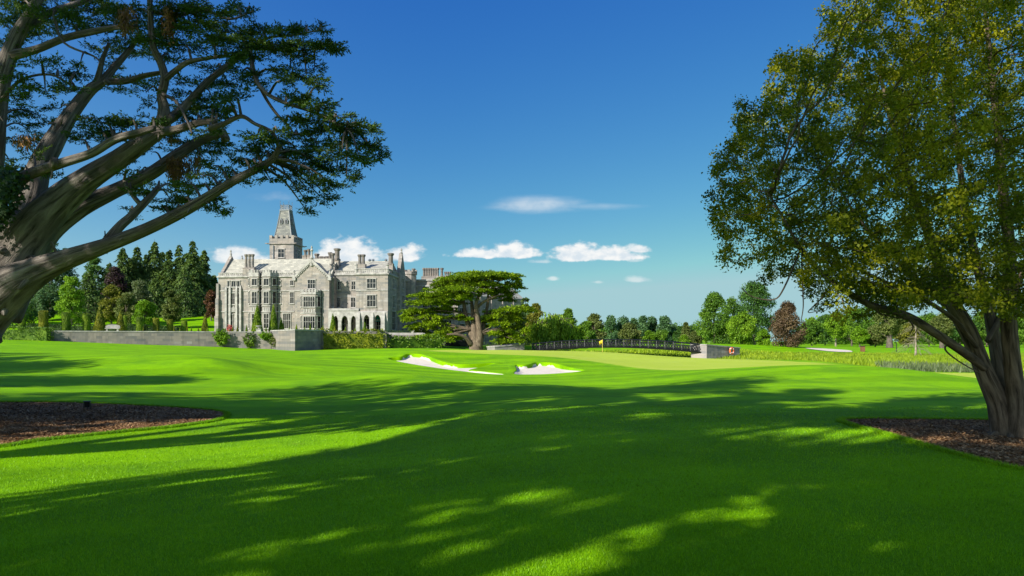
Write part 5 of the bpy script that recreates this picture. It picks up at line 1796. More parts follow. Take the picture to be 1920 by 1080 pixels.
def conifer(name, label, cat, base, h, w, key='conifer', seed=0, droop=.35, n=5200, group=None, leaf=.62, bare=.04, ragged=.35):
    r = np.random.RandomState(seed)
    root = thing(name, label, cat, base, 0, group)
    tb = MB().lathe([(h * .018 + .1, -.5), (h * .012 + .06, h * .4), (.03, h)], 0, 0, 8)
    nb = 190
    t = np.sort(r.uniform(bare, .985, nb))
    rad = w * 2.0 * (1 - t) ** .85 * (1 + .22 * np.sin(t * 23 + seed) + .16 * np.sin(t * 51 + seed * 3)) * r.uniform(1 - ragged, 1.12, nb) + .18
    a = np.arange(nb) * 2.39996 + r.uniform(-.4, .4, nb)
    per = n // nb
    P, D = [], []
    for i in range(nb):
        m = max(6, int(per * (.35 + 1.2 * rad[i] / w)))
        s = r.uniform(.12, 1, m) ** .8
        dirv = np.array([math.cos(a[i]), math.sin(a[i]), 0])
        lat = np.array([-math.sin(a[i]), math.cos(a[i]), 0])
        z = t[i] * h - droop * rad[i] * (s ** 1.5) + .10 * rad[i] * (1 - s)
        p = dirv * (s * rad[i])[:, None] + lat * (r.normal(0, .16, m) * rad[i] * (.35 + s))[:, None]
        p[:, 2] = z + r.normal(0, .06, m) * rad[i]
        P.append(p)
        D.append(unit(dirv * .8 + lat * r.normal(0, .5, (m, 1)) + np.array([0, 0, -1.0 * droop - .25]) + rdir(r, m) * .35))
        if i % 4 == 0:
            tb.tube([(0, 0, t[i] * h), tuple(dirv * rad[i] * .8 + np.array([0, 0, t[i] * h - droop * rad[i] * .6]))], [.06 + h * .002, .02], 4)
    P = np.concatenate(P); D = np.concatenate(D)
    m = len(P)
    U = unit(P * np.array([1, 1, 0]) + rdir(r, m) * w * .5 + np.array([0, 0, w * .4]))
    L = r.uniform(.6, 1.4, m) * leaf * 1.25
    leaf_obj('crown', P, D, U, L, L * .5, lm(key), root, .1)
    part(tb, 'trunk', M_BARKF, root)
    return root

def weeping(name, label, base, h, w, seed=0):
    r = np.random.RandomState(seed)
    root = thing(name, label, 'tree', base)
    tb = MB().tube([(0, 0, -.5), (0, 0, h * .3), (.3, 0, h * .6)], [.45, .38, .25], 8, 2)
    P, D = [], []
    nb = 46
    for i in range(nb):
        a = r.uniform(0, 2 * PI)
        q = w * math.sqrt(r.uniform(.05, 1))
        zt = h * (1 - .42 * (q / w) ** 2) * r.uniform(.82, 1.02)
        tip = np.array([q * math.cos(a), q * math.sin(a), zt])
        st = np.array([.2 * math.cos(a), .2 * math.sin(a), h * .5])
        tb.tube([tuple(st), tuple(st * .4 + tip * .6 + np.array([0, 0, h * .12])), tuple(tip)], [.13, .09, .04], 5, 2)
        for j in range(6):
            p0 = tip + np.append(r.normal(0, .12 * w, 2), r.normal(0, .2))
            ln = max(1.0, (p0[2] - .5) * r.uniform(.5, 1.0))
            m = int(22 + ln * 5)
            s = r.uniform(0, 1, m)
            sw = np.array([math.cos(a), math.sin(a), 0]) * .12 * w
            p = p0 + np.stack([s * sw[0] + r.normal(0, .13, m), s * sw[1] + r.normal(0, .13, m), -s * ln], 1)
            P.append(p); D.append(np.tile((0, 0, -1.0), (m, 1)) + r.normal(0, .28, (m, 3)))
    P = np.concatenate(P); D = np.concatenate(D); n = len(P)
    U = unit(P * np.array([1, 1, 0]) + rdir(r, n) * w * .6)
    L = r.uniform(.6, 1.3, n) * .6
    leaf_obj('crown', P, D, U, L, L * .32, lm('willow'), root)
    part(tb, 'trunk', M_BARKF, root, True)
    return root

def tree_at(kind, px, ptop, pbase, hw, Y, key, label, name, zf=None, cat='tree', **kw):
    x = (px - 960) / F * Y
    z0 = zf(x, Y) if zf else gz(x, Y)
    z0 = float(z0) - .1
    h = W(px, ptop, Y).z - z0
    w = hw / F * Y
    if kind == 'con':
        return conifer(name, label, cat, (x, Y, z0), h, w, key, **kw)
    if kind == 'weep':
        return weeping(name, label, (x, Y, z0), h, w, **kw)
    return broadleaf(name, label, cat, (x, Y, z0), h, w, key, kind, **kw)

TZF = lambda x, y: terrace_z(x, y)
sd = [100]
def far(kind, px, ptop, hw, Y, key, label, name='broadleaf_tree', left=False, **kw):
    sd[0] += 1
    kw.setdefault('seed', sd[0])
    kw.setdefault('group', 'trees behind the west garden' if left else 'trees across the river')
    if kind == 'weep': kw.pop('group')
    s = Y / F           # metres per photo pixel
    if kind not in ('weep',):
        kw.setdefault('leaf', max(.3, 2.9 * s))
    return tree_at(kind, px, ptop, 0, hw, Y, key, label, name, TZF if left else None, **kw)

# left: conifers and garden trees
for px, pt, hw, Y, lb in ((230, 462, 22, 238, 'tall dark conifer at the left end of the conifer clump'),
                          (257, 459, 21, 243, 'tall conifer with a feathery top, second in the clump'),
                          (290, 448, 23, 246, 'tallest dark conifer in the left part of the clump'),
                          (317, 466, 19, 240, 'shorter conifer between the two tallest of the clump'),
                          (336, 457, 19, 248, 'narrow conifer just left of the ragged-topped one'),
                          (361, 449, 24, 238, 'broad drooping conifer with ragged top, near the manor'),
                          (383, 467, 17, 244, 'wind-swept conifer at the right end of the clump'),
                          (401, 514, 14, 252, 'dark conifer peeping out beside the manor roof')):
    far('con', px, pt, hw, Y, 'conifer', lb, 'conifer', True, group='conifers left of the manor', n=10500, droop=.6, ragged=.65)
for px, pt, hw, Y, lb in ((244, 482, 20, 258, 'lower conifer filling the gap between the two left-hand conifers'), (274, 474, 20, 262, 'lower conifer behind the gap left of the tallest conifer'),
                          (304, 470, 20, 262, 'lower conifer behind the gap right of the tallest conifer'), (349, 472, 20, 262, 'lower conifer behind the gap left of the broad drooping conifer'),
                          (373, 478, 18, 260, 'lower conifer behind the gap left of the wind-swept conifer'), (205, 490, 20, 250, 'low dark conifer left of the conifer clump')):
    far('con', px, pt, hw, Y, 'conifer', lb, 'conifer', True, group='conifers left of the manor', n=7000, droop=.6, ragged=.6)
far('con', 345, 500, 26, 228, 'conifer', 'shorter weeping conifer in front of the clump', 'conifer', True, droop=.7, group='conifers left of the manor')
far('con', 290, 520, 24, 226, 'conifer', 'dark low conifer behind the small pale trees', 'conifer', True, droop=.6, group='conifers left of the manor')
far('oval', 96, 452, 28, 250, 'deep', 'dark blue-green tree seen between trunk and lowest limb of the cypress', 'broadleaf_tree', True)
far('con', 122, 462, 24, 255, 'blue', 'bluish conifer top just above the lowest cypress limb', 'conifer', True, group='conifers left of the manor')
far('round', 60, 500, 40, 240, 'deep', 'dark tree close behind the cypress trunk', 'broadleaf_tree', True)
far('dome', 178, 484, 29, 232, 'deep', 'flat-layered dark cedar left of the purple beech', 'layered_cedar', True, lobes=70, lr=.17)
far('con', 166, 510, 27, 212, 'conifer', 'dark conifer between the lime-green and golden trees', 'conifer', True, group='conifers left of the manor')
far('oval', 216, 502, 25, 222, 'purple', 'dark purple beech in front of the conifer clump', 'purple_beech', True, cat='tree', lobes=80, lr=.27, nleaf=7000)
far('tall', 133, 515, 34, 192, 'lime', 'bright lime-green tree in the west garden', 'broadleaf_tree', True, lobes=60, lr=.2, clear=.1)
far('round', 88, 535, 30, 215, 'blue', 'blue-green bushy tree left of the lime-green tree', 'broadleaf_tree', True)
far('oval', 209, 537, 27, 196, 'gold', 'golden-bronze tree behind the broad golden cone', 'broadleaf_tree', True, clear=.22)
far('round', 236, 550, 20, 192, 'olive', 'olive rounded tree right of the golden-bronze tree', 'broadleaf_tree', True, clear=.22)
far('dome', 260, 528, 27, 206, 'pale', 'dark-bodied tree with pale blossom on its domed top', 'blossom_tree', True)
far('round', 272, 567, 24, 172, 'lime', 'small round pale-green tree with a visible stem', 'small_tree', True, clear=.3, lobes=36)
far('round', 323, 544, 20, 196, 'olive', 'small grey-green round tree before the drooping conifers', 'small_tree', True, clear=.2)
far('oval', 396, 545, 14, 215, 'rust', 'rust-red shrub tree beside the west corner of the manor', 'red_tree', True, clear=.05)
far('round', 20, 560, 50, 200, 'deep', 'dark evergreen mass left of the cypress trunk', 'broadleaf_tree', True)
for i, (px, pt, hw, Y, key, lb) in enumerate(((150, 578, 26, 234, 'deep', 'dark laurel bush under the lime-green tree'), (240, 580, 26, 234, 'deep', 'dark laurel bush under the golden-bronze tree'),
                                 (330, 578, 28, 230, 'deep', 'dark laurel bush at the foot of the conifers'), (375, 580, 22, 230, 'deep', 'dark laurel bush close to the manor corner'))):
    far('dome', px, pt, hw, Y, key, lb, 'laurel_bush', True, cat='shrub', clear=.02, group='laurel bushes')

# centre: behind the cedar and the bridge
far('con', 985, 556, 24, 178, 'conifer', 'dark jagged conifer rising right of the cedar', 'conifer', droop=.1, ragged=.6, group='trees beside the cedar')
far('con', 962, 575, 24, 172, 'conifer', 'dark conifer half hidden by the right side of the cedar', 'conifer', droop=.2, ragged=.5, group='trees beside the cedar')
far('oval', 1004, 571, 20, 168, 'gold', 'golden-brown tree between cedar and weeping willow', group='trees beside the cedar')
far('oval', 950, 610, 18, 150, 'olive', 'brownish drooping shrub tree at the foot of the cedar', 'shrub_tree', clear=.02, group='trees beside the cedar')
far('weep', 1040, 583, 42, 158, 'willow', 'weeping tree with long hanging green strands left of the bridge', 'weeping_tree')
far('oval', 1066, 579, 17, 172, 'mid', 'rounded green crown just behind the weeping tree')
far('oval', 1100, 604, 20, 205, 'mid', 'mid-green tree between the weeping tree and the yellow-green tree')
far('oval', 1115, 590, 22, 215, 'olive', 'yellow-green tree above the left half of the bridge')
for px, pt, hw, Y, lb in ((1146, 595, 12, 300, 'leftmost of the slim blue-green poplars above the bridge'), (1168, 594, 13, 305, 'second slim blue-green poplar above the bridge'),
                          (1189, 599, 10, 310, 'short blue-green poplar above the middle of the bridge'), (1206, 595, 11, 300, 'blue-green poplar left of the twin poplars'),
                          (1222, 597, 13, 306, 'left one of the twin blue-green poplars'), (1245, 597, 14, 302, 'right one of the twin blue-green poplars'),
                          (1262, 611, 12, 310, 'low blue-green poplar at the right end of the row')):
    far('tall', px, pt, hw * 1.5, Y, 'blue', lb, 'poplar', clear=.0, nleaf=3400, lobes=40, lr=.3, group='blue-green poplars beyond the bridge')
far('round', 1180, 609, 22, 205, 'olive', 'golden-olive rounded tree behind the middle of the bridge', clear=.03)
far('round', 1216, 623, 12, 200, 'bright', 'low light-green bush behind the bridge left of the bigger one', 'bush', cat='bush', clear=.02)
far('round', 1237, 620, 19, 204, 'mid', 'rounded green bush tree behind the right half of the bridge', clear=.02)
far('con', 1286, 603, 7, 240, 'olive', 'thin pale conifer sticking up above the right end of the bridge', 'conifer')
far('oval', 1276, 614, 14, 260, 'deep', 'dark low tree left of the thin pale conifer')
far('round', 1300, 613, 18, 265, 'deep', 'dark low tree right of the thin pale conifer')
far('round', 1302, 624, 14, 190, 'olive', 'olive willow bush beside the right bridge abutment', 'bush', cat='bush', clear=.02)
far('con', 1283, 627, 8, 190, 'bright', 'small bright conical bush above the bridge railing', 'bush', cat='bush')
far('oval', 1339, 553, 36, 182, 'mid', 'tall airy green tree right of the bridge', clear=.03, lobes=80, lr=.23, nleaf=9000)
far('oval', 1414, 528, 44, 196, 'deep', 'tallest dark green tree of the group right of the bridge', clear=.05, lobes=90, lr=.23, nleaf=10000)
far('round', 1375, 560, 26, 200, 'mid', 'green tree filling the gap between the two tall riverside trees', lobes=50, nleaf=5500)
far('round', 1392, 590, 31, 172, 'bright', 'bright green tree in front of the tallest riverside tree', clear=.04, lobes=50, nleaf=5500)
far('oval', 1431, 618, 14, 166, 'lime', 'small bright round tree left of the copper beech', 'small_tree', clear=.05, nleaf=2400)
far('oval', 1477, 570, 31, 162, 'copper', 'dark copper beech with a tall oval crown', 'copper_beech', clear=.02, lobes=90, lr=.27, nleaf=9500)
# right: the far side of the fairway
for kind, px, pt, hw, Y, key, lb, kw in (
        ('round', 1522, 597, 22, 262, 'mid', 'rounded green tree just right of the copper beech', {}),
        ('round', 1547, 592, 18, 300, 'deep', 'dark tree showing behind the first gap right of the copper beech', {}),
        ('oval', 1567, 586, 23, 250, 'bright', 'tree with a pale bare stem at the fairway edge', dict(clear=.3, bark=M_BARKP)),
        ('oval', 1597, 578, 28, 272, 'mid', 'tall full green tree left of the bright small one', {}),
        ('round', 1633, 574, 34, 290, 'mid', 'broad light-topped tree behind the bright small one', {}),
        ('round', 1612, 614, 15, 222, 'lime', 'small bright yellow-green tree at the fairway edge', dict(clear=.25)),
        ('round', 1641, 613, 22, 226, 'olive', 'spreading pale-green tree beside the bright small one', dict(clear=.2)),
        ('round', 1668, 578, 32, 205, 'olive', 'tree with a thick dark trunk standing out on the fairway', dict(clear=.34, trunkr=.75)),
        ('round', 1703, 602, 25, 232, 'gold', 'yellow-green tree behind the bare larch', dict(clear=.15)),
        ('round', 1742, 592, 30, 260, 'mid', 'green tree right of the bare larch', {}),
        ('round', 1766, 590, 26, 205, 'olive', 'tree with a crooked dark trunk on the right fairway', dict(clear=.4, trunkr=.55)),
        ('round', 1800, 588, 32, 255, 'deep', 'dark tree seen left of the right tree stems', {}),
        ('oval', 1850, 582, 32, 265, 'mid', 'green tree seen between the right tree stems', {}),
        ('round', 1905, 590, 34, 250, 'mid', 'green tree seen at the right edge behind the stems', {}),
        ('round', 1962, 585, 36, 262, 'deep', 'green tree just outside the right edge', {})):
    far(kind, px, pt, hw, Y, key, lb, **kw)

# bare larch on the fairway
def larch():
    x, Y = (1717 - 960) / F * 84, 84.0
    c = hit(1717, 669); Y = c.y; x = c.x
    h = W(1717, 596, Y).z - c.z
    root = thing('sparse_larch', 'sparse young larch with bare drooping branches on the right fairway', 'tree', (x, Y, c.z - .05))
    r = np.random.RandomState(77)
    tb = MB().tube([(0, 0, -.3), (.02, 0, h * .4), (0, 0, h)], [.16 * Y / 84, .12, .03], 8, 3)
    P = []
    for i in range(46):
        t = r.uniform(.18, .97)
        a = r.uniform(0, 2 * PI)
        L = (2.1 * (1 - t) + .8) * r.uniform(.6, 1.2) * h / 4.6
        d = np.array([math.cos(a), math.sin(a), 0])
        p0 = np.array([0, 0, h * t]); p1 = p0 + d * L * .55 + np.array([0, 0, -.05 * L]); p2 = p0 + d * L + np.array([0, 0, -.42 * L])
        tb.tube([tuple(p0), tuple(p1), tuple(p2)], [.035, .022, .008], 4, 3)
        for s in (.5, .7, .85, .95):
            q0 = p0 * (1 - s) + p2 * s + np.array([0, 0, .1])
            q1 = q0 + d * .25 * L + np.append(r.normal(0, .22, 2), -.2 * L)
            tb.tube([tuple(q0), tuple(q1)], [.012, .005], 3)
            m = 7
            P.append(q0 + (q1 - q0) * r.uniform(0, 1.1, (m, 1)) + r.normal(0, .05, (m, 3)))
    part(tb, 'trunk', M_BARKP, root, True)
    P = np.concatenate(P); n = len(P)
    L = r.uniform(.06, .16, n)
    leaf_obj('foliage', P, rdir(r, n) + np.array([0, 0, -.3]), rdir(r, n), L, L * .5, lm('olive'), root)
larch()

# far-off wood that closes the horizon
def far_wood():
    r = np.random.RandomState(5)
    P, N = [], []
    for i in range(210):
        px = r.uniform(-900, 2900)
        Y = r.uniform(330, 400)
        x = (px - 960) / F * Y
        hh = r.uniform(9, 12) + (3.5 if 980 > px else 0) + (2.0 if px > 1480 else 0)
        w = r.uniform(5, 9)
        m = 360
        d = rdir(r, m); d[:, 2] = np.abs(d[:, 2])
        lob = r.uniform(-1, 1, (m, 1)) * .3 * np.sin(d[:, :1] * 9)
        zb = -1.0 if px > 620 else float(terrace_z(x, 300)) - 1.0
        P.append(np.array([x, Y, zb]) + d * np.array([w, w * .6, hh]) * (r.uniform(.7, 1.05, (m, 1)) + lob * .5)); N.append(d)
    P = np.concatenate(P); N = np.concatenate(N); n = len(P)
    L = r.uniform(.7, 1.4, n) * 1.5
    V, Fq = cards(P, unit(N * .4 + rdir(r, n)), unit(N + rdir(r, n) * .6), L, L * .7)
    o = link_mesh('far_wood', mesh_np('far_wood', V, Fq), lm('mid'))
    props(o, 'far-off green wood closing the horizon', 'wood', kind='stuff')
far_wood()

# ------------------------------------------------------------------ cedar of Lebanon beside the manor
def cedar():
    Y0 = 140.0
    c5 = lambda X, Yp, Y=Y0: W(740 + X / 4.8, 500 + Yp / 4.8, Y)
    base = c5(740, 752)
    base.z = gz(base.x, Y0) - .1
    root = thing('cedar_tree', 'broad cedar with flat layered bright green plates beside the manor', 'tree', tuple(base))
    r = np.random.RandomState(12)
    plates = [(830, 72, 250, 30), (700, 62, 110, 22), (960, 70, 120, 24), (560, 108, 165, 30), (1010, 108, 130, 32), (450, 158, 120, 30), (760, 150, 200, 34), (1075, 180, 85, 36), (560, 205, 220, 30), (900, 220, 170, 30),
              (300, 255, 160, 26), (480, 255, 190, 28), (980, 262, 90, 26), (330, 310, 175, 28), (520, 330, 110, 24), (180, 395, 115, 30), (390, 395, 170, 34), (320, 455, 150, 30), (150, 465, 80, 22), (180, 535, 75, 26),
              (330, 515, 120, 28), (470, 560, 90, 26), (420, 618, 170, 22), (320, 640, 90, 18), (620, 560, 45, 20), (1060, 385, 135, 34), (1150, 378, 75, 32), (930, 450, 130, 36), (810, 490, 80, 26), (790, 540, 66, 20),
              (950, 515, 85, 34), (1000, 575, 65, 34), (1085, 470, 85, 34), (1040, 640, 66, 50), (660, 250, 90, 22), (1120, 550, 60, 40), (250, 590, 70, 22), (560, 440, 60, 22), (100, 440, 45, 18)]
    plates += [(X + r.uniform(-70, 70), Yp + r.uniform(8, 42), hw * r.uniform(.55, .85), hh * .9) for X, Yp, hw, hh in plates if not (600 < X < 860 and 230 < Yp)]
    plates += [(430, 660, 110, 22), (250, 630, 80, 20), (560, 640, 60, 20), (980, 660, 80, 40), (1110, 620, 60, 40), (900, 600, 50, 26), (640, 470, 60, 22), (860, 400, 60, 24)]
    tb = MB()
    def T(pts, rad, **k):
        tb.tube([tuple(c5(x, y, Y0 + dy) - base) for x, y, dy in pts], [q / 4.8 / F * Y0 for q in rad], **k)
    T([(735, 775, 0), (730, 690, 0), (715, 560, 0), (705, 430, .5), (690, 300, 1)], [70, 50, 30, 20, 12], n=14, sub=4, ridge=.06, seed=1)
    T([(745, 740, -.3), (765, 600, -.6), (745, 450, -1), (735, 330, -1.5), (770, 240, -1.5), (830, 110, -1)], [42, 30, 22, 16, 12, 6], n=12, sub=4, ridge=.05, seed=2)
    T([(760, 700, 0), (790, 560, .6), (820, 430, 1), (840, 320, 1.2), (840, 240, 1)], [34, 22, 16, 13, 8], n=10, sub=4, ridge=.05, seed=3)
    T([(700, 640, .4), (650, 480, .8), (625, 350, 1), (620, 260, 1)], [28, 22, 16, 8], n=10, sub=4, seed=4)
    T([(690, 700, -.5), (640, 640, -1.5), (560, 610, -2.5), (470, 610, -3)], [26, 18, 12, 6], n=8, sub=4, seed=5)
    T([(720, 400, 0), (770, 340, -1), (850, 290, -2), (960, 250, -2.5)], [16, 13, 10, 5], n=8, sub=4, seed=6)
    P, D, U = [], [], []
    anchors = [(705, 560, 0), (705, 430, .5), (690, 320, 1), (765, 600, -.6), (745, 450, -1), (740, 330, -1.5), (780, 230, -1.5), (820, 430, 1), (840, 300, 1.2), (650, 480, .8), (625, 330, 1)]
    for i, (X, Yp, hw, hh) in enumerate(plates):
        dy = r.uniform(-1, 1) * min(6.0, 1.5 + hw / 4.8 / F * Y0 * .6)
        c = c5(X, Yp, Y0 + dy) - base
        a = min(anchors, key=lambda q: abs(q[0] - X) * .7 + abs(q[1] - Yp - 25))
        p0 = c5(a[0], a[1], Y0 + a[2]) - base
        md = p0.lerp(c, .55); md.z += .3
        tb.tube([tuple(p0), tuple(md), tuple(c)], [.14, .09, .03], 5, 3)
        a_ = hw / 4.8 / F * Y0
        b_ = hh / 4.8 / F * Y0
        m = int(420 * a_ * 1.3 * (a_ * .8) ** .5 + 260)
        an = r.uniform(0, 2 * PI, m); q = np.sqrt(r.uniform(0, 1, m))
        # sub-clumps make the plate edge ragged and let gaps through
        edge = 1 + .25 * np.sin(an * 4 + i) + .2 * np.sin(an * 9 + 2 * i)
        p = np.stack([q * np.cos(an) * a_ * edge, q * np.sin(an) * a_ * .75 * edge, (.5 - q ** 2) * b_ * .8 + r.normal(0, .16, m) * b_ + .34 * b_ * np.sin(q * np.cos(an) * a_ * 3.1 + i) * np.sin(q * np.sin(an) * a_ * 2.7 + 2 * i)], 1)
        keep = np.sin(p[:, 0] * 2.6 + i) + np.sin(p[:, 1] * 2.3 + 2 * i) + r.normal(0, .45, m) > -.75
        p = p[keep]; m = len(p)
        P.append(p + np.array(c))
        D.append(unit(np.stack([p[:, 0], p[:, 1], np.zeros(m)], 1) + rdir(r, m) * a_ * .55 + np.array([0, 0, .04])))
        U.append(unit(np.array([0, 0, 1.0]) + rdir(r, m) * .75))
    P = np.concatenate(P); D = np.concatenate(D); U = np.concatenate(U)
    n = len(P)
    L = r.uniform(.2, .55, n)
    leaf_obj('foliage', P, D, U, L, L * .42, lm('cedar'), root, .1)
    part(tb, 'trunk', M_BARK2, root, True)
cedar()
# ------------------------------------------------------------------ leaning cypress, left
def cypress():
    Y0 = 15.5
    base = hit(-235, 800)
    root = thing('cypress_tree', 'huge old cypress with long leaning grey limbs and dark layered foliage', 'tree', (base.x, Y0, base.z))
    off = np.array([base.x, Y0, base.z])
    r = np.random.RandomState(31)
    tb = MB()
    nodes = []          # (px, py, Y, radius px) along every limb, to hang foliage from
    def limb(pts, n=12, ridge=.07, seed=0, foliage=True, sub=5):
        """pts: (px, py, radius px, Y)"""
        P = [W(p[0], p[1], p[3]) for p in pts]
        k_ = 1.0 if n > 24 else .70
        Rd = [p[2] * k_ / F * p[3] for p in pts]
        tb.tube([tuple(p) for p in P], Rd, n, sub, ridge, seed)
        if foliage:
            sp_, sr = smooth_path(P, Rd, 4)
            for p, q in zip(sp_, sr):
                nodes.append((960 + p.x / p.y * F, HZ - (p.z - EYE) / p.y * F, p.y, q / p.y * F))
    # trunk, leaning up and to the right out of the left edge
    limb([(-270, 880, 150, 15.5), (-225, 780, 120, 15.5), (-172, 690, 104, 15.5), (-108, 610, 92, 15.5), (-42, 540, 78, 15.5), (12, 478, 56, 15.6), (66, 415, 36, 15.7)], 28, .055, 1, False, 6)
    limb([(-120, 665, 98, 15.2), (-42, 590, 74, 15.0), (20, 537, 54, 14.8), (62, 512, 40, 14.7), (112, 490, 30, 14.6), (200, 459, 19, 14.2), (280, 427, 16, 13.9), (360, 387, 14, 13.6), (430, 344, 11.5, 13.3), (482, 316, 10, 13.1), (513, 297, 9, 13.0),
          (524, 274, 7, 12.9)], 18, .06, 2)
    limb([(522, 276, 5, 12.9), (515, 255, 5.2, 12.8), (503, 243, 5, 12.8), (478, 232, 5, 12.9), (452, 218, 6, 13.0), (420, 232, 7, 13.2), (395, 240, 8, 13.4)], 8, .05, 3)
    limb([(190, 470, 16, 14.3), (222, 428, 12, 14.4), (245, 407, 11, 14.5), (268, 384, 10, 14.6), (285, 366, 9, 14.7), (297, 352, 7, 14.8)], 10, .06, 4)
    limb([(266, 386, 7, 14.6), (252, 370, 6, 14.6), (240, 352, 6, 14.7), (233, 338, 4, 14.8)], 8, .06, 5)
    limb([(-20, 580, 80, 15.6), (30, 500, 58, 15.7), (88, 430, 38, 15.9), (150, 388, 26, 16.1), (215, 358, 19, 16.3), (280, 327, 17, 16.5), (330, 292, 15, 16.7), (375, 264, 13, 16.9), (412, 250, 10, 17.0), (416, 243, 8, 17.0)], 16, .06, 6)
    limb([(-10, 530, 90, 15.4), (45, 450, 60, 15.4), (104, 385, 42, 15.3), (165, 336, 32, 15.2), (225, 298, 25, 15.1), (275, 262, 22, 15.0), (304, 236, 22, 15.0), (308, 205, 15, 15.0), (303, 180, 12, 15.0), (309, 150, 11, 14.9),
          (303, 122, 10, 14.9), (288, 90, 9, 14.8), (283, 50, 8, 14.8), (281, 5, 7, 14.7), (275, -60, 5, 14.6)], 16, .06, 7)
    limb([(304, 232, 14, 15.0), (335, 210, 12, 15.2), (362, 182, 10, 15.4), (390, 152, 9, 15.6), (425, 125, 8, 15.8), (452, 102, 7, 16.0), (465, 92, 5, 16.0)], 10, .06, 8)
    limb([(290, 248, 15, 15.0), (330, 243, 11, 14.7), (375, 230, 9, 14.4), (405, 228, 7, 14.2)], 10, .05, 9)
    limb([(308, 150, 9, 14.9), (330, 132, 8, 14.7), (352, 117, 7, 14.5), (385, 110, 5, 14.3), (425, 104, 4, 14.2)], 8, .05, 10)
    limb([(20, 350, 22, 15.0), (55, 327, 15, 14.6), (115, 306, 12.5, 14.3), (170, 288, 11.5, 14.1), (215, 262, 10.5, 14.0), (258, 249, 10, 13.9), (290, 240, 8, 13.9)], 10, .06, 11)
    limb([(15, 480, 55, 15.8), (55, 385, 36, 16.1), (72, 320, 30, 16.3), (95, 275, 27, 16.5), (128, 220, 19, 16.8), (165, 172, 16, 17.1), (192, 152, 12, 17.3), (215, 125, 9, 17.5), (245, 90, 7, 17.7), (262, 60, 5, 17.8)], 14, .06, 12)
    limb([(178, 162, 9, 17.2), (186, 138, 8, 17.2), (192, 112, 6, 17.2), (205, 80, 4, 17.2)], 8, .05, 13)
    limb([(200, 152, 10, 17.3), (235, 152, 8, 17.1), (270, 142, 7, 16.9), (302, 136, 6, 16.7)], 8, .05, 14)
    limb([(-95, 600, 60, 15.8), (-62, 450, 40, 15.9), (-20, 300, 30, 16.0), (0, 160, 24, 16.0), (28, 75, 18, 16.0), (60, 20, 14, 16.0), (100, -60, 10, 16.0)], 14, .06, 15)
    limb([(18, 105, 14, 16.0), (70, 92, 10, 15.8), (120, 72, 9, 15.7), (170, 60, 9, 15.6), (215, 52, 7, 15.5), (260, 50, 5, 15.5)], 10, .06, 16)
    limb([(40, 55, 11, 16.0), (90, 25, 9, 16.3), (150, 5, 8, 16.6), (210, -20, 6, 16.9)], 8, .06, 17)
    limb([(-12, 230, 16, 15.2), (8, 150, 7, 15), (22, 112, 6, 15)], 8, .06, 18)
    limb([(-40, 420, 24, 16.5), (-10, 340, 16, 16.8), (4, 240, 9, 17), (2, 140, 7, 17.2)], 8, .06, 19)
    # long hanging boughs on the right
    limb([(462, 84, 7, 16.0), (470, 100, 6.5, 15.6), (474, 128, 6.5, 15.2), (484, 158, 6, 14.8), (504, 178, 5.5, 14.5), (535, 193, 5, 14.2), (570, 204, 4.5, 14.0), (605, 218, 4, 13.8), (650, 242, 2.5, 13.6)], 8, .05, 20)
    limb([(488, 164, 5, 14.8), (502, 190, 4, 14.8), (520, 215, 3.8, 14.8), (540, 235, 3, 14.8), (552, 252, 2.5, 14.8)], 6, .05, 21)
    limb([(462, 90, 5, 16.0), (500, 92, 4, 15.7), (545, 96, 3, 15.4), (590, 92, 2, 15.2), (640, 92, 1.2, 15.0)], 6, .04, 22)
    limb([(455, 98, 4, 16.0), (500, 72, 3, 16.2), (550, 66, 2.5, 16.3), (600, 56, 1.4, 16.4)], 6, .04, 23)
    limb([(283, 20, 6, 14.8), (330, 30, 5, 15), (380, 18, 4, 15.2), (430, 36, 3, 15.3), (476, 20, 2, 15.4)], 6, .05, 24)
    limb([(300, 175, 6, 15.0), (330, 190, 4, 14.6), (350, 225, 3, 14.3), (360, 250, 2.4, 14.2)], 6, .05, 25)
    limb([(0, 190, 5, 14.5), (40, 150, 4, 14.3), (95, 140, 3, 14.1), (140, 165, 2, 14)], 6, .05, 26)
    limb([(100, 30, 4, 15.6), (120, 80, 3, 15.4), (175, 105, 2.6, 15.2), (190, 120, 2.2, 15)], 6, .05, 27)
    # sawn stubs
    for (a, b_, q, Y) in (((205, 158), (196, 150), 5, 17.0), ((100, 312), (104, 300), 8, 14.3), ((430, 296), (440, 300), 0, 15), ((310, 232), (322, 216), 6, 14.8), ((416, 246), (424, 262), 8, 17.0)):
        if q:
            P = [W(a[0], a[1], Y), W(b_[0], b_[1], Y - .1)]
            tb.tube([tuple(p) for p in P], [q / F * Y] * 2, 8, 1)
    # knots and broken snags along the big limbs
    big = [q for q in nodes if q[3] > 9]
    for k in range(46):
        q = big[r.randint(len(big))]
        c = np.array(W(*q[:3])); R_ = q[3] / F * q[2]
        d = unit(np.array([r.normal(0, .7), -abs(r.normal(.5, .5)), r.normal(.1, .8)]))
        a_ = c + d * R_ * .75
        lg = r.choice([.05, .07, .16, .3]) * (.5 + R_)
        w = R_ * r.uniform(.12, .26)
        tb.tube([tuple(a_), tuple(a_ + d * R_ * .3), tuple(a_ + d * (R_ * .3 + lg) + np.array([0, 0, -.02]))], [w * 1.5, w, w * .55], 8, 2)
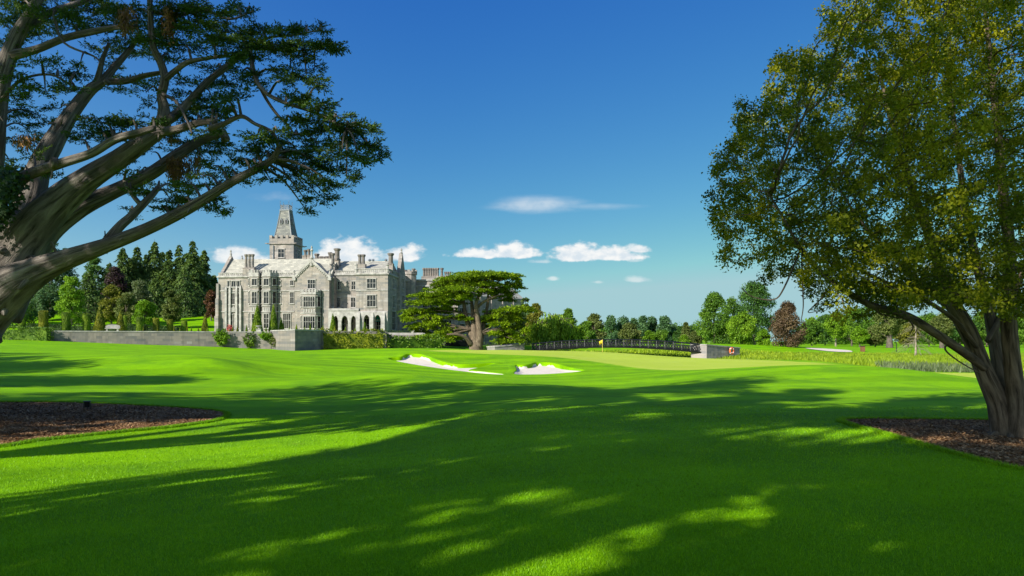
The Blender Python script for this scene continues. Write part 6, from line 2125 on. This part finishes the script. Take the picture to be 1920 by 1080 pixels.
    # pads of foliage: (px, py, half width, half height, density)
    pads = [(38, 40, 66, 30, 1.5), (105, 28, 60, 26, 1.4), (20, 82, 34, 22, 1.2), (70, 62, 46, 18, 1.2), (140, 50, 34, 12, .8), (165, 22, 40, 14, .9), (40, 5, 70, 22, 1.3), (120, -10, 70, 18, 1.2),
            (75, 118, 46, 14, .7), (40, 150, 40, 18, .7), (110, 142, 40, 12, .6), (85, 172, 56, 12, .7), (30, 190, 34, 14, .6), (130, 168, 34, 10, .5), (60, 214, 56, 12, .7), (110, 204, 34, 10, .5), (150, 140, 22, 10, .3), (150, 120, 20, 10, .3),
            (50, 240, 42, 16, .6), (30, 268, 38, 16, .6), (85, 262, 24, 10, .5), (60, 292, 30, 12, .5), (20, 305, 24, 12, .5), (100, 330, 22, 10, .5),
            (195, 15, 46, 16, .9), (250, 25, 56, 18, 1.2), (215, 50, 50, 12, 1.1), (275, 55, 46, 16, 1.2), (335, 12, 56, 20, 1.2), (330, 42, 44, 14, 1.0), (395, 22, 50, 20, 1.0), (440, 15, 34, 16, .8), (425, 45, 34, 12, .7), (468, 22, 16, 8, .5),
            (375, 55, 50, 14, 1.0), (300, 75, 50, 16, 1.1), (240, 78, 46, 14, 1.1), (195, 98, 34, 10, .8), (255, 102, 44, 13, 1.0), (345, 85, 46, 16, 1.1), (400, 78, 50, 14, 1.2), (320, 108, 36, 12, .8), (220, 120, 30, 9, .7),
            (440, 68, 44, 12, 1.2), (485, 62, 46, 10, 1.2), (530, 60, 40, 8, 1.2), (575, 56, 30, 6, 1.2), (605, 54, 18, 4, .9), (460, 88, 46, 11, 1.2), (510, 84, 46, 9, 1.3), (560, 88, 44, 8, 1.3), (605, 90, 34, 5, 1.2), (632, 92, 16, 3, .9), (600, 82, 24, 4, .8),
            (420, 105, 40, 12, 1.0), (470, 108, 34, 10, .9), (540, 105, 34, 9, .8), (575, 112, 20, 7, .7), (405, 128, 36, 10, .9), (450, 140, 40, 12, 1.1), (480, 158, 24, 12, .9), (430, 160, 34, 11, 1.0), (385, 158, 34, 11, .9), (400, 185, 36, 10, .9), (440, 182, 24, 10, .7),
            (545, 132, 34, 9, .9), (575, 145, 34, 9, .9), (600, 158, 24, 6, .9), (535, 152, 28, 8, .8), (520, 138, 16, 8, .6), (590, 128, 18, 6, .6),
            (245, 150, 40, 10, .7), (300, 150, 30, 10, .6), (225, 175, 34, 9, .4), (275, 172, 30, 9, .5), (340, 150, 30, 10, .6), (290, 195, 22, 8, .3), (350, 180, 24, 9, .6),
            (195, 230, 46, 8, .9), (245, 228, 44, 8, 1.0), (285, 225, 22, 7, .9), (180, 250, 46, 11, 1.1), (215, 255, 34, 9, 1.0), (150, 262, 24, 9, .7), (120, 235, 20, 8, .4),
            (365, 202, 44, 10, 1.0), (400, 205, 34, 10, 1.0), (370, 225, 40, 9, 1.0), (410, 220, 26, 9, 1.0), (395, 245, 28, 9, 1.0), (350, 240, 26, 8, .7), (420, 190, 16, 6, .7), (430, 205, 14, 4, .6),
            (350, 268, 26, 9, .8), (395, 268, 34, 9, 1.0), (420, 275, 18, 6, .9), (380, 285, 30, 9, .9), (415, 288, 18, 7, .8), (385, 302, 20, 9, .6), (310, 262, 26, 12, .25), (285, 285, 20, 14, .2), (330, 285, 20, 10, .3),
            (540, 185, 24, 10, .8), (570, 190, 30, 11, 1.0), (600, 202, 34, 13, 1.2), (632, 220, 32, 14, 1.3), (655, 238, 26, 14, 1.3), (685, 240, 22, 8, 1.0), (700, 250, 14, 6, .8), (545, 225, 30, 13, .8), (580, 228, 36, 15, 1.0), (615, 245, 40, 17, 1.2),
            (650, 262, 40, 18, 1.3), (690, 275, 28, 12, 1.2), (708, 292, 15, 9, 1.1), (560, 258, 34, 14, 1.0), (600, 275, 40, 17, 1.2), (640, 292, 40, 16, 1.2), (675, 300, 28, 12, .9), (560, 285, 38, 15, 1.2), (535, 290, 26, 12, 1.1),
            (590, 305, 40, 16, 1.2), (630, 320, 36, 15, 1.0), (650, 335, 22, 12, .8), (560, 318, 34, 14, 1.0), (600, 338, 36, 14, .9), (632, 352, 24, 11, .8), (575, 352, 24, 12, .7), (600, 368, 22, 10, .7), (575, 378, 12, 9, .5), (575, 395, 9, 7, .5), (540, 335, 20, 8, .6), (618, 372, 14, 7, .5),
            (480, 262, 30, 7, .9), (505, 268, 26, 8, .9), (470, 282, 26, 8, .9), (495, 290, 30, 9, .9), (470, 305, 22, 7, .8), (485, 318, 22, 7, .6), (520, 250, 22, 9, .8), (450, 300, 12, 5, .5), (505, 335, 18, 5, .6),
            (400, 310, 24, 10, .6), (430, 328, 28, 8, .8), (445, 340, 24, 5, .8), (380, 330, 26, 9, .6), (350, 345, 28, 9, .7), (375, 350, 26, 9, .7), (335, 358, 26, 9, .9), (320, 375, 34, 11, 1.0), (345, 378, 24, 9, .8), (300, 392, 24, 8, .7), (330, 395, 20, 7, .5), (270, 365, 18, 8, .7),
            (245, 355, 14, 12, .6), (300, 350, 22, 10, .4), (410, 350, 10, 8, .6), (405, 375, 14, 10, .9), (415, 398, 9, 9, .9), (398, 392, 12, 9, .7), (245, 395, 10, 14, .5), (265, 320, 26, 10, .3), (235, 300, 20, 8, .3), (240, 325, 22, 7, .4)]
    nd = np.array(nodes)
    P, D, U, LL = [], [], [], []
    for (px, py, hw, hh, dn) in pads:
        dd = np.hypot(nd[:, 0] - px, (nd[:, 1] - py) * 1.3) + (nd[:, 3] > 15) * 25
        j = int(np.argmin(dd))
        Y = nd[j, 2] + (abs(r.normal(.45, .45)) if nd[j, 3] > 5 else r.normal(0, .55))
        c = np.array(W(px, py, Y))
        q0 = np.array(W(nd[j, 0], nd[j, 1], nd[j, 2]))
        md = (q0 + c) / 2 + np.array([0, 0, .12])
        tb.tube([tuple(q0), tuple(md), tuple(c)], [.03, .02, .008], 5, 3)
        a_, b_ = hw / F * Y, hh / F * Y
        # flat branchlets fan out through the pad; short feathery sprays sit along both sides of them
        nb = max(4, int((6 + 17 * a_) * dn))
        dp = max(a_ * .6, .22)
        th = r.uniform(0, 2 * PI, nb)
        e = np.stack([np.cos(th) * a_, np.sin(th) * dp, r.normal(.1, .5, nb) * b_], 1) * r.uniform(.7, 1.08, (nb, 1))
        s0 = np.stack([r.normal(0, .22, nb) * a_, r.normal(0, .22, nb) * dp, r.normal(0, .42, nb) * b_], 1)
        for k in range(nb):
            if k % 2 == 0:
                tb.tube([tuple(c + s0[k]), tuple(c + (s0[k] + e[k]) / 2 + np.array([0, 0, .02])), tuple(c + e[k])], [.008, .006, .003], 3)
            ax = e[k] - s0[k]
            ln = np.linalg.norm(ax) + 1e-6
            ax = ax / ln
            m = max(7, int(ln / .034))
            t = np.linspace(.12, 1.05, m) + r.normal(0, .02, m)
            side = np.where(np.arange(m) % 2 == 0, 1.0, -1.0)
            lat = np.cross(ax, [0, 0, 1.0]); lat = lat / (np.linalg.norm(lat) + 1e-6)
            sd_ = unit(ax * r.uniform(.5, 1.1, (m, 1)) + lat * (side * r.uniform(.35, .9, m))[:, None] + np.array([0, 0, 1.0]) * r.normal(.06, .28, (m, 1)))
            sl = r.uniform(.09, .21, m) * (1.15 - .5 * np.clip(t, 0, 1))
            foot = c + s0[k] + ax * (t * ln)[:, None]
            foot[:, 2] += -.10 * (t * ln) ** 2 + r.normal(0, .012, m)
            q = 9
            for u in range(q):
                f_ = (u + r.uniform(0, 1, m)) / q
                P.append(foot + sd_ * (f_ * sl)[:, None] + r.normal(0, .011, (m, 3)))
                D.append(sd_ + r.normal(0, .42, (m, 3)))
                U.append(np.array([0, 0, 1.0]) + r.normal(0, .55, (m, 3)))
                LL.append(r.uniform(.035, .072, m))
    P = np.concatenate(P); D = np.concatenate(D); U = np.concatenate(U); LL = np.concatenate(LL)
    print('cypress leaves', len(P))
    leaf_obj('foliage', P, D, U, LL, LL * .42, lm('cypress'), root, .1, off)
    # hanging dead foliage under the second limb, and a few brown patches
    P, D = [], []
    for px, py, hw, hh, Y, ns in ((338, 296, 20, 44, 16.2, 34), (322, 300, 10, 40, 16.2, 12), (50, 252, 20, 22, 16, 14), (300, 240, 36, 26, 15.5, 14), (238, 15, 18, 44, 14.8, 16), (318, 8, 14, 60, 14.8, 26), (365, 292, 10, 34, 16.4, 10)):
        for k in range(ns):     # thin strands of dead sprays hanging straight down
            c = np.array(W(px + r.normal(0, .5) * hw, py + r.normal(0, 5), Y + r.normal(0, .25)))
            ln = hh / F * Y * r.uniform(.45, 1.15)
            m = int(10 + ln * 42)
            t = r.uniform(0, 1, m)
            P.append(c + np.stack([r.normal(0, .018, m) * (1 + t), r.normal(0, .02, m), -t * ln], 1)); D.append(np.array([0, 0, -1.0]) + r.normal(0, .4, (m, 3)))
    P = np.concatenate(P); D = np.concatenate(D); n = len(P)
    L = r.uniform(.05, .13, n)
    props(leaf_obj('dead_foliage', P, D, rdir(r, n), L, L * .3, lm('dead'), root, .1, off), 'brown dead sprays hanging under the limbs')
    # ivy on the trunk
    n = 2600
    t = r.uniform(0, 1, n)
    c = np.stack([np.interp(t, [0, .5, 1], [-25, 6, 20]), np.interp(t, [0, .5, 1], [420, 375, 325])], 1)
    P = np.array([W(x + r.normal(0, 15), y + r.normal(0, 12), 14.5 + r.normal(0, .25)) for x, y in c])
    L = r.uniform(.05, .11, n)
    leaf_obj('ivy', P, rdir(r, n) + np.array([0, -.2, -.6]), rdir(r, n) * .6 + np.array([0, -1, .2]), L, L * .85, lm('ivy'), root, .1, off)
    tb.shift(off)
    part(tb, 'trunk', M_BARK, root, True)
cypress()

# ------------------------------------------------------------------ many-stemmed tree, right
def colonize(nodes, par, att, step, infl, kill, iters, r, tropism=(0, 0, .04)):
    nodes = [np.array(n) for n in nodes]; par = list(par)
    att = np.array(att)
    N = np.array(nodes)
    d = np.full(len(att), 1e9); near = np.zeros(len(att), int)
    for s in range(0, len(N)):
        dd = np.linalg.norm(att - N[s], axis=1)
        k = dd < d
        d[k] = dd[k]; near[k] = s
    tr = np.array(tropism)
    kids = {}
    for it in range(iters):
        act = d < infl
        if not act.any():
            infl *= 1.4
            if infl > 8: break
            continue
        g = {}
        idx = near[act]
        vec = att[act] - np.array(nodes)[idx]
        vec = unit(vec)
        acc = np.zeros((len(nodes), 3)); cnt = np.zeros(len(nodes))
        np.add.at(acc, idx, vec); np.add.at(cnt, idx, 1)
        new = []
        for i in np.nonzero(cnt)[0]:
            if kids.get(i, 0) >= 4: 
                continue
            v = acc[i] / cnt[i] + tr + r.normal(0, .18, 3)
            v = v / (np.linalg.norm(v) + 1e-9)
            new.append((nodes[i] + v * step, i))
            kids[i] = kids.get(i, 0) + 1
        if not new: break
        b = len(nodes)
        for p, i in new:
            nodes.append(p); par.append(i)
        NP = np.array([p for p, _ in new])
        dm = np.linalg.norm(att[:, None] - NP[None], axis=2)
        j = dm.argmin(1); m_ = dm[np.arange(len(att)), j]
        k = m_ < d
        d[k] = m_[k]; near[k] = b + j[k]
        alive = d > kill
        att, d, near = att[alive], d[alive], near[alive]
        if len(att) == 0: break
    return np.array(nodes), par

def stems_tree():
    Y0 = 13.4
    b0 = hit(1893, 818)
    Y0 = b0.y
    root = thing('multi_stem_tree', 'many-stemmed tree with fine olive-green leaves rising from the right mulch bed', 'tree', tuple(b0))
    off = np.array(b0)
    r = np.random.RandomState(41)
    tb = MB()
    nodes, par = [], []
    def stem(pts, n=12, ridge=.05, seed=0, frm=.35):
        P = [W(p[0], p[1], Y0 + p[3]) for p in pts]
        Rd = [p[2] / F * Y0 * (.72 if p[1] < 800 else .85) for p in pts]
        tb.tube([tuple(p) for p in P], Rd, n, 6, ridge, seed)
        sp_, sr = smooth_path(P, Rd, 7)
        st = int(len(sp_) * frm)
        last = -1
        for p in sp_[st:]:
            nodes.append(np.array(p)); par.append(last); last = len(nodes) - 1
    stem([(1897, 850, 44, 0), (1889, 812, 32, 0), (1872, 755, 25, 0), (1850, 705, 22, 0), (1832, 660, 21, 0), (1815, 620, 21, -.1), (1785, 565, 18, -.2), (1762, 500, 14, -.3), (1738, 430, 11, -.4), (1702, 330, 8, -.4), (1672, 230, 6, -.4), (1645, 120, 3, -.4)], 18, .06, 1)
    stem([(1846, 690, 10, -.1), (1818, 668, 11, -.3), (1785, 645, 11, -.6), (1750, 622, 10.5, -.9), (1715, 600, 10, -1.2), (1680, 585, 9, -1.5), (1640, 575, 8, -1.8), (1600, 555, 7, -2.0), (1560, 528, 6, -2.2), (1528, 500, 5, -2.4), (1500, 465, 4, -2.6), (1472, 415, 3, -2.7), (1440, 360, 2, -2.8)], 12, .05, 2, .45)
    stem([(1908, 845, 38, .2), (1900, 800, 24, .2), (1886, 740, 19, .3), (1872, 680, 17, .4), (1858, 600, 15, .6), (1838, 520, 12, .9), (1812, 400, 9, 1.2), (1792, 250, 7, 1.5), (1772, 100, 4, 1.7)], 14, .06, 3)
    stem([(1915, 850, 36, -.2), (1910, 800, 26, -.2), (1906, 740, 23, -.2), (1897, 665, 20, -.3), (1891, 590, 18, -.5), (1893, 480, 14, -.8), (1880, 350, 10, -1.0), (1866, 200, 8, -1.2), (1850, 50, 5, -1.3), (1840, -60, 3, -1.4)], 16, .06, 4)
    stem([(1925, 850, 34, .3), (1940, 780, 24, .4), (1958, 680, 20, .6), (1985, 550, 16, .9), (2010, 350, 11, 1.2), (2030, 150, 7, 1.4)], 12, .06, 5)
    stem([(1852, 640, 8, .3), (1880, 590, 9, .5), (1905, 540, 9, .8), (1930, 470, 8, 1.1), (1950, 380, 6, 1.4)], 10, .05, 6)
    stem([(1800, 595, 9, -.2), (1760, 560, 8, .1), (1715, 520, 7, .5), (1665, 470, 5.5, .9), (1610, 410, 4, 1.3), (1560, 330, 3, 1.6)], 10, .05, 7)
    stem([(1830, 650, 6, -.2), (1790, 600, 5.5, -.7), (1720, 555, 5, -1.2), (1640, 520, 4, -1.6), (1570, 480, 3, -1.9), (1500, 430, 2, -2.1)], 8, .05, 8)
    # root flare spreading into the mulch
    for k in range(9):
        a = -2.9 + k * .72 + r.uniform(-.2, .2)
        p0 = b0 + Vector((.14 * math.cos(a) + .12, .14 * math.sin(a), r.uniform(.22, .4)))
        ln = r.uniform(.45, .85)
        p1 = b0 + Vector((.12 + ln * .5 * math.cos(a), ln * .5 * math.sin(a), .05))
        p2 = b0 + Vector((.12 + ln * math.cos(a), ln * math.sin(a), -.07))
        tb.tube([tuple(p0), tuple(p1), tuple(p2)], [.13, .075, .03], 8, 5, .05, 60 + k)
    # thin bare shoots below the low limb
    def shoot(pts, r0, r1):
        P = [tuple(W(p[0], p[1], Y0 + p[2])) for p in pts]
        tb.tube(P, list(np.linspace(r0, r1, len(P))), 5, 4)
    shoot([(1778, 640, -.7), (1772, 655, -.7), (1790, 672, -.75), (1815, 688, -.8), (1838, 700, -.8)], .018, .008)
    shoot([(1503, 470, -2.6), (1505, 540, -2.6), (1506, 575, -2.6), (1502, 602, -2.6)], .012, .006)
    shoot([(1640, 575, -1.8), (1655, 590, -1.8), (1720, 603, -1.7), (1716, 625, -1.7)], .014, .006)
    shoot([(1700, 592, -1.3), (1712, 612, -1.4), (1706, 626, -1.4)], .02, .008)
    shoot([(1560, 528, -2.2), (1540, 560, -2.3), (1515, 585, -2.3), (1535, 583, -2.4)], .012, .005)
    shoot([(1500, 470, -2.6), (1470, 540, -2.6), (1450, 562, -2.6), (1410, 556, -2.6), (1390, 540, -2.6)], .014, .006)
    # attraction points fill the crown the photo shows
    out = [(1535, 8), (1522, 90), (1440, 112), (1455, 155), (1368, 200), (1374, 238), (1332, 270), (1330, 320), (1325, 400), (1342, 462), (1352, 508), (1400, 528), (1470, 530), (1530, 575), (1610, 598), (1700, 585), (1770, 560), (1830, 590), (1900, 600), (2000, 590),
           (2150, 560), (2240, 300), (2170, -180), (1930, -330), (1680, -250), (1580, -110)]
    A = []
    cl = []
    while len(cl) < 150:        # boughs carry their leaves in clumps with hollows between
        px = r.uniform(1330, 2240); py = r.uniform(-330, 600)
        if inside(np.array([px]), np.array([py]), out)[0]:
            u = r.uniform(-1, 1)
            w = math.sqrt(min(1, max(.03, 1 - ((px - 1810) / 520) ** 2))) * 4.6
            cl.append(tuple(W(px, py, Y0 - .2 + u * w)))
    cl = np.array(cl); cr = r.uniform(.45, .95, len(cl))
    while len(A) < 5200:
        m = 4000
        px = r.uniform(1320, 2250, m); py = r.uniform(-340, 605, m); u = r.uniform(-1, 1, m)
        w = np.sqrt(np.clip(1 - ((px - 1810) / 520) ** 2, .03, 1)) * 4.6
        Y = Y0 - .2 + u * w
        k = inside(px, py, out)
        # the interior is emptier than the outer shell, and the low left side is thin
        keepp = np.where((py > 420) & (px < 1600), .3, np.where((py > 380) & (px < 1680), .6, 1.0))
        k &= r.uniform(0, 1, m) < keepp
        for a, b_, c in zip(px[k], py[k], Y[k]):
            p = np.array(W(a, b_, c))
            q = (np.linalg.norm(cl - p, axis=1) / cr).min()
            if r.uniform() < (1.0 if q < 1 else .16):
                A.append(tuple(p))
    A = np.array(A[:5200])
    nd, pr = colonize(nodes, par, A, .16, 1.7, .26, 90, r)
    n = len(nd); n0 = len(nodes)
    ch = [[] for _ in range(n)]
    for i in range(n):
        if pr[i] >= 0: ch[pr[i]].append(i)
    load = np.zeros(n)
    for i in range(n - 1, n0 - 1, -1):
        load[i] += 1 if not ch[i] else 0
        if pr[i] >= 0: load[pr[i]] += load[i]
    rad = .0048 * np.maximum(load, 1) ** .46
    for i in range(n0, n):
        if pr[i] >= n0 and len(ch[pr[i]]) > 1 and ch[pr[i]][0] == i:
            continue
    # chains of new nodes become tapered twigs
    starts = [i for i in range(n0, n) if pr[i] < n0 or (len(ch[pr[i]]) > 1 and max(ch[pr[i]], key=lambda k: load[k]) != i)]
    for s in starts:
        chain = [pr[s], s]
        while True:
            c = [k for k in ch[chain[-1]] if k >= n0]
            if not c: break
            chain.append(max(c, key=lambda k: load[k]))
        P = nd[chain]
        rr = [float(rad[s])] + [float(rad[k]) for k in chain[1:]]
        rr[-1] *= .6
        tb.tube([tuple(p) for p in P], rr, 5 if rr[0] > .02 else 3, 1)
    # leaves hang in tufts along the young twigs
    young = np.array([i for i in range(n0, n) if load[i] <= 7])
    tips = np.array([i for i in range(n0, n) if not ch[i]])
    src = np.concatenate([young, tips, tips])
    per = 40
    src = np.repeat(src, per)
    m = len(src)
    dirn = unit(nd[src] - nd[np.array(pr)[src]])
    P = nd[src] + r.normal(0, .055, (m, 3)) + dirn * r.uniform(0, .12, (m, 1))
    D = unit(dirn * .5 + rdir(r, m) * .9 + np.array([0, 0, -.15]))
    U = unit(rdir(r, m) * .8 + np.array([0, 0, .7]))
    L = r.uniform(.028, .066, m)
    leaf_obj('foliage', P, D, U, L, L * .62, lm('maple'), root, .14, off)
    tb.shift(off)
    part(tb, 'trunk', M_BARK2, root, True)
    print('stems_tree nodes', n, 'leaves', m)
stems_tree()

# ------------------------------------------------------------------ the trees that stand behind the viewer and shade the lawn
def shade_tree(x, y, h, w, seed, clear, label, nleaf=5200, lobes=40, lr=.26, leaf=.42, key='mid', prof='round'):
    return broadleaf('shade_tree', label, 'tree', (x, y, gz(x, y) - .1), h, w, key, prof, nleaf, clear, seed, lobes, lr, leaf, None, 0, 'trees behind the viewpoint that shade the lawn', .4)
shade_tree(-23, 6, 17, 4.6, 501, .32, 'big tree out of the picture that shades the cypress', nleaf=2900)
shade_tree(-14, -3, 18, 3.6, 502, .24, 'tall tree behind the viewpoint shading the middle of the lawn', nleaf=1800, lobes=15)
shade_tree(-11.5, -7, 18, 4.4, 503, .5, 'big tree behind the viewpoint shading the near lawn', nleaf=1900, lobes=16)
shade_tree(-4.5, -5.5, 16, 4.6, 504, .30, 'big tree behind the viewpoint shading the right mulch bed', nleaf=3100, lobes=24)
shade_tree(-32, 14, 13, 5.0, 505, .2, 'big tree out of the picture beyond the left edge', nleaf=8000, lobes=60)
shade_tree(-42, 17, 15, 6.0, 506, .15, 'big tree out of the picture further beyond the left edge', nleaf=8000, lobes=60)
shade_tree(-52, 28, 16, 6.5, 507, .15, 'big tree out of the picture casting the long left shadow', nleaf=8000, lobes=60)
shade_tree(-17.5, 3.5, 23, 4.2, 508, .46, 'tall tree out of the picture shading the cypress limbs', nleaf=3600, lobes=36)
shade_tree(-60, 36, 17, 6.5, 509, .12, 'big tree out of the picture at the far left', nleaf=8000, lobes=60)
shade_tree(-46, 23, 15, 5.5, 510, .12, 'tree out of the picture between the far left shade trees', nleaf=8000, lobes=60)
shade_tree(-24, -13, 22, 2.8, 512, .3, 'slim tall tree far behind the viewpoint', nleaf=2000, lobes=18)
shade_tree(-15, -19, 24, 4.6, 513, .3, 'tallest tree far behind the viewpoint', nleaf=2400, lobes=18)
shade_tree(-20, -7, 25, 2.4, 514, .56, 'slender tall tree behind the viewpoint shading the lawn beyond the sunlit strip', nleaf=3000, lobes=26)
shade_tree(-19, -12.3, 26, 2.8, 511, .58, 'slim tall tree far behind the viewpoint softening the near shade', nleaf=2200, lobes=19)
